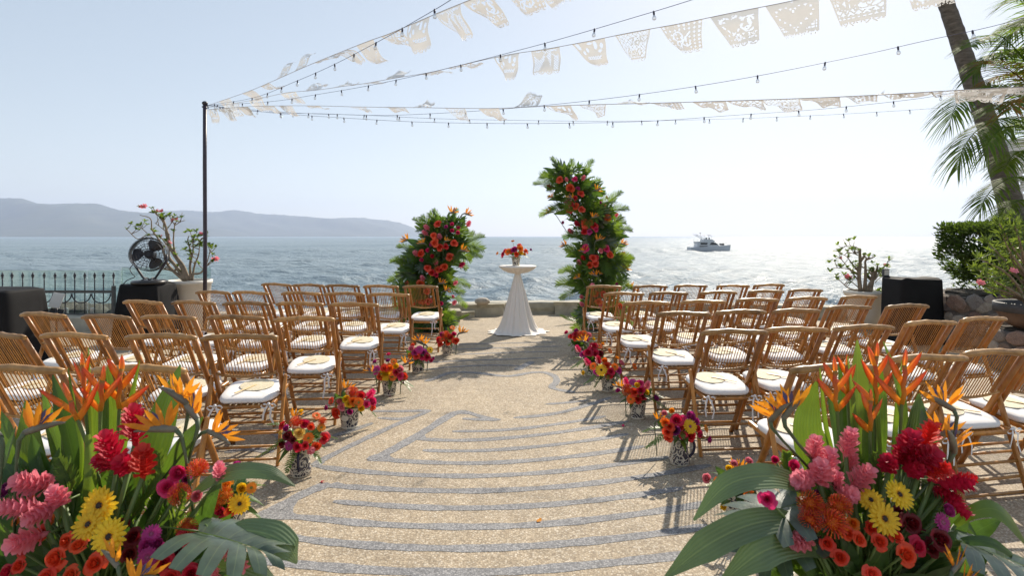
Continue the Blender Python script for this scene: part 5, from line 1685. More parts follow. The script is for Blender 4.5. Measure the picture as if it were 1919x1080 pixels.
# pierced white screen behind the palm
SY = 9.8
x0, x1 = wx(1896, SY), wx(2010, SY); z0_, z1_ = 0.0, EYE - (268 - HY) / F * SY
t = thing('pierced_screen', ((x0 + x1) / 2, SY, 0), 'white pierced lattice screen tower behind the palm trunk', 'screen')
N1, N2 = 44, 150
us = np.linspace(0, 1, N1 + 1); vs = np.linspace(0, 1, N2 + 1)
vid = {}; mb = MB(); vv = []; ff = []
for i in range(N1):
    for j in range(N2):
        u = (us[i] + us[i + 1]) / 2 * (x1 - x0) / .16; v = (vs[j] + vs[j + 1]) / 2 * z1_ / .16
        du, dv = (u + .5 * (int(v) % 2)) % 1 - .5, v % 1 - .5
        if du * du + dv * dv < .055 and .06 < us[i] < .94 and j < N2 - 5: continue
        ids = []
        for a, b in ((i, j), (i + 1, j), (i + 1, j + 1), (i, j + 1)):
            if (a, b) not in vid: vid[(a, b)] = len(vv); vv.append(V((us[a] - .5) * (x1 - x0), 0, vs[b] * z1_))
            ids.append(vid[(a, b)])
        ff.append(tuple(ids))
m_ = len(vv)
mb.add(vv + [p + V(0, .05, 0) for p in vv], ff + [tuple(k + m_ for k in f[::-1]) for f in ff], 0, False)
put('pierced_panel', mb.mesh('screen_panel', M['white_wall']), t)
mb = MB()
for s in (-1, 1): mb.box((s * ((x1 - x0) / 2 + .03), .025, z1_ / 2), (.06, .09, z1_))
mb.box((0, .025, z1_ + .035), (x1 - x0 + .14, .10, .07))
put('frame', mb.mesh('screen_frame', M['white_wall']), t)

# ------------------------------------------------------------------ flower and leaf prototypes
_cache = {}
def proto(key, fn):
    if key not in _cache: _cache[key] = fn()
    return _cache[key]

def rose(col, n=17, ball=0.0, seed=0):
    """radius about 1, faces +Z: tight spiral heart, outer petals opening and rolling back"""
    def fn():
        rr = random.Random(seed + 3); mb = MB()
        for i in range(n):
            t_ = i / (n - 1)
            a = i * 2.39996 + rr.uniform(-.25, .25)
            rad = .10 + .62 * t_ ** .9                      # foot-to-rim radius of this layer
            zb = -.62 + .10 * t_
            zt = lerp(.46, .02 if not ball else .16, t_ ** 1.4) + rr.uniform(-.03, .03)
            wdt = lerp(1.7, .80, t_ ** .6)
            roll = (0 if t_ < .35 else (t_ - .35) / .65) * (1 - ball * .8) * rr.uniform(.75, 1.2)
            rows = []
            for j in range(8):
                s = j / 7
                row = []
                for k in range(7):
                    u = -1 + 2 * k / 6
                    edge = 1 - .22 * u * u
                    bow = math.sin(min(1.0, s * 1.25) * math.pi / 2)
                    r_ = rad * bow * (1.0 - .10 * (1 - t_) * s)
                    z = zb + (zt - zb) * s * edge
                    if s > .62 and roll > 0:
                        q = (s - .62) / .38
                        r_ += .46 * roll * q ** 1.3
                        z -= .30 * roll * q * q
                    r_ *= 1 - .05 * u * u + .03 * math.sin(u * 5 + i)
                    b = a + u * wdt * (.35 + .65 * math.sin(min(1, s * 1.3) * 1.57)) * (1 - .25 * max(0, s - .8) * 5 * .5)
                    row.append(V(r_ * math.cos(b), r_ * math.sin(b), z))
                rows.append(row)
            mb.grid(rows)
        mb.blob((0, 0, -.55), .30, 1, 7, 5, (1, 1, .8))
        return mb.mesh('rose', [M['p_' + col], M['stem']])
    return proto(('rose', col, n, ball, seed), fn)

def gerbera(col, core='core_dark', seed=0):
    def fn():
        rr = random.Random(seed); mb = MB()
        for ring, (n, r0, r1, zz, up) in enumerate(((19, .18, 1.0, -.02, .16), (17, .16, .93, .03, .24), (15, .14, .62, .06, .34))):
            for k in range(n):
                a = 2 * math.pi * (k + .5 * ring) / n + rr.uniform(-.05, .05)
                l = r1 * rr.uniform(.92, 1.04); d = V(math.cos(a), math.sin(a), 0); u_ = up + rr.uniform(-.08, .06)
                pts = [d * r0 + V(0, 0, zz), d * lerp(r0, l, .4) + V(0, 0, zz + u_ * .35), d * lerp(r0, l, .8) + V(0, 0, zz + u_ * .5), d * l + V(0, 0, zz + u_ * .40)]
                mb.ribbon(pts, [.09, .21, .20, .05], V(-d.y, d.x, 0), 0, 3, .25)
        mb.blob((0, 0, .05), .20, 1, 10, 6, (1, 1, .5))
        for k in range(26):
            a = k * 2.4; d = V(math.cos(a), math.sin(a), 0) * (.17 + .10 * (k % 3) / 3)
            mb.tube([d + V(0, 0, .03), d * 1.06 + V(0, 0, .17)], [.022, .012], 3, 2)
        mb.tube([V(0, 0, -.02), V(0, 0, -.25)], [.16, .06], 7, 3)
        return mb.mesh('gerbera', [M['p_' + col], M[core], M['core_green' if core != 'core_dark' else 'p_amber'], M['stem']])
    return proto(('gerb', col, core, seed), fn)

def pincushion(col, tipcol, seed=0):
    def fn():
        rr = random.Random(seed); mb = MB()
        mb.blob((0, 0, -.1), .46, 0, 10, 8)
        for k in range(120):
            z = 1 - (k + .5) / 120 * 1.25; a = k * 2.39996; s = math.sqrt(max(0, 1 - z * z)); d = V(s * math.cos(a), s * math.sin(a), z)
            o = V(0, 0, -.1)
            b = V(-d.y, d.x, 0) * .12
            mb.tube([o + d * .42, o + d * .75 + V(0, 0, .02) + b, o + d * 1.02 + V(0, 0, .16) + b * .3], [.030, .024, .036], 3, 1 if k % 3 else 0)
        mb.tube([V(0, 0, -.4), V(0, 0, -.75)], [.3, .1], 7, 2)
        return mb.mesh('pincushion_protea', [M['p_' + col], M['p_' + tipcol], M['stem']])
    return proto(('pin', col, tipcol, seed), fn)

def ginger(col, stubby=1.0, seed=0):
    """axis +Z, total length 2, radius about .55"""
    def fn():
        rr = random.Random(seed); mb = MB()
        n = 36
        for k in range(n):
            t_ = k / (n - 1); a = k * 2.39996
            z = -1 + 1.85 * t_
            r = .42 * math.sin(math.pi * (.22 + .70 * t_)) ** .8
            d = V(math.cos(a), math.sin(a), 0)
            op = lerp(.95, .30, t_)
            l = lerp(.62, .46, t_) * rr.uniform(.88, 1.15)
            p = d * r * .55 + V(0, 0, z)
            dd = (d * op + V(0, 0, 1)).normalized()
            out = d * .11
            pts = [p, p + dd * l * .45 + out, p + dd * l * .8 + out * 1.5, p + dd * l + out * 2.4]
            mb.ribbon(pts, [.24, .52, .54, .26], V(-d.y, d.x, 0), 0, 4, -.34)
            mb.ribbon([pts[3], pts[3] + (pts[3] - pts[2]) * .35], [.26, .05], V(-d.y, d.x, 0), 0, 2)
        mb.tube([V(0, 0, -1.5), V(0, 0, -1), V(0, 0, .6)], [.10, .22, .16], 7, 0)
        mb.tube([V(0, 0, -2.6), V(0, 0, -1.3)], [.07, .10], 6, 1)
        return mb.mesh('ginger_flower', [M['p_' + col], M['stem']])
    return proto(('ging', col, seed), fn)

def bract(mb, p, d, nrm, L, w, mat=0):
    d = d.normalized(); sd = d.cross(nrm).normalized()
    rows = []
    for i in range(7):
        s = i / 6
        hw = w * math.sin(math.pi * min(1, .18 + .62 * s) ) * (1 - s ** 3) * .5 + .0015
        bend = nrm * 0 + V(0, 0, 1) * (.10 * L * s * s)
        c = p + d * L * s + bend
        dp = w * .85 * (1 - s) ** .7
        up = (V(0, 0, 1) - d * d.z) if abs(d.z) < .9 else V(0, 1, 0)
        up = (up - d * up.dot(d)).normalized()
        rows.append([c - sd * hw * .25 + up * dp * .5, c - sd * hw, c - up * dp * .5, c + sd * hw, c + sd * hw * .25 + up * dp * .5])
    mb.grid(rows, mat)

def heliconia(nb=4, flip=1, L=.16, seed=0):
    """stem base at z=-.5, first node at z=0, plane XZ"""
    def fn():
        rr = random.Random(seed); mb = MB()
        z = 0; x = 0
        pts = [V(0, 0, -.55), V(0, 0, -.1), V(0, 0, 0)]
        for k in range(nb):
            s = flip * (1 if k % 2 else -1)
            l = L * 1.12 * (1 - .10 * k) * rr.uniform(.9, 1.1)
            ang = math.radians(rr.uniform(40, 52) - 6 * k)
            bract(mb, V(x, 0, z), V(s * math.sin(ang), rr.uniform(-.15, .15), math.cos(ang)), V(0, -1, 0), l, .023, 0)
            z += .034; x += -s * .006
            pts.append(V(x, 0, z))
        bract(mb, V(x, 0, z - .01), V(.05 * flip, 0, 1), V(0, -1, 0), L * .55, .017, 0)
        mb.tube(pts, [.0045, .005, .006] + [.006] * nb, 7, 1)
        mb.tube(pts[2:], [.008] + [.0075] * nb, 7, 0)
        return mb.mesh('heliconia', [HELM, M['stem']])
    return proto(('hel', nb, flip, L, seed), fn)
_t = NT('heliconia_bract')
_v = _t.coord('UV')
_s = _t.n('SeparateXYZ'); _t.l(_v, _s.inputs[0])
_c = _t.ramp(_s.outputs[1], [(0, (.90, .44, .03)), (.35, (.90, .28, .03)), (.85, (.82, .13, .05)), (1.0, (.45, .30, .05))])
_t.set(Base_Color=_c, Roughness=.4); _t.translucent(.42, _c)
HELM = _t.m

def strelitzia(seed=0, n=5):
    """bird of paradise: beak towards +X, petals up, stem down from (0,0,0)"""
    def fn():
        rr = random.Random(seed); mb = MB()
        # beak
        rows = []
        for i in range(9):
            s = i / 8; x = -.02 + .15 * s; r = .0155 * (math.sin(math.pi * (.25 + .72 * s))) + .001
            rows.append([V(x + r * .2 * math.sin(a), r * .8 * math.cos(a), .035 * math.sin(s * 1.6) + r * 1.1 * math.sin(a)) for a in np.linspace(0, 2 * math.pi, 8, endpoint=False)])
        mb.grid(rows, 1, True, close=True)
        mb.tube([V(-.01, 0, .005), V(-.03, 0, -.03), V(-.035, 0, -.12), V(-.03, 0, -.45)], [.011, .009, .0065, .006], 7, 2)
        for k in range(n):
            a = lerp(-.55, 1.05, k / (n - 1)) + rr.uniform(-.1, .1)
            d = V(math.sin(a), rr.uniform(-.32, .32), math.cos(a)).normalized()
            p = V(.012 + .006 * k, 0, .010); l = rr.uniform(.10, .145)
            side = d.cross(V(0, -1, 0)) if k % 2 else d.cross(V(.5, -1, 0))
            mb.ribbon([p, p + d * l * .35, p + d * l * .7, p + d * l], [.006, .024, .021, .002], side, 0, 3, .35)
        for k in range(2):
            d = V(.35 + .5 * k, rr.uniform(-.1, .1), 1).normalized(); p = V(.03, 0, .02)
            mb.ribbon([p, p + d * .035, p + d * .06, p + d * .085], [.005, .008, .018, .002], d.cross(V(0, -1, 0)), 3, 3, .3)
        return mb.mesh('bird_of_paradise', [M['p_amber'], M['bop_beak'], M['stem_dark'], M['bop_blue']])
    return proto(('bop', seed, n), fn)

def leaf(L=1.0, W=.4, curl=.2, kind='leaf_broad', fold=.18, shape='lance', n=9, seed=0):
    """grows along +Z from the origin, upper face towards -Y"""
    def fn():
        pts, ws = [], []
        rr = random.Random(seed)
        for i in range(n):
            s = i / (n - 1)
            pts.append(V(rr.uniform(-.01, .01) * L, curl * L * s * s, L * s * (1 - .25 * abs(curl) * s)))
            if shape == 'lance': w = math.sin(math.pi * s ** .75) ** .8
            elif shape == 'paddle': w = math.sin(math.pi * min(1, s ** 1.15)) ** .55
            else: w = math.sin(math.pi * s ** .55) ** .9
            ws.append(max(.012, W * w))
        mb = MB(); mb.ribbon(pts, ws, V(1, 0, 0), 0, 5, fold)
        return mb.mesh('leaf', M[kind])
    return proto(('leaf', L, W, curl, kind, fold, shape, seed), fn)

def monstera(kind='monstera', seed=0):
    """unit leaf, petiole at origin, tip at z=1, width about .95"""
    def fn():
        rr = random.Random(seed); mb = MB()
        mid = lambda s: V(0, .10 * s * s - .02, s)
        for sg in (-1, 1):
            nl = 6
            for k in range(nl):
                s0 = -.03 + .158 * k; s1 = s0 + .158
                el = .57 * math.sin(math.pi * (.26 + .66 * (k + .5) / nl)) ** .7 + .02
                ang = math.radians(lerp(108, 28, k / (nl - 1)))
                rows = []
                for j in range(6):
                    u = j / 5
                    narrow = 1 if u < .45 else lerp(1, .80, (u - .45) / .55)
                    c = (s0 + s1) / 2; hw = .079 * narrow * lerp(1.05, 1.62, min(1, u * 1.6)) * (1 if u < .6 else .93)
                    if u == 1: hw *= .80
                    row = []
                    for q_ in (-1, -.33, .33, 1):
                        sm = c + hw * q_
                        b = mid(max(0, sm) if u < .1 else sm)
                        o = V(sg * math.sin(ang) * el * u, 0, math.cos(ang) * el * u)
                        row.append(V(b.x + o.x, b.y + .16 * (u ** 1.6) * el - .05 * math.sin(u * 3) + rr.uniform(-.004, .004), b.z + o.z))
                    rows.append(row if sg > 0 else row[::-1])
                mb.grid(rows)
        mb.ribbon([mid(0) + V(0, -.004, -.02), mid(.3) - V(0, .008, 0), mid(.7) - V(0, .008, 0), mid(1.0)], [.022, .018, .012, .004], V(1, 0, 0), 1, 2)
        mb.tube([V(0, 0, -.5), V(0, -.03, 0)], .012, 6, 1)
        return mb.mesh('monstera_leaf', [M[kind], M['leaf_lite']])
    return proto(('mon', kind, seed), fn)

def frondlet(L=1.0, n=16, droop=.25, kind='palm_leaf', curl=.25, lw=.30, w=.03, seed=0):
    def fn():
        mb = frond_mb([V(0, 0, 0), V(0, curl * .05 * L, .35 * L), V(0, curl * .35 * L, .7 * L), V(0, curl * L, .97 * L)], lw * L, V(0, -1, 0), n, 52, droop, w * L, seed, start=.18, r=.009 * L, seg=3)
        return mb.mesh('palm_frond', M[kind])
    return proto(('fr', L, n, droop, kind, curl, lw, w, seed), fn)

def flower(kind, col, r, seed):
    """mesh + scale for a flower of radius r (m)"""
    if kind == 'rose': return 'rose', rose(col, 17, 0, seed % 2), r
    if kind == 'ball': return 'ranunculus', rose(col, 24, .75, seed % 2), r
    if kind == 'gerb': return 'gerbera', gerbera(col, 'core_dark' if col in ('yellow',) else 'core_green', seed % 2), r
    if kind == 'gerbm': return 'gerbera', gerbera(col, 'core_mauve', seed % 2), r
    if kind == 'pin': return 'pincushion_protea', pincushion(col, 'orange' if col != 'orange' else 'coral', 0), r * .95
    if kind == 'ging': return 'ginger_flower', ginger(col, 1, seed % 2), r * 1.0
    if kind == 'bop': return 'bird_of_paradise', strelitzia(seed % 3), r / .09
    raise ValueError(kind)

# ------------------------------------------------------------------ aisle vases and bouquets
def vase_mesh(kind):
    def fn():
        mb = MB()
        if kind == 'jug':
            mb.lathe([(.060, 0), (.066, .008), (.068, .03), (.060, .09), (.050, .15), (.048, .18), (.053, .196), (.048, .196), (.044, .17), (.04, .1)], 26, 0)
            mb.lathe([(.058, -.001), (.0672, .006), (.0676, .012)], 26, 1, capb=False)
        else:
            mb.lathe([(.052, 0), (.056, .012), (.066, .085), (.072, .14), (.074, .146), (.069, .147), (.062, .10)], 26, 0)
            mb.lathe([(.050, -.001), (.0585, .003), (.0595, .012), (.0572, .016)], 26, 1, capb=False)
            mb.lathe([(.0725, .141), (.0765, .146), (.070, .1485)], 26, 1, capb=False)
        rows = []
        n = 12
        return mb.mesh('vase', [M['talavera'], M['glaze']])
    return proto(('vase', kind), fn)
def medallion(r, y):
    mb = MB(); n = 16
    mb.add([V(0, -y - .0035, 0)] + [V(r * math.cos(2 * math.pi * k / n), -y - .0015 + .004 * 0, r * math.sin(2 * math.pi * k / n)) for k in range(n)], [(0, 1 + (k + 1) % n, 1 + k) for k in range(n)], 0, False)
    return mb.mesh('vase_medallion', M['glaze'])

def bouquet(vloc, kind, zbase, vs, flowers, vlabel, blabel, Yd, seed, leafn=24, group=None, handle=None, trail=True):
    rr = random.Random(seed)
    v = thing('vase', vloc, vlabel, 'vase', 'black and cream painted vases' if group else None)
    v.scale = (vs, vs, vs)
    put('body', vase_mesh(kind), v, Matrix.Rotation(rr.uniform(0, 6), 4, 'Z'))
    hv = (.196 if kind == 'jug' else .148) * vs
    if kind == 'jug':
        a = handle
        mb = MB(); mb.tube(curve3([V(.045, 0, .165), V(.075, 0, .17), V(.098, 0, .14), V(.092, 0, .09), V(.066, 0, .05)], 5), [.009] * 21, 8)
        put('handle', mb.mesh('vase_handle', M['navy_glaze']), v, Matrix.Rotation(a, 4, 'Z'))
    else:
        put('medallion', proto(('med', 0), lambda: medallion(.024, .069)), v, Matrix.Translation((rr.uniform(-.02, .02), .002, .075)) @ Matrix.Rotation(math.radians(-8), 4, 'X'))
    base = Vector(vloc) + V(0, 0, hv)
    b = thing('bouquet', base, blabel, 'bouquet', 'bright tropical bouquets along the aisle' if group else None)

    smb = MB()
    root = base + V(0, 0, -.05)
    cx_ = sum(f[0] for f in flowers) / len(flowers)
    cent = base + V(0, 0, .05)
    for i, (px, py, r, k, col) in enumerate(flowers):
        ax = (px - cx_)
        p0 = P(px, py, Yd)
        hr = (p0 - cent)
        rad2 = hr.x ** 2 + max(0, hr.z) ** 2
        front = -math.sqrt(max(0, .016 - rad2 * .6)) if k not in ('bop',) else .03
        Yf = Yd + front + rr.uniform(-.02, .02)
        p = P(px, py, Yf)
        rm = r / F * Yf
        d = (p - cent).normalized() * .75 + V(0, -.62, .38)
        nm, me, sc_ = flower(k, col, rm, seed + i)
        if k == 'ging':
            d = (p - root).normalized() + V(0, -.25, .25); sc_ = rm * .85
        if k == 'bop':
            Mx = frame(p, V((p.x - cent.x) * .5, 0, 1), V(0, -1, 0), sc_) if (i % 2) else frame(p, V((p.x - cent.x) * .5, 0, 1), V(0, 1, 0), sc_)
        else:
            Mx = frame(p, d, V(rr.uniform(-1, 1), rr.uniform(-1, 1), .2), sc_, rr.uniform(0, 6))
        put(nm, me, b, Mx, world=True)
        if k != 'bop':
            m = lerp(root, p, .5) + V(0, 0, .02)
            smb.tube([root - base, m - base, p - base - d.normalized() * rm * .3], .0028, 5)
    put('stem_bundle', smb.mesh('bouquet_stems', M['stem']), b, kind='stuff')
    # greenery collar
    for k in range(leafn):
        a = 2 * math.pi * k / leafn + rr.uniform(-.3, .3)
        el = rr.uniform(-.25, .75)
        d = V(math.cos(a) * math.cos(el), math.sin(a) * math.cos(el), math.sin(el))
        L = rr.uniform(.10, .18)
        kd = rr.choice(['leaf_mid', 'leaf_fill', 'leaf_mid', 'leaf_lite'])
        if k % 3 == 0:
            me = frondlet(1.0, 11, .2, 'fern', .3, .22, .06, k % 2); nm = 'fern_frond'; L *= 1.25
        else:
            me = leaf(1.0, rr.choice([.30, .42]), .35, kd, .2, 'ovate', 8, k % 2); nm = 'leaf'
        put(nm, me, b, frame(base + d * .025 + V(0, 0, rr.uniform(-.015, .05)), d, V(-d.x * .3, -d.y * .3, 1) if el < .5 else V(-d.x, -d.y, .4), L), world=True)
    for k in range(7):
        a = rr.uniform(0, 6.28); r_ = rr.uniform(.02, .07)
        me = leaf(1.0, .5, .3, rr.choice(['leaf_fill', 'leaf_mid']), .2, 'ovate', 8, k % 2)
        put('leaf', me, b, frame(base + V(r_ * math.cos(a), r_ * math.sin(a), .02), V(math.cos(a), math.sin(a), 1.1), V(0, -1, .3), rr.uniform(.08, .13)), world=True)
    if trail:
        # an airy trailing sprig
        s = -1 if rr.random() < .5 else 1
        q = [base, base + V(s * .10, -.05, .03), base + V(s * .18, -.09, -.01), base + V(s * .25, -.10, -.05)]
        mb = frond_mb([p - base for p in q], .05, n=11, ang=60, droop=.3, w=.014, seed=seed, start=.3, r=.002, seg=3)
        put('sprig', mb.mesh('bouquet_sprig', M['fern']), b)
    return v, b

AISLE = []
def vb(px, py, kind, vs, flowers, vlabel, blabel, **kw):
    g = G(px, py)
    return bouquet(g, kind, 0, vs, flowers, vlabel, blabel, g.y, int(px), group=True, **kw)
vb(563, 890, 'jug', 1.0, [(561, 812, 11.5, 'rose', 'pale_yellow'), (578, 822, 11, 'gerb', 'orange'), (542, 836, 10, 'gerbm', 'magenta'), (609, 821, 11, 'rose', 'red'), (583, 845, 10, 'ging', 'pink'), (555, 793, 13, 'pin', 'coral'), (571, 794, 10, 'rose', 'crimson'), (593, 780, 9, 'gerb', 'orange'), (564, 771, 6, 'ball', 'yellow'), (538, 817, 10, 'rose', 'dark_red'), (536, 803, 8, 'ball', 'magenta'), (528, 796, 8, 'rose', 'red'), (602, 802, 9, 'gerb', 'amber'), (604, 791, 9, 'pin', 'coral'), (594, 837, 9, 'rose', 'orange_red'), (557, 838, 9, 'rose', 'crimson'), (583, 800, 8, 'rose', 'orange_red'), (527, 832, 8, 'rose', 'dark_red'), (548, 824, 8, 'rose', 'dark_red'), (572, 836, 8, 'rose', 'red'), (525, 812, 5, 'ball', 'pale_yellow'), (548, 785, 14, 'bop', 'x')],
   'tall painted jug with a navy handle, nearest the camera on the left of the aisle', 'dense bouquet with a pale yellow rose in the nearest left jug', handle=-1.35)
vb(655, 801, 'pot', 1.15, [(672, 755, 10, 'gerb', 'orange'), (660, 737, 13, 'pin', 'coral'), (677, 741, 10, 'rose', 'red'), (694, 740, 11, 'ging', 'hot_pink'), (699, 753, 10, 'ball', 'hot_pink'), (649, 748, 9, 'ball', 'yellow'), (653, 757, 8, 'rose', 'yellow'), (677, 766, 8, 'ball', 'yellow'), (628, 775, 11, 'rose', 'orange_red'), (656, 772, 7, 'ball', 'magenta'), (636, 752, 7, 'ball', 'pink'), (621, 752, 8, 'gerb', 'coral'), (611, 765, 7, 'ball', 'magenta'), (645, 732, 14, 'bop', 'x'), (700, 764, 7, 'rose', 'coral'), (662, 752, 9, 'rose', 'orange'), (688, 758, 8, 'rose', 'hot_pink'), (640, 764, 8, 'rose', 'pink')],
   'round bellied painted pot, second from the camera on the left of the aisle', 'spreading bouquet with an orange gerbera in the second left pot', trail=False)
vb(730, 740, 'pot', 1.05, [(723, 700, 11.5, 'rose', 'yellow'), (736, 707, 8, 'gerb', 'orange'), (706, 694, 10, 'gerbm', 'magenta'), (738, 678, 7, 'gerb', 'orange'), (720, 690, 8, 'rose', 'orange_red'), (750, 692, 9, 'ball', 'pink'), (750, 704, 8, 'rose', 'hot_pink'), (758, 705, 8, 'rose', 'orange_red'), (757, 715, 6, 'ball', 'magenta'), (702, 678, 6, 'ball', 'magenta'), (727, 676, 5, 'ball', 'purple'), (742, 686, 7, 'ball', 'yellow'), (730, 690, 9, 'rose', 'orange'), (743, 698, 8, 'rose', 'crimson'), (712, 706, 8, 'rose', 'coral'), (758, 684, 12, 'bop', 'x'), (700, 701, 12, 'bop', 'x'), (728, 664, 5, 'ball', 'hot_pink')],
   'painted pot with dark scrolls, third from the camera on the left of the aisle', 'bouquet with a bright yellow rose in the third left pot')
vb(783, 698, 'pot', 1.08, [(771, 653, 7, 'ball', 'pink'), (769, 667, 6, 'gerb', 'orange'), (786, 655, 8, 'gerbm', 'magenta'), (789, 668, 8, 'rose', 'hot_pink'), (801, 669, 8, 'rose', 'crimson'), (806, 656, 7, 'gerb', 'yellow'), (790, 643, 12, 'bop', 'x'), (808, 676, 5, 'ball', 'hot_pink'), (778, 660, 7, 'rose', 'magenta'), (795, 660, 7, 'rose', 'purple'), (798, 648, 12, 'bop', 'x'), (773, 647, 5, 'ball', 'coral'), (780, 668, 7, 'rose', 'coral'), (812, 672, 4, 'ball', 'magenta')],
   'painted pot, fourth from the camera on the left of the aisle', 'magenta and pink bouquet in the fourth left pot')
vb(838, 665, 'pot', 1.05, [(836, 629, 9, 'pin', 'orange'), (844, 632, 7, 'rose', 'red'), (848, 615, 6, 'gerb', 'orange'), (851, 626, 6, 'ball', 'hot_pink'), (855, 639, 7, 'rose', 'orange_red'), (822, 637, 7, 'rose', 'red'), (829, 636, 7, 'gerb', 'coral'), (861, 626, 11, 'bop', 'x'), (828, 627, 6, 'ball', 'magenta'), (824, 645, 6, 'rose', 'coral'), (840, 641, 6, 'rose', 'orange_red')],
   'painted pot farthest up the left side of the aisle near the white table', 'orange and red bouquet in the farthest left pot', trail=False)
vb(432, 1000, 'pot', 1.1, [(449, 945, 20, 'gerb', 'yellow'), (420, 929, 17, 'pin', 'amber'), (453, 916, 12, 'ball', 'yellow'), (471, 915, 11, 'gerb', 'amber'), (404, 945, 14, 'pin', 'orange'), (443, 871, 9, 'ball', 'magenta'), (424, 908, 12, 'rose', 'amber'), (400, 925, 12, 'rose', 'coral'), (432, 958, 12, 'rose', 'orange_red'), (412, 962, 12, 'rose', 'crimson')],
   'painted pot half hidden behind the big left arrangement', 'yellow gerbera bouquet peeking out beside the big left arrangement', trail=False)
vb(1273, 869, 'jug', 1.0, [(1268, 787, 13, 'rose', 'crimson'), (1265, 807, 12, 'ball', 'purple'), (1293, 800, 14, 'gerbm', 'yellow'), (1251, 810, 10, 'rose', 'orange_red'), (1247, 792, 10, 'rose', 'orange'), (1231, 790, 13, 'bop', 'x'), (1295, 780, 12, 'ball', 'magenta'), (1296, 819, 11, 'rose', 'red'), (1312, 814, 9, 'ball', 'hot_pink'), (1323, 804, 8, 'gerb', 'amber'), (1330, 825, 8.5, 'ball', 'magenta'), (1245, 775, 7, 'ball', 'pink'), (1259, 770, 7, 'ball', 'amber'), (1255, 800, 9, 'rose', 'orange_red'), (1281, 817, 9, 'rose', 'crimson'), (1305, 790, 9, 'ball', 'magenta'), (1308, 803, 8, 'rose', 'red'), (1252, 821, 9, 'rose', 'coral'), (1276, 800, 8, 'rose', 'red'), (1280, 785, 8, 'rose', 'hot_pink')],
   'slim painted jug with a navy handle, nearest the camera on the right of the aisle', 'bouquet with a magenta hearted yellow gerbera in the nearest right jug', handle=-.25)
vb(1195, 784, 'pot', .98, [(1182, 749, 9, 'gerb', 'orange'), (1176, 732, 12, 'pin', 'orange'), (1189, 735, 9, 'rose', 'orange_red'), (1194, 722, 7, 'ball', 'yellow'), (1186, 717, 8, 'gerbm', 'magenta'), (1174, 717, 9, 'ging', 'hot_pink'), (1201, 732, 9, 'rose', 'crimson'), (1213, 723, 9, 'ging', 'pink'), (1196, 749, 8, 'rose', 'red'), (1230, 746, 9, 'ball', 'purple'), (1158, 732, 6, 'ball', 'magenta'), (1205, 745, 7, 'rose', 'crimson'), (1166, 728, 12, 'bop', 'x'), (1212, 736, 7, 'ball', 'yellow'), (1200, 718, 8, 'rose', 'hot_pink')],
   'painted pot with a round medallion, second from the camera on the right of the aisle', 'orange and crimson bouquet with pink ginger in the second right pot')
vb(1139, 733, 'pot', .98, [(1127, 694, 12, 'gerb', 'yellow'), (1112, 687, 8, 'gerb', 'orange'), (1152, 688, 8, 'gerb', 'orange'), (1137, 685, 8, 'rose', 'orange_red'), (1102, 680, 9, 'ging', 'hot_pink'), (1122, 676, 9, 'ging', 'crimson'), (1145, 696, 8, 'rose', 'crimson'), (1165, 680, 8, 'ball', 'pink'), (1189, 687, 7, 'gerb', 'orange'), (1093, 699, 5, 'ball', 'yellow'), (1160, 694, 7, 'rose', 'magenta'), (1118, 697, 7, 'rose', 'magenta'), (1141, 704, 8, 'rose', 'red'), (1133, 676, 7, 'ball', 'orange'), (1157, 671, 5, 'ball', 'amber')],
   'painted pot with dark leaf pattern, third from the camera on the right of the aisle', 'bouquet with an open yellow gerbera in the third right pot')
vb(1110, 703, 'pot', 1.0, [(1102, 660, 9, 'rose', 'crimson'), (1116, 662, 8, 'rose', 'crimson'), (1084, 655, 8, 'ging', 'hot_pink'), (1114, 648, 9, 'rose', 'crimson'), (1123, 649, 7, 'gerb', 'orange'), (1143, 658, 6, 'gerb', 'orange'), (1098, 643, 12, 'bop', 'x'), (1092, 664, 7, 'rose', 'magenta'), (1108, 655, 8, 'rose', 'hot_pink'), (1126, 662, 7, 'rose', 'dark_red'), (1130, 645, 5, 'ball', 'amber')],
   'painted pot, fourth from the camera on the right of the aisle', 'crimson rose bouquet in the fourth right pot')
vb(1086, 670, 'pot', 1.0, [(1087, 629, 9, 'pin', 'orange'), (1070, 630, 6, 'rose', 'red'), (1080, 620, 6, 'ball', 'magenta'), (1095, 625, 7, 'gerb', 'orange'), (1104, 628, 7, 'ball', 'pink'), (1061, 623, 5, 'ball', 'hot_pink'), (1113, 636, 5, 'ball', 'yellow'), (1077, 633, 6, 'rose', 'orange_red'), (1078, 626, 6, 'rose', 'crimson'), (1100, 636, 6, 'rose', 'magenta')],
   'painted pot farthest up the right side of the aisle by the tall floral column', 'orange protea bouquet in the farthest right pot')
vb(1385, 978, 'pot', 1.15, [(1324, 897, 11, 'ball', 'pink'), (1346, 903, 9, 'gerb', 'orange'), (1357, 896, 8, 'rose', 'orange'), (1374, 884, 17, 'bop', 'x'), (1393, 884, 17, 'bop', 'x'), (1414, 882, 12, 'gerbm', 'magenta'), (1445, 889, 13, 'rose', 'magenta'), (1376, 869, 8, 'ball', 'pink'), (1404, 864, 9, 'ball', 'pink'), (1366, 878, 8, 'ball', 'yellow'), (1424, 875, 9, 'gerb', 'amber'), (1403, 925, 11, 'gerb', 'orange'), (1356, 952, 7, 'ball', 'yellow'), (1385, 898, 11, 'rose', 'crimson'), (1368, 905, 10, 'rose', 'purple'), (1400, 900, 10, 'rose', 'coral'), (1429, 898, 9, 'rose', 'hot_pink')],
   'painted pot hidden behind the big right arrangement', 'pink and orange bouquet just behind the big right arrangement')
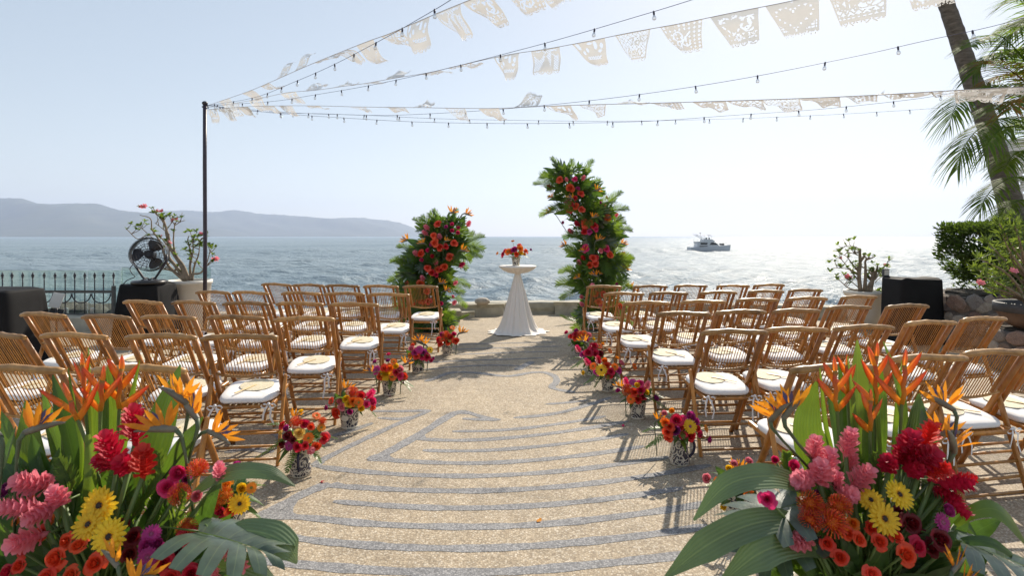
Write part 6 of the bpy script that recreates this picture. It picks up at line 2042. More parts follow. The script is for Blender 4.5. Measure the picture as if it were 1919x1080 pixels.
# on the white table
ty = TC.y
g = V(P(967, 500, ty).x, ty, TZ + .004)
bouquet(g, 'pot', 0, 1.0, [(952, 472, 7.5, 'gerb', 'orange'), (964, 468, 8, 'ball', 'magenta'), (956, 471, 6, 'rose', 'red'), (975, 465, 7, 'rose', 'orange'), (977, 474, 5, 'ball', 'yellow'), (986, 470, 6, 'rose', 'coral'), (995, 468, 3.5, 'ball', 'purple'), (961, 452, 3.5, 'gerb', 'orange'), (932, 475, 3.5, 'gerb', 'amber'), (942, 476, 5, 'rose', 'crimson'), (946, 470, 5, 'ball', 'hot_pink'), (968, 476, 5, 'rose', 'orange_red'), (974, 459, 5, 'rose', 'coral'), (983, 477, 4, 'ball', 'amber'), (941, 482, 3, 'ball', 'crimson')],
        'painted pot standing on the white draped cocktail table', 'bright bouquet in the pot on the white draped table', ty, 77, leafn=12)

# ------------------------------------------------------------------ floral columns at the altar
def column(base_px, Yc, env, flowers, label, seed, nleaf, sprays=()):
    rr = random.Random(seed)
    bx = P(base_px[0], base_px[1], Yc)
    t = thing('floral_column', (bx.x, Yc, 0), label, 'flower arrangement')
    base = Vector(t.location)
    ys = [e[0] for e in env]
    cxf = lambda y: interp(y, ys, [e[1] for e in env]); hwf = lambda y: interp(y, ys, [e[2] for e in env])
    mb = MB()
    sp = [P(cxf(y), y, Yc + .05) for y in np.linspace(ys[-1], ys[0] + 12, 12)]
    sp[0].z = 0.02
    mb.tube([p - base for p in sp], .035, 8); mb.lathe([(.26, .003), (.26, .015), (.03, .03)], 20, c=sp[0] - base - V(0, 0, sp[0].z))
    put('stand', mb.mesh('column_stand', M['grey_metal']), t)
    core = MB()
    y0, y1 = ys[0], ys[-1]
    for k in range(nleaf):
        # stratified along the height
        y = lerp(y0 + 36, y1 - 2, (k + rr.random()) / nleaf)
        hw = hwf(y) / F * Yc
        c = P(cxf(y), y, Yc)
        a = rr.uniform(0, 6.283)
        front = rr.random() < .78
        ca = rr.uniform(-1, 1) if front else rr.choice((-1, 1)) * rr.uniform(.55, 1)
        off = V(ca * hw * .55, -.20 * math.sqrt(max(.05, 1 - ca * ca)) if front else rr.uniform(-.05, .2), 0)
        p = c + off * (.35 if k % 3 == 0 else .8)
        top = max(0, 1 - (y - y0) / 60.0)
        bot = max(0, 1 - (y1 - y) / 60.0)
        d = V(ca * 1.15 + rr.uniform(-.3, .3), -.42 + rr.uniform(-.3, .2), rr.uniform(-.35, .85) + top * 1.1 - bot * .8)
        d.normalize()
        q = rr.random()
        fr = V(-d.x * .5, -1, .45)
        if q < .46:
            L = rr.uniform(.34, .50) if rr.random() < .35 else rr.uniform(.28, .42); me = frondlet(1.0, 21, .14, rr.choice(['palm_leaf', 'palm_leaf', 'leaf_mid']), rr.choice([.15, .35]), .42, .030, k % 3); nm = 'palm_frond'
        elif q < .63:
            L = rr.uniform(.22, .34); me = monstera('monstera' if rr.random() < .6 else 'leaf_mid', k % 2); nm = 'monstera_leaf'
        elif q < .85:
            L = rr.uniform(.26, .42); me = leaf(1.0, rr.choice([.28, .38]), rr.choice([.25, .5]), rr.choice(['leaf_broad', 'leaf_fill', 'leaf_ribbed']), .2, 'lance', 9, k % 3); nm = 'leaf'
        else:
            L = rr.uniform(.22, .34); me = frondlet(1.0, 20, .15, 'fern', .35, .18, .035, k % 2); nm = 'fern_frond'
        L *= min(1.0, hw / .36 + .15)
        put(nm, me, t, frame(p, d, fr, L, rr.uniform(-.3, .3)), world=True)
    for k, (px, py, dx, dz, L) in enumerate(sprays):
        put('palm_frond', frondlet(1.0, 24, .16, 'palm_leaf', .30, .36, .026, k % 3), t, frame(P(px, py, Yc - rr.uniform(.0, .15)), V(dx, -.25, dz), V(-dx * .4, -1, .5), L * .84), world=True)
    # dark inner leaves
    rng = np.random.RandomState(seed)
    pd = []
    for k in range(2600):
        y = rr.uniform(y0 + 14, y1); hw = hwf(y) / F * Yc * .62
        c = P(cxf(y), y, Yc) - base
        a = rr.uniform(0, 6.283); r_ = math.sqrt(rr.random())
        pd.append((np.array([c.x + hw * r_ * math.cos(a), c.y + .24 * r_ * math.sin(a), max(.02, c.z)]), np.array([math.cos(a), math.sin(a), .4])))
    put('inner_foliage', leaf_cloud(pd, .12, .045, M['leaf_fill'], 'column_fill', rng), t, kind='stuff')
    for i, f in enumerate(flowers):
        px, py, r, k, col = f
        ca = max(-1, min(1, (px - cxf(py)) / (hwf(py) * 1.05)))
        Yf = Yc - .05 - .30 * math.sqrt(max(0, 1 - ca * ca)) - rr.uniform(0, .05)
        p = P(px, py, Yf); rm = r / F * Yf
        d = V(ca * .7, -1, .35)
        nm, me, s_ = flower(k, col, rm, i)
        if k == 'ging':
            Mx = frame(p, V(ca * .8 + rr.uniform(-.3, .3), -.7, .7), V(0, -1, 0), rm * .85)
        elif k == 'bop':
            Mx = frame(p, V(ca * .7, -.2, 1), V(0, -1 if px > cxf(py) else 1, 0), s_)
        else:
            Mx = frame(p, d, V(rr.uniform(-1, 1), 0, 1), s_, rr.uniform(0, 6))
        put(nm, me, t, Mx, world=True)
    return t
C_, H_, K_, Mg, D_ = 'coral', 'hot_pink', 'pink', 'magenta', 'red'
column((1125, 618), 9.25, [(300, 1062, 24), (325, 1066, 50), (350, 1068, 56), (385, 1084, 52), (410, 1103, 54), (440, 1118, 50), (490, 1116, 48), (540, 1122, 50), (580, 1126, 46), (618, 1126, 44)], [
    (1049, 336, 7, 'rose', C_), (1062, 337, 5, 'ging', K_), (1078, 335, 5.5, 'rose', H_), (1093, 334, 6, 'ging', K_), (1069, 352, 8.5, 'rose', 'orange_red'), (1083, 353, 5, 'ball', Mg), (1089, 362, 6.5, 'rose', C_), (1077, 371, 6, 'rose', D_), (1064, 378, 6, 'rose', Mg), (1070, 382, 6, 'rose', 'crimson'), (1078, 386, 7, 'rose', 'orange_red'), (1090, 392, 7, 'rose', C_), (1067, 394, 6, 'rose', D_), (1115, 357, 9, 'bop', 'x'), (1073, 373, 8, 'bop', 'x'), (1109, 409, 9, 'bop', 'x'), (1097, 418, 9, 'rose', C_), (1106, 417, 6, 'rose', 'orange_red'), (1114, 423, 7, 'rose', D_), (1095, 434, 7, 'rose', D_), (1105, 434, 5.5, 'rose', Mg), (1117, 430, 5, 'rose', H_), (1138, 409, 8, 'pin', C_), (1137, 370, 4, 'ball', Mg), (1126, 380, 4, 'ball', Mg), (1133, 385, 5, 'ball', H_), (1055, 417, 4, 'ball', Mg), (1070, 434, 7, 'ging', K_), (1155, 404, 5, 'ging', K_), (1082, 420, 7, 'ging', 'crimson'),
    (1097, 465, 8, 'rose', H_), (1137, 466, 7.5, 'rose', H_), (1126, 470, 5, 'rose', K_), (1144, 477, 8, 'rose', C_), (1112, 483, 7.5, 'rose', C_), (1118, 482, 5, 'rose', D_), (1116, 494, 7, 'rose', C_), (1105, 497, 7, 'rose', 'orange_red'), (1085, 493, 7, 'ging', K_), (1093, 484, 6, 'ging', D_), (1098, 472, 9, 'bop', 'x'), (1118, 452, 10, 'bop', 'x'), (1118, 518, 10, 'bop', 'x'), (1166, 502, 11, 'bop', 'x'), (1063, 460, 9, 'bop', 'x'), (1163, 457, 9, 'bop', 'x'), (1166, 478, 7, 'ging', 'crimson'), (1034, 398, 9, 'bop', 'x'), (1030, 352, 7, 'ging', 'crimson'), (1036, 370, 7, 'bop', 'x'),
    (1156, 533, 5, 'ball', Mg), (1164, 528, 4, 'ball', Mg), (1177, 535, 5, 'ball', H_), (1180, 541, 10, 'bop', 'x'), (1090, 557, 5, 'ball', K_), (1091, 571, 6, 'ging', K_), (1116, 550, 7, 'rose', D_), (1132, 552, 7, 'rose', D_), (1122, 565, 7, 'rose', C_), (1163, 574, 7, 'rose', 'orange_red'), (1129, 575, 6, 'rose', H_), (1110, 538, 8, 'ging', K_), (1124, 515, 4, 'bop', 'x'), (1087, 522, 8, 'bop', 'x')],
    'tall leaning column of palm leaves and red flowers, right of the white table', 91, 190, [(1050, 330, -.35, 1, .40), (1092, 335, .4, 1, .42), (1070, 335, .05, 1, .38), (1040, 350, -1, .3, .42), (1045, 385, -1, -.5, .40), (1130, 400, 1, .35, .50), (1140, 430, 1, .1, .46), (1148, 480, 1, .0, .42), (1135, 385, .8, .9, .42), (1085, 540, -1, -.5, .42), (1082, 500, -1, -.2, .38), (1150, 520, 1, -.5, .42)])
column((800, 618), 9.1, [(396, 838, 22), (415, 838, 46), (440, 834, 56), (470, 820, 58), (505, 806, 58), (540, 802, 54), (580, 802, 50), (618, 804, 44)], [
    (820, 419, 7, 'rose', C_), (812, 441, 7, 'rose', C_), (814, 455, 8.5, 'rose', C_), (824, 463, 7.5, 'rose', 'orange_red'), (835, 462, 6, 'rose', D_), (851, 455, 7.5, 'rose', C_), (843, 481, 8, 'rose', C_), (833, 500, 7.5, 'rose', 'orange_red'), (801, 502, 7, 'rose', C_), (809, 511, 7, 'rose', D_), (820, 505, 6.5, 'rose', C_), (847, 420, 4.5, 'ball', H_), (836, 425, 4.5, 'ball', Mg), (859, 427, 4.5, 'ball', H_), (847, 432, 5, 'ball', H_), (858, 436, 5, 'ball', H_), (808, 458, 5, 'ball', Mg), (801, 469, 5, 'ball', H_), (810, 480, 5, 'ball', 'crimson'), (790, 487, 5, 'ball', H_), (800, 427, 7, 'ging', K_), (797, 437, 7, 'ging', K_), (824, 444, 6.5, 'ging', K_), (817, 493, 6.5, 'ging', K_), (792, 522, 6.5, 'ging', K_), (878, 420, 7, 'ging', K_), (781, 476, 8, 'ging', K_), (788, 475, 8, 'rose', 'orange_red'), (787, 532, 8, 'rose', 'orange_red'), (761, 532, 6, 'rose', D_), (865, 497, 7, 'ging', H_), (844, 400, 11, 'bop', 'x'), (871, 401, 10, 'bop', 'x'), (767, 450, 11, 'bop', 'x'), (795, 457, 9, 'bop', 'x'), (863, 470, 10, 'bop', 'x'), (823, 532, 9, 'bop', 'x'), (833, 546, 9, 'bop', 'x'), (834, 453, 7, 'bop', 'x'), (853, 531, 6, 'ging', K_), (851, 568, 6, 'ging', K_), (800, 546, 7, 'rose', C_), (790, 565, 7, 'rose', C_), (775, 565, 7, 'rose', C_), (803, 565, 7, 'rose', D_), (826, 506, 5, 'rose', D_), (827, 569, 5, 'ball', H_), (777, 547, 9, 'bop', 'x'), (817, 515, 5, 'rose', 'crimson'), (849, 556, 4, 'ball', K_)],
    'short bushy column of palm leaves and coral roses, left of the white table', 92, 165, [(825, 425, -.3, 1, .36), (845, 425, .25, 1, .36), (805, 432, -.8, .8, .38), (868, 455, 1, .5, .42), (868, 480, 1, .1, .36), (775, 490, -1, .15, .44), (768, 515, -1, -.2, .44), (780, 470, -1, .4, .38), (845, 520, 1, -.4, .40), (850, 550, .8, -.8, .36)])
# loose leaves at the feet of the columns
def ground_leaf(px, py, dx, L, label, kd, seed):
    g = G(px, py); 
    t = thing('fallen_frond', g + V(0, 0, .012), label, 'leaf')
    for k, (a, l) in enumerate(((0, 1.0), (.25, .8), (-.3, .7))):
        d = V(dx * math.cos(a), -.28 - math.sin(a) * .6, .13)
        me = leaf(1.0, .16, -.15, kd, .2, 'lance', 9, seed + k) if k else frondlet(1.0, 18, .1, 'palm_leaf', -.15, .22, .045, seed)
        put('leaf' if k else 'palm_frond', me, t, frame(g + V(0, 0, .03), d, V(0, -.6, 1), L * l), world=True)
ground_leaf(828, 606, 1, .55, 'palm frond and long leaves lying at the foot of the short floral column', 'leaf_broad', 1)
ground_leaf(1095, 606, -1, .50, 'palm frond and long leaves lying at the foot of the tall floral column', 'leaf_broad', 2)

# ------------------------------------------------------------------ big foreground arrangements
def arrangement(cx_px, Yc, spec, label, seed, potlabel):
    rr = random.Random(seed)
    c = V((cx_px - CX) / F * Yc, Yc, 0)
    p = thing('urn', c, potlabel, 'urn')
    mb = MB(); mb.lathe([(.15, 0), (.16, .02), (.09, .08), (.10, .14), (.20, .28), (.23, .36), (.235, .37), (.21, .37), (.19, .30)], 32); put('body', mb.mesh('urn_body', M['glaze']), p)
    base = c + V(0, 0, .36)
    t = thing('flower_arrangement', base, label, 'flower arrangement')
    stems = MB()
    for i, s in enumerate(spec):
        k = s[0]
        if k == 'ribbon':            # explicit leaf: spine px+depth offset, widths px, material
            _, pts, ws, mt, hint, fold = s
            q3 = [P(x, y, Yc + o) for x, y, o in pts]
            q = curve3(q3, 5)
            wq = np.interp(np.linspace(0, 1, len(q)), np.linspace(0, 1, len(ws)), ws)
            mb = MB(); mb.ribbon([a - base for a in q], [max(.002, w / F * Yc) for w in wq], hint, 0, 7, fold)
            put('leaf', mb.mesh('arrangement_leaf', M[mt]), t)
            stems.tube([V(rr.uniform(-.05, .05), rr.uniform(-.05, .05), -.1), q[0] - base], .006, 5)
        elif k == 'mon':
            _, x, y, o, d, L, front, mt = s
            put('monstera_leaf', monstera(mt, i % 2), t, frame(P(x, y, Yc + o), d, front, L), world=True)
        elif k == 'hel':
            _, x, y, o, nb, flip, L, tilt, turn = s
            pp = P(x, y, Yc + o)
            me = heliconia(nb, flip, L, i % 3)
            Mx = Matrix.Translation(pp) @ Matrix.Rotation(tilt, 4, 'Y') @ Matrix.Rotation(turn, 4, 'Z')
            put('heliconia', me, t, Mx, world=True)
        elif k == 'bopx':
            _, x, y, o, size, dirx, tilt = s
            size *= 0.78
            pp = P(x, y, Yc + o)
            Mx = Matrix.Translation(pp) @ Matrix.Rotation(tilt, 4, 'Y') @ Matrix.Rotation(0 if dirx > 0 else math.pi, 4, 'Z') @ Matrix.Rotation(rr.uniform(-.5, .5), 4, 'Z') @ Matrix.Scale(size, 4)
            put('bird_of_paradise', strelitzia(i % 3, 6), t, Mx, world=True)
        elif k == 'frond':
            _, pts, L, n, dr, mt, w = s
            q3 = [P(x, y, Yc + o) - base for x, y, o in pts]
            mb = frond_mb(q3, L, V(0, -.5, 1), n, 55, dr, w, i, start=.15, r=.006, seg=3)
            put('fern_frond' if mt == 'fern' else 'palm_frond', mb.mesh('arrangement_frond', M[mt]), t)
        elif k == 'gingx':
            _, x, y, o, r, col, d, ln = s
            pp = P(x, y, Yc + o)
            rm = r / F * (Yc + o)
            put('ginger_flower', ginger(col, 1, i % 2), t, frame(pp, d, V(0, -1, 0), 1.0) @ Matrix.Diagonal((rm * 1.15, rm * 1.15, rm * ln, 1)), world=True)
            stems.tube([V(rr.uniform(-.06, .06), rr.uniform(-.03, .06), -.05), pp - base - Vector(d).normalized() * rm * 1.4], .007, 6)
        else:
            _, x, y, o, r, fk, col = s[:7]
            pp = P(x, y, Yc + o); rm = r / F * (Yc + o)
            d = s[7] if len(s) > 7 else V((x - cx_px) / 500.0 + rr.uniform(-.15, .15), -1, .45 + rr.uniform(-.1, .25))
            nm, me, sc_ = flower(fk, col, rm, i)
            put(nm, me, t, frame(pp, d, V(rr.uniform(-1, 1), 0, 1), sc_, rr.uniform(0, 6)), world=True)
            stems.tube([V(rr.uniform(-.08, .08), rr.uniform(-.04, .06), -.05), lerp(V(0, 0, 0), pp - base, .6) + V(0, .03, 0), pp - base - Vector(d).normalized() * rm * .4], .004, 5)
    put('stem_bundle', stems.mesh('arrangement_stems', M['stem']), t, kind='stuff')
    return t, base

def greens(t, base, cx_px, Yc, boxes, seed):
    """filler leaves: boxes of (x0,x1,y0,y1,o0,o1,n,kinds,L0,L1)"""
    rr = random.Random(seed)
    for (x0, x1, y0, y1, o0, o1, n, kinds, L0, L1) in boxes:
        for k in range(n):
            x, y, o = rr.uniform(x0, x1), rr.uniform(y0, y1), rr.uniform(o0, o1)
            p = P(x, y, Yc + o)
            d = (p - base - V(0, .05, .0)).normalized() + V(rr.uniform(-.4, .4), -.25, rr.uniform(0, .5))
            kd = rr.choice(kinds); L = rr.uniform(L0, L1)
            if kd == 'fern': me, nm = frondlet(1.0, 18, .15, 'fern', .3, .17, .04, k % 2), 'fern_frond'
            elif kd == 'mon': me, nm = monstera('monstera', k % 2), 'monstera_leaf'
            else: me, nm = leaf(1.0, rr.choice([.42, .55, .34]), .3, kd, .2, rr.choice(['ovate', 'ovate', 'lance']), 8, k % 3), 'leaf'
            put(nm, me, t, frame(p - d.normalized() * L * .5, d, V(rr.uniform(-.4, .4), -1, .5), L), world=True)

X1 = V(1, 0, 0)
fl = lambda x, y, r, k, c, o=0.0, *d: ('f', x, y, o, r, k, c) + d
YL = 1.72
specL = [
    # upright leaves
    ('ribbon', [(62, 1000, .10), (62, 900, .12), (55, 830, .14), (48, 752, .18)], [10, 46, 54, 40, 4], 'leaf_ribbed', V(1, .3, 0), .12),
    ('ribbon', [(128, 980, .12), (118, 880, .15), (100, 800, .18), (80, 731, .20)], [8, 28, 34, 30, 4], 'leaf_broad', V(1, -.2, 0), .25),
    ('ribbon', [(160, 980, .14), (142, 880, .18), (122, 790, .22), (99, 703, .26)], [8, 34, 42, 30, 3], 'leaf_fill', V(1, .4, 0), .2),
    ('ribbon', [(185, 960, .20), (186, 860, .22), (190, 780, .24), (196, 690, .27)], [10, 50, 56, 44, 4], 'leaf_ribbed', V(1, .1, 0), .10),
    ('ribbon', [(215, 950, .24), (212, 860, .25), (208, 760, .26), (203, 684, .28)], [8, 34, 38, 24, 3], 'leaf_lite', V(1, .5, 0), .1),
    ('ribbon', [(172, 960, .16), (174, 860, .16), (170, 750, .18), (166, 652, .22)], [6, 9, 10, 9, 2], 'leaf_lite', V(1, 0, 0), .5),
    ('ribbon', [(150, 930, .1), (155, 840, .12), (140, 760, .14), (128, 690, .16)], [6, 9, 10, 9, 2], 'leaf_ribbed', V(1, 0, 0), .5),
    ('ribbon', [(222, 940, .18), (232, 850, .18), (246, 760, .2), (262, 676, .24)], [6, 14, 15, 12, 2], 'leaf_ribbed', V(1, 0, 0), .5),
    ('ribbon', [(166, 1000, .02), (168, 940, .02), (172, 880, .03), (166, 815, .05)], [10, 20, 22, 20, 10], 'leaf_lite', V(1, .2, 0), .5),
    ('ribbon', [(262, 960, .10), (280, 870, .12), (310, 770, .16), (338, 684, .20)], [8, 46, 64, 42, 3], 'leaf_broad', V(1, .35, .2), .16),
    ('ribbon', [(290, 960, .10), (322, 890, .06), (352, 830, .04), (381, 782, .06)], [8, 38, 48, 36, 4], 'leaf_broad', V(1, -.3, .4), .2),
    ('ribbon', [(20, 1000, .1), (16, 900, .12), (8, 820, .12), (-10, 760, .15)], [8, 40, 44, 36, 4], 'leaf_broad', V(1, .3, 0), .2),
    ('ribbon', [(-20, 980, .0), (-10, 900, .0), (10, 860, .0), (30, 800, .03)], [6, 24, 30, 22, 3], 'leaf_fill', V(1, -.3, .3), .2),
    ('ribbon', [(100, 960, .08), (88, 905, .08), (70, 860, .1), (60, 815, .12)], [6, 30, 34, 26, 3], 'leaf_mid', V(1, .3, 0), .2),
    ('ribbon', [(240, 960, .14), (256, 900, .15), (268, 850, .16), (276, 790, .18)], [6, 30, 36, 26, 3], 'leaf_fill', V(1, .3, 0), .2),
    # arching leaf and the right hand leaves
    ('ribbon', [(330, 960, .02), (382, 908, .0), (440, 884, -.02), (505, 886, -.02), (553, 912, .0)], [14, 30, 33, 26, 3], 'leaf_gloss', V(.2, .75, .85), .10),
    ('ribbon', [(395, 1010, -.06), (450, 995, -.10), (510, 1005, -.12), (545, 1030, -.12), (557, 1056, -.10)], [10, 40, 52, 42, 5], 'leaf_gloss', V(.2, .75, .85), .12),
    ('ribbon', [(360, 1060, -.06), (420, 1050, -.10), (470, 1066, -.14), (520, 1095, -.14)], [10, 36, 40, 6], 'leaf_gloss', V(.2, .75, .85), .12),
    ('mon', 372, 1002, -.14, V(1, -.16, -.10), .245, V(.1, .05, 1), 'monstera'),
    # heliconia
    ('hel', 188, 770, .14, 3, 1, 0.107, .02, .0), ('hel', 224, 766, .18, 4, -1, 0.099, .06, .3), ('hel', 160, 760, .16, 4, 1, 0.099, -.08, -.4), ('hel', 146, 788, .08, 2, -1, 0.133, -.35, .0),
    # strelitzia
    ('bopx', 53, 812, -.02, .92, 1, .05), ('bopx', 322, 808, .0, .95, -1, -.15), ('bopx', 345, 756, .06, .95, -1, .25), ('bopx', 366, 785, .04, .95, -1, .3), ('bopx', 392, 812, .05, .8, 1, .7), ('bopx', 218, 1062, -.22, .72, -1, .1), ('bopx', -4, 820, -.02, 1.0, -1, .1), ('bopx', 246, 1094, -.22, .7, 1, .1),
    # red ginger
    ('gingx', 252, 800, -.02, 25, 'crimson', V(.12, -.25, 1), 1.35), ('gingx', 208, 848, -.02, 27, 'crimson', V(-.1, -.3, 1), 1.25), ('gingx', 268, 868, -.05, 24, 'red', V(.25, -.4, 1), 1.25), ('gingx', 232, 872, -.03, 20, 'crimson', V(.1, -.7, .6), 1.0), ('gingx', 196, 870, .0, 18, 'crimson', V(-.5, -.5, .6), 1.0),
    # pink ginger
    ('gingx', 61, 908, -.06, 25, 'pink', V(-.45, -.9, .6), 1.15), ('gingx', 109, 932, -.08, 19, 'pink', V(.1, -.7, .9), 1.2), ('gingx', 38, 952, -.10, 24, 'pink', V(-.9, -.8, .35), 1.15), ('gingx', 78, 962, -.11, 22, 'pink', V(-.5, -1, -.15), 1.1), ('gingx', 50, 1013, -.12, 25, 'pink', V(-.35, -1, .15), 1.05), ('gingx', 86, 903, -.02, 14, 'pink', V(.5, -.6, .6), 1.0), ('gingx', 2, 950, -.08, 14, 'pink', V(-1, -.4, .1), 1.1), ('gingx', 412, 886, -.02, 13, 'pink', V(.2, -.5, 1), 1.5), ('gingx', 435, 1040, -.16, 16, 'pink', V(1, -.5, -.55), 2.1), ('gingx', 398, 1068, -.16, 14, 'pink', V(.5, -.5, -1), 1.6), ('gingx', 396, 1016, -.1, 14, 'pink', V(1, -.4, -.3), 1.8),
    # gerberas
    fl(187, 948, 34, 'gerb', 'yellow', -.08, V(.05, -1, .35)), fl(166, 984, 31, 'gerb', 'yellow', -.11, V(-.1, -1, .75)), fl(205, 1007, 34, 'gerb', 'yellow', -.14, V(.0, -1, .5)), fl(175, 966, 20, 'gerb', 'yellow', -.06, V(0, -1, .6)),
    # roses
    fl(101, 1049, 22, 'rose', 'orange_red', -.18), fl(175, 1057, 20, 'rose', 'orange_red', -.18), fl(146, 1022, 17, 'rose', 'orange_red', -.15, V(.1, -.6, 1)), fl(121, 1016, 15, 'rose', 'orange_red', -.12), fl(130, 1080, 18, 'rose', 'orange_red', -.2), fl(84, 1084, 18, 'rose', 'orange_red', -.2), fl(33, 1062, 15, 'rose', 'orange_red', -.16), fl(75, 1000, 14, 'rose', 'orange_red', -.06), fl(40, 1035, 12, 'rose', 'orange_red', -.1), fl(10, 1074, 16, 'rose', 'crimson', -.16),
    # magenta mums, dark roses
    fl(284, 1002, 18, 'gerbm', 'magenta', -.10), fl(274, 1024, 18, 'ball', 'magenta', -.12), fl(294, 1021, 15, 'ball', 'magenta', -.11), fl(277, 1046, 19, 'gerbm', 'magenta', -.14), fl(306, 1058, 19, 'rose', 'crimson', -.14), fl(357, 1078, 20, 'rose', 'crimson', -.16), fl(332, 1032, 18, 'rose', 'dark_red', -.08), fl(248, 1008, 17, 'rose', 'dark_red', -.06), fl(268, 1075, 18, 'rose', 'dark_red', -.14), fl(352, 1008, 17, 'rose', 'crimson', -.10), fl(241, 1040, 16, 'rose', 'dark_red', -.08), fl(318, 1085, 16, 'rose', 'red', -.16), fl(226, 985, 14, 'rose', 'dark_red', -.02),
    fl(333, 888, 18, 'ball', 'hot_pink', -.02), fl(312, 914, 19, 'rose', 'hot_pink', -.04), fl(368, 931, 13, 'ball', 'pink', -.02), fl(350, 898, 11, 'ball', 'magenta', .02), fl(370, 882, 21, 'pin', 'orange', .0, V(.1, -.3, 1)), fl(336, 927, 21, 'pin', 'orange', -.06, V(.4, -.6, .3)), fl(350, 992, 20, 'pin', 'orange', -.08, V(.6, -.7, .3)), fl(6, 920, 16, 'ball', 'purple', .02), fl(58, 938, 10, 'gerb', 'orange', .0), fl(92, 976, 10, 'rose', 'orange', .0), fl(30, 978, 10, 'gerb', 'orange', -.02),
    ('frond', [(250, 1000, .02), (232, 930, .05), (224, 880, .07), (222, 830, .1)], .05, 24, .1, 'fern', .010), ('frond', [(270, 1000, .05), (290, 940, .07), (300, 900, .07), (298, 850, .1)], .06, 24, .1, 'fern', .010), ('frond', [(130, 1000, .02), (140, 940, .05), (130, 900, .06), (110, 860, .06)], .05, 22, .1, 'fern', .010),
    ('frond', [(300, 1040, -.06), (322, 990, -.08), (338, 950, -.08), (346, 925, -.08)], .06, 10, .15, 'leaf_lite', .012), ('frond', [(110, 1000, -.0), (118, 960, -.02), (128, 930, -.02), (140, 905, -.02)], .045, 20, .1, 'fern', .009), ('frond', [(235, 990, .0), (262, 950, .02), (280, 925, .02), (302, 890, .04)], .05, 22, .1, 'fern', .010),
]
tL, bL = arrangement(165, YL, specL, 'large tropical flower arrangement in the left foreground with pink ginger at its left side', 61, 'cream urn under the left foreground arrangement')
greens(tL, bL, 165, YL, [(-40, 350, 985, 1120, -.10, .05, 70, ['leaf_fill', 'leaf_fill', 'leaf_mid', 'leaf_broad'], .09, .15), (40, 320, 900, 1000, .04, .14, 34, ['leaf_fill', 'fern', 'leaf_mid'], .10, .16), (300, 420, 940, 1090, -.06, .06, 22, ['leaf_mid', 'leaf_fill', 'fern'], .09, .15), (-30, 120, 880, 1000, .02, .1, 18, ['leaf_fill', 'leaf_mid', 'leaf_broad'], .12, .18), (-40, 340, 1000, 1130, .06, .2, 40, ['leaf_fill', 'leaf_broad'], .14, .2)], 71)

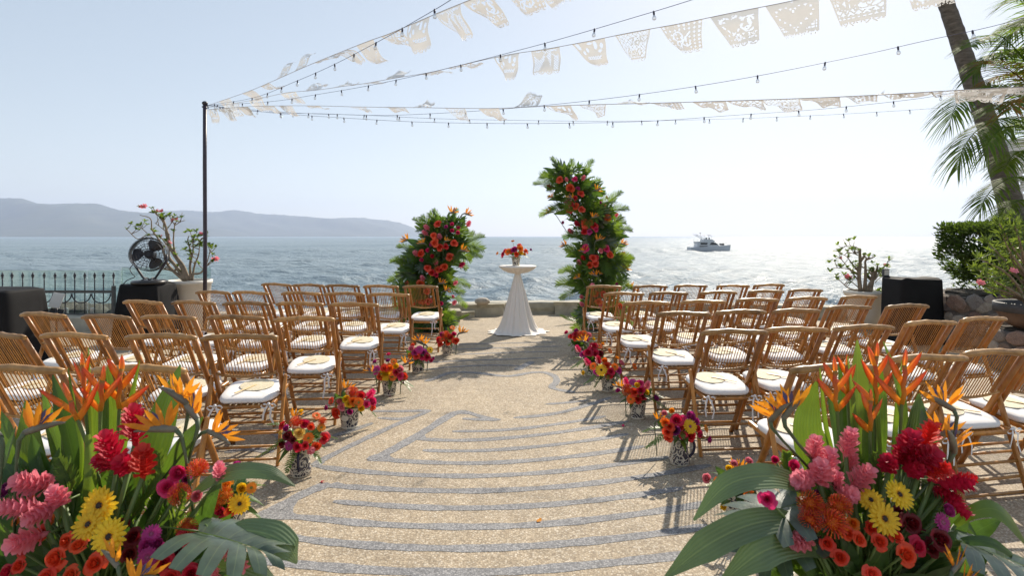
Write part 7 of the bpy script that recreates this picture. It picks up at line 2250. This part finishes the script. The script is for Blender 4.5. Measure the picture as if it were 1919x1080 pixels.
YR = 1.80
specR = [
    ('ribbon', [(1545, 950, .10), (1530, 870, .12), (1512, 800, .14), (1530, 716, .20)], [10, 60, 84, 62, 6], 'leaf_ribbed', V(1, .25, 0), .08),
    ('ribbon', [(1620, 940, .2), (1614, 830, .22), (1608, 730, .26), (1606, 638, .30)], [10, 56, 62, 44, 4], 'leaf_lite', V(1, .2, 0), .18),
    ('ribbon', [(1690, 930, .2), (1692, 830, .22), (1684, 730, .24), (1655, 640, .26)], [8, 30, 36, 26, 3], 'leaf_ribbed', V(1, .5, 0), .2),
    ('ribbon', [(1690, 940, .16), (1704, 860, .18), (1718, 790, .2), (1722, 738, .22)], [10, 54, 64, 50, 6], 'leaf_broad', V(1, .3, 0), .1),
    ('ribbon', [(1590, 950, .14), (1578, 870, .16), (1566, 800, .18), (1550, 735, .2)], [8, 36, 44, 34, 4], 'leaf_fill', V(1, .5, 0), .2),
    ('ribbon', [(1640, 950, .22), (1636, 850, .24), (1640, 760, .26), (1650, 680, .28)], [8, 44, 52, 40, 4], 'leaf_broad', V(1, -.2, 0), .15),
    ('ribbon', [(1600, 940, .24), (1588, 860, .26), (1580, 760, .28), (1572, 680, .3)], [8, 36, 42, 30, 3], 'leaf_fill', V(1, .3, 0), .2),
    ('ribbon', [(1605, 950, .1), (1604, 860, .12), (1598, 760, .14), (1588, 668, .18)], [5, 9, 11, 10, 2], 'leaf_lite', V(1, 0, 0), .5),
    ('ribbon', [(1664, 950, .12), (1672, 860, .14), (1680, 760, .16), (1690, 676, .2)], [5, 10, 12, 10, 2], 'leaf_ribbed', V(1, 0, 0), .5),
    ('ribbon', [(1650, 940, .12), (1648, 850, .14), (1640, 740, .16), (1636, 670, .2)], [5, 8, 10, 9, 2], 'leaf_lite', V(1, 0, 0), .5),
    ('ribbon', [(1570, 940, .12), (1560, 860, .14), (1545, 790, .16), (1536, 690, .2)], [5, 9, 11, 10, 2], 'leaf_ribbed', V(1, 0, 0), .5),
    ('ribbon', [(1740, 940, .1), (1738, 860, .14), (1734, 800, .16), (1728, 760, .18)], [8, 40, 48, 36, 4], 'leaf_fill', V(1, .3, 0), .2),
    ('ribbon', [(1560, 970, .06), (1548, 930, .06), (1536, 890, .08), (1530, 850, .1)], [8, 36, 40, 30, 4], 'leaf_fill', V(1, .2, 0), .2),
    # arching leaves left
    ('ribbon', [(1530, 940, .0), (1490, 906, -.04), (1430, 893, -.08), (1360, 912, -.12), (1300, 976, -.14)], [14, 38, 46, 40, 4], 'leaf_gloss', V(-.2, .7, .85), .10),
    ('ribbon', [(1530, 1000, -.06), (1470, 976, -.10), (1400, 986, -.14), (1320, 1026, -.18), (1246, 1084, -.2)], [14, 38, 50, 48, 5], 'leaf_gloss', V(-.2, .7, .85), .10),
    ('ribbon', [(1540, 1040, -.1), (1480, 1022, -.14), (1420, 1040, -.18), (1350, 1095, -.2)], [14, 44, 54, 8], 'leaf_gloss', V(-.2, .7, .85), .12),
    ('mon', 1494, 948, -.04, V(-1, -.1, -.18), .23, V(.1, -.1, 1), 'monstera'),
    ('mon', 1500, 990, -.02, V(-1, .1, -.45), .22, V(-.2, -.3, 1), 'monstera'),
    # right
    ('ribbon', [(1790, 985, -.04), (1826, 960, -.06), (1866, 956, -.06), (1905, 990, -.06), (1940, 1050, -.04)], [10, 24, 34, 40, 8], 'leaf_lite', V(.2, .75, .85), .12),
    ('ribbon', [(1780, 1022, -.08), (1820, 1014, -.1), (1870, 1022, -.1), (1930, 1070, -.08)], [8, 16, 20, 6], 'leaf_mid', V(.2, .75, .85), .2),
    ('ribbon', [(1770, 1000, -.02), (1790, 990, .0), (1812, 990, .02), (1832, 1010, .02)], [8, 36, 40, 6], 'leaf_mid', V(.2, .5, 1), .2),
    ('mon', 1800, 1020, -.10, V(1, -.1, -.28), .25, V(.1, -.1, 1), 'monstera'),
    # heliconia
    ('hel', 1569, 770, .10, 4, -1, 0.107, -.05, .1), ('hel', 1640, 758, .16, 5, 1, 0.107, .0, .1), ('hel', 1690, 758, .12, 4, 1, 0.116, .06, -.1), ('hel', 1630, 808, .08, 3, 1, 0.086, -.02, .3),('hel', 1588, 738, .2, 3, 1, 0.086, -.05, .4),
    # strelitzia
    ('bopx', 1448, 788, .0, .85, 1, -.75), ('bopx', 1474, 782, -.02, .98, 1, -.7), ('bopx', 1782, 768, .04, .85, -1, .2), ('bopx', 1752, 818, .06, .85, 1, .1), ('bopx', 1786, 846, -.02, .95, -1, .75), ('bopx', 1786, 1072, -.22, .72, 1, .0), ('bopx', 1800, 1096, -.22, .7, 1, .6),
    # pink ginger
    ('gingx', 1527, 843, -.02, 18, 'pink', V(-.1, -.4, 1), 1.3), ('gingx', 1552, 867, -.04, 20, 'pink', V(-.1, -.5, 1), 1.3), ('gingx', 1590, 833, .0, 18, 'pink', V(.0, -.35, 1), 1.5), ('gingx', 1537, 888, -.06, 22, 'pink', V(-.25, -.6, .9), 1.3), ('gingx', 1503, 901, -.06, 20, 'pink', V(-.8, -.7, .3), 1.1), ('gingx', 1614, 897, -.06, 21, 'pink', V(.3, -.6, .9), 1.25), ('gingx', 1590, 928, -.06, 18, 'pink', V(-.1, -.8, .5), 1.1), ('gingx', 1502, 1014, -.14, 20, 'pink', V(-1, -.6, .1), 1.15), ('gingx', 1566, 905, -.02, 15, 'pink', V(.0, -.5, 1), 1.3), ('gingx', 1596, 868, .02, 13, 'pink', V(.0, -.4, 1), 1.3),
    # red ginger
    ('gingx', 1664, 871, -.02, 17, 'crimson', V(-.4, -.5, .7), 1.2), ('gingx', 1705, 838, .0, 25, 'crimson', V(-.15, -.5, 1), 1.15), ('gingx', 1738, 820, .0, 21, 'red', V(.2, -.3, 1), 1.25), ('gingx', 1731, 860, -.04, 25, 'crimson', V(.2, -.7, .6), 1.1), ('gingx', 1752, 882, -.05, 20, 'red', V(.5, -.7, .4), 1.1), ('gingx', 1786, 905, -.05, 22, 'crimson', V(.9, -.5, .1), 1.2), ('gingx', 1792, 944, -.06, 17, 'crimson', V(.5, -.5, -.7), 1.3), ('gingx', 1808, 898, -.04, 14, 'red', V(1, -.4, .2), 1.1), ('gingx', 1715, 880, -.02, 18, 'crimson', V(-.3, -.8, .4), 1.1), ('gingx', 1770, 925, -.04, 16, 'crimson', V(.6, -.8, -.2), 1.2), ('gingx', 1688, 856, .02, 16, 'crimson', V(-.2, -.5, .8), 1.1),
    fl(1518, 944, 25, 'pin', 'orange', -.10, V(-.2, -1, .5)), fl(1573, 950, 23, 'pin', 'orange', -.10, V(0, -1, .6)), fl(1518, 976, 22, 'pin', 'orange', -.12, V(-.3, -1, .3)), fl(1561, 982, 27, 'pin', 'orange', -.14, V(.0, -1, .4)), fl(1543, 962, 18, 'pin', 'orange', -.08),
    fl(1632, 938, 23, 'gerb', 'yellow', -.08, V(-.3, -.8, .8)), fl(1685, 928, 28, 'gerb', 'yellow', -.08, V(.2, -.9, .8)), fl(1657, 973, 31, 'gerb', 'yellow', -.13, V(.05, -1, .55)),
    fl(1650, 1016, 16, 'rose', 'orange_red', -.17), fl(1701, 1041, 20, 'rose', 'orange_red', -.18), fl(1612, 1012, 14, 'rose', 'orange_red', -.16), fl(1552, 1020, 14, 'rose', 'orange_red', -.16), fl(1576, 1046, 16, 'rose', 'orange_red', -.18), fl(1590, 1000, 14, 'rose', 'orange_red', -.14), fl(1681, 1006, 15, 'rose', 'orange_red', -.14, V(.1, -.6, 1)), fl(1636, 1078, 17, 'rose', 'coral', -.2), fl(1634, 990, 13, 'rose', 'orange_red', -.10), fl(1600, 982, 12, 'rose', 'orange', -.1),
    fl(1711, 982, 21, 'rose', 'dark_red', -.10), fl(1688, 965, 17, 'rose', 'dark_red', -.05), fl(1766, 1013, 22, 'rose', 'dark_red', -.14), fl(1722, 1026, 17, 'rose', 'crimson', -.14), fl(1748, 1028, 18, 'rose', 'dark_red', -.12), fl(1735, 1008, 15, 'rose', 'dark_red', -.08), fl(1690, 985, 14, 'rose', 'dark_red', -.06), fl(1662, 1000, 12, 'rose', 'dark_red', -.02), fl(1540, 1034, 14, 'rose', 'dark_red', -.1), fl(1528, 1010, 13, 'rose', 'dark_red', -.08),
    fl(1766, 980, 18, 'gerbm', 'magenta', -.10), fl(1779, 958, 15, 'ball', 'magenta', -.08), fl(1488, 873, 13, 'ball', 'hot_pink', -.02), fl(1438, 936, 16, 'rose', 'hot_pink', -.14), fl(1533, 928, 11, 'ball', 'purple', -.02), fl(1452, 862, 9, 'ball', 'hot_pink', .08),
    ('frond', [(1650, 960, .0), (1648, 920, .02), (1645, 885, .03), (1640, 850, .05)], .035, 22, .1, 'fern', .008), ('frond', [(1700, 1010, .0), (1722, 970, .0), (1740, 935, .0), (1756, 905, .02)], .06, 24, .1, 'fern', .010), ('frond', [(1725, 1010, .0), (1745, 980, .0), (1760, 955, .0), (1776, 935, .02)], .05, 22, .1, 'fern', .010), ('frond', [(1500, 960, .02), (1486, 910, .05), (1478, 880, .06), (1474, 850, .08)], .05, 20, .1, 'fern', .010), ('frond', [(1630, 960, .04), (1620, 910, .06), (1612, 880, .07), (1606, 850, .08)], .04, 22, .1, 'fern', .008),
]
tR, bR = arrangement(1625, YR, specR, 'large tropical flower arrangement in the right foreground with dark red ginger at its right side', 62, 'cream urn under the right foreground arrangement')
greens(tR, bR, 1625, YR, [(1500, 1780, 990, 1120, -.12, .05, 66, ['leaf_fill', 'leaf_fill', 'leaf_mid', 'leaf_broad'], .09, .15), (1520, 1770, 890, 1000, .02, .14, 34, ['leaf_fill', 'fern', 'leaf_mid'], .10, .16), (1440, 1540, 960, 1090, -.06, .06, 20, ['leaf_fill', 'leaf_mid', 'leaf_broad'], .10, .17), (1740, 1850, 990, 1110, -.08, .04, 16, ['leaf_fill', 'leaf_mid'], .10, .16), (1490, 1790, 1010, 1130, .04, .2, 44, ['leaf_fill', 'leaf_broad'], .14, .2)], 72)

# a few things dropped on the paving
for i, (px, py, col, lab) in enumerate([(731, 744, 'magenta', 'fallen magenta petal on the floor just below the third left pot'), (1010, 979, 'amber', 'tiny fallen orange petal on a grey band in the open aisle'), (604, 905, 'crimson', 'fallen crimson petal on the floor right of the nearest left jug'), (1168, 800, 'hot_pink', 'fallen hot pink petal on the floor left of the second right pot')]):
    g = G(px, py)
    mb = MB()
    rr = random.Random(i)
    mb.ribbon([V(-.016, 0, .002), V(-.006, .002, .005), V(.006, 0, .006), V(.016, .001, .011)], [.004, .020, .024, .010], V(0, 1, 0), 0, 4, .25)
    o = put('fallen_petal', mb.mesh('fallen_petal', M['p_' + col]), None, Matrix.Translation(g + V(0, 0, .004)) @ Matrix.Rotation(rr.uniform(0, 6), 4, 'Z'))
    tag(o, lab, 'petal')
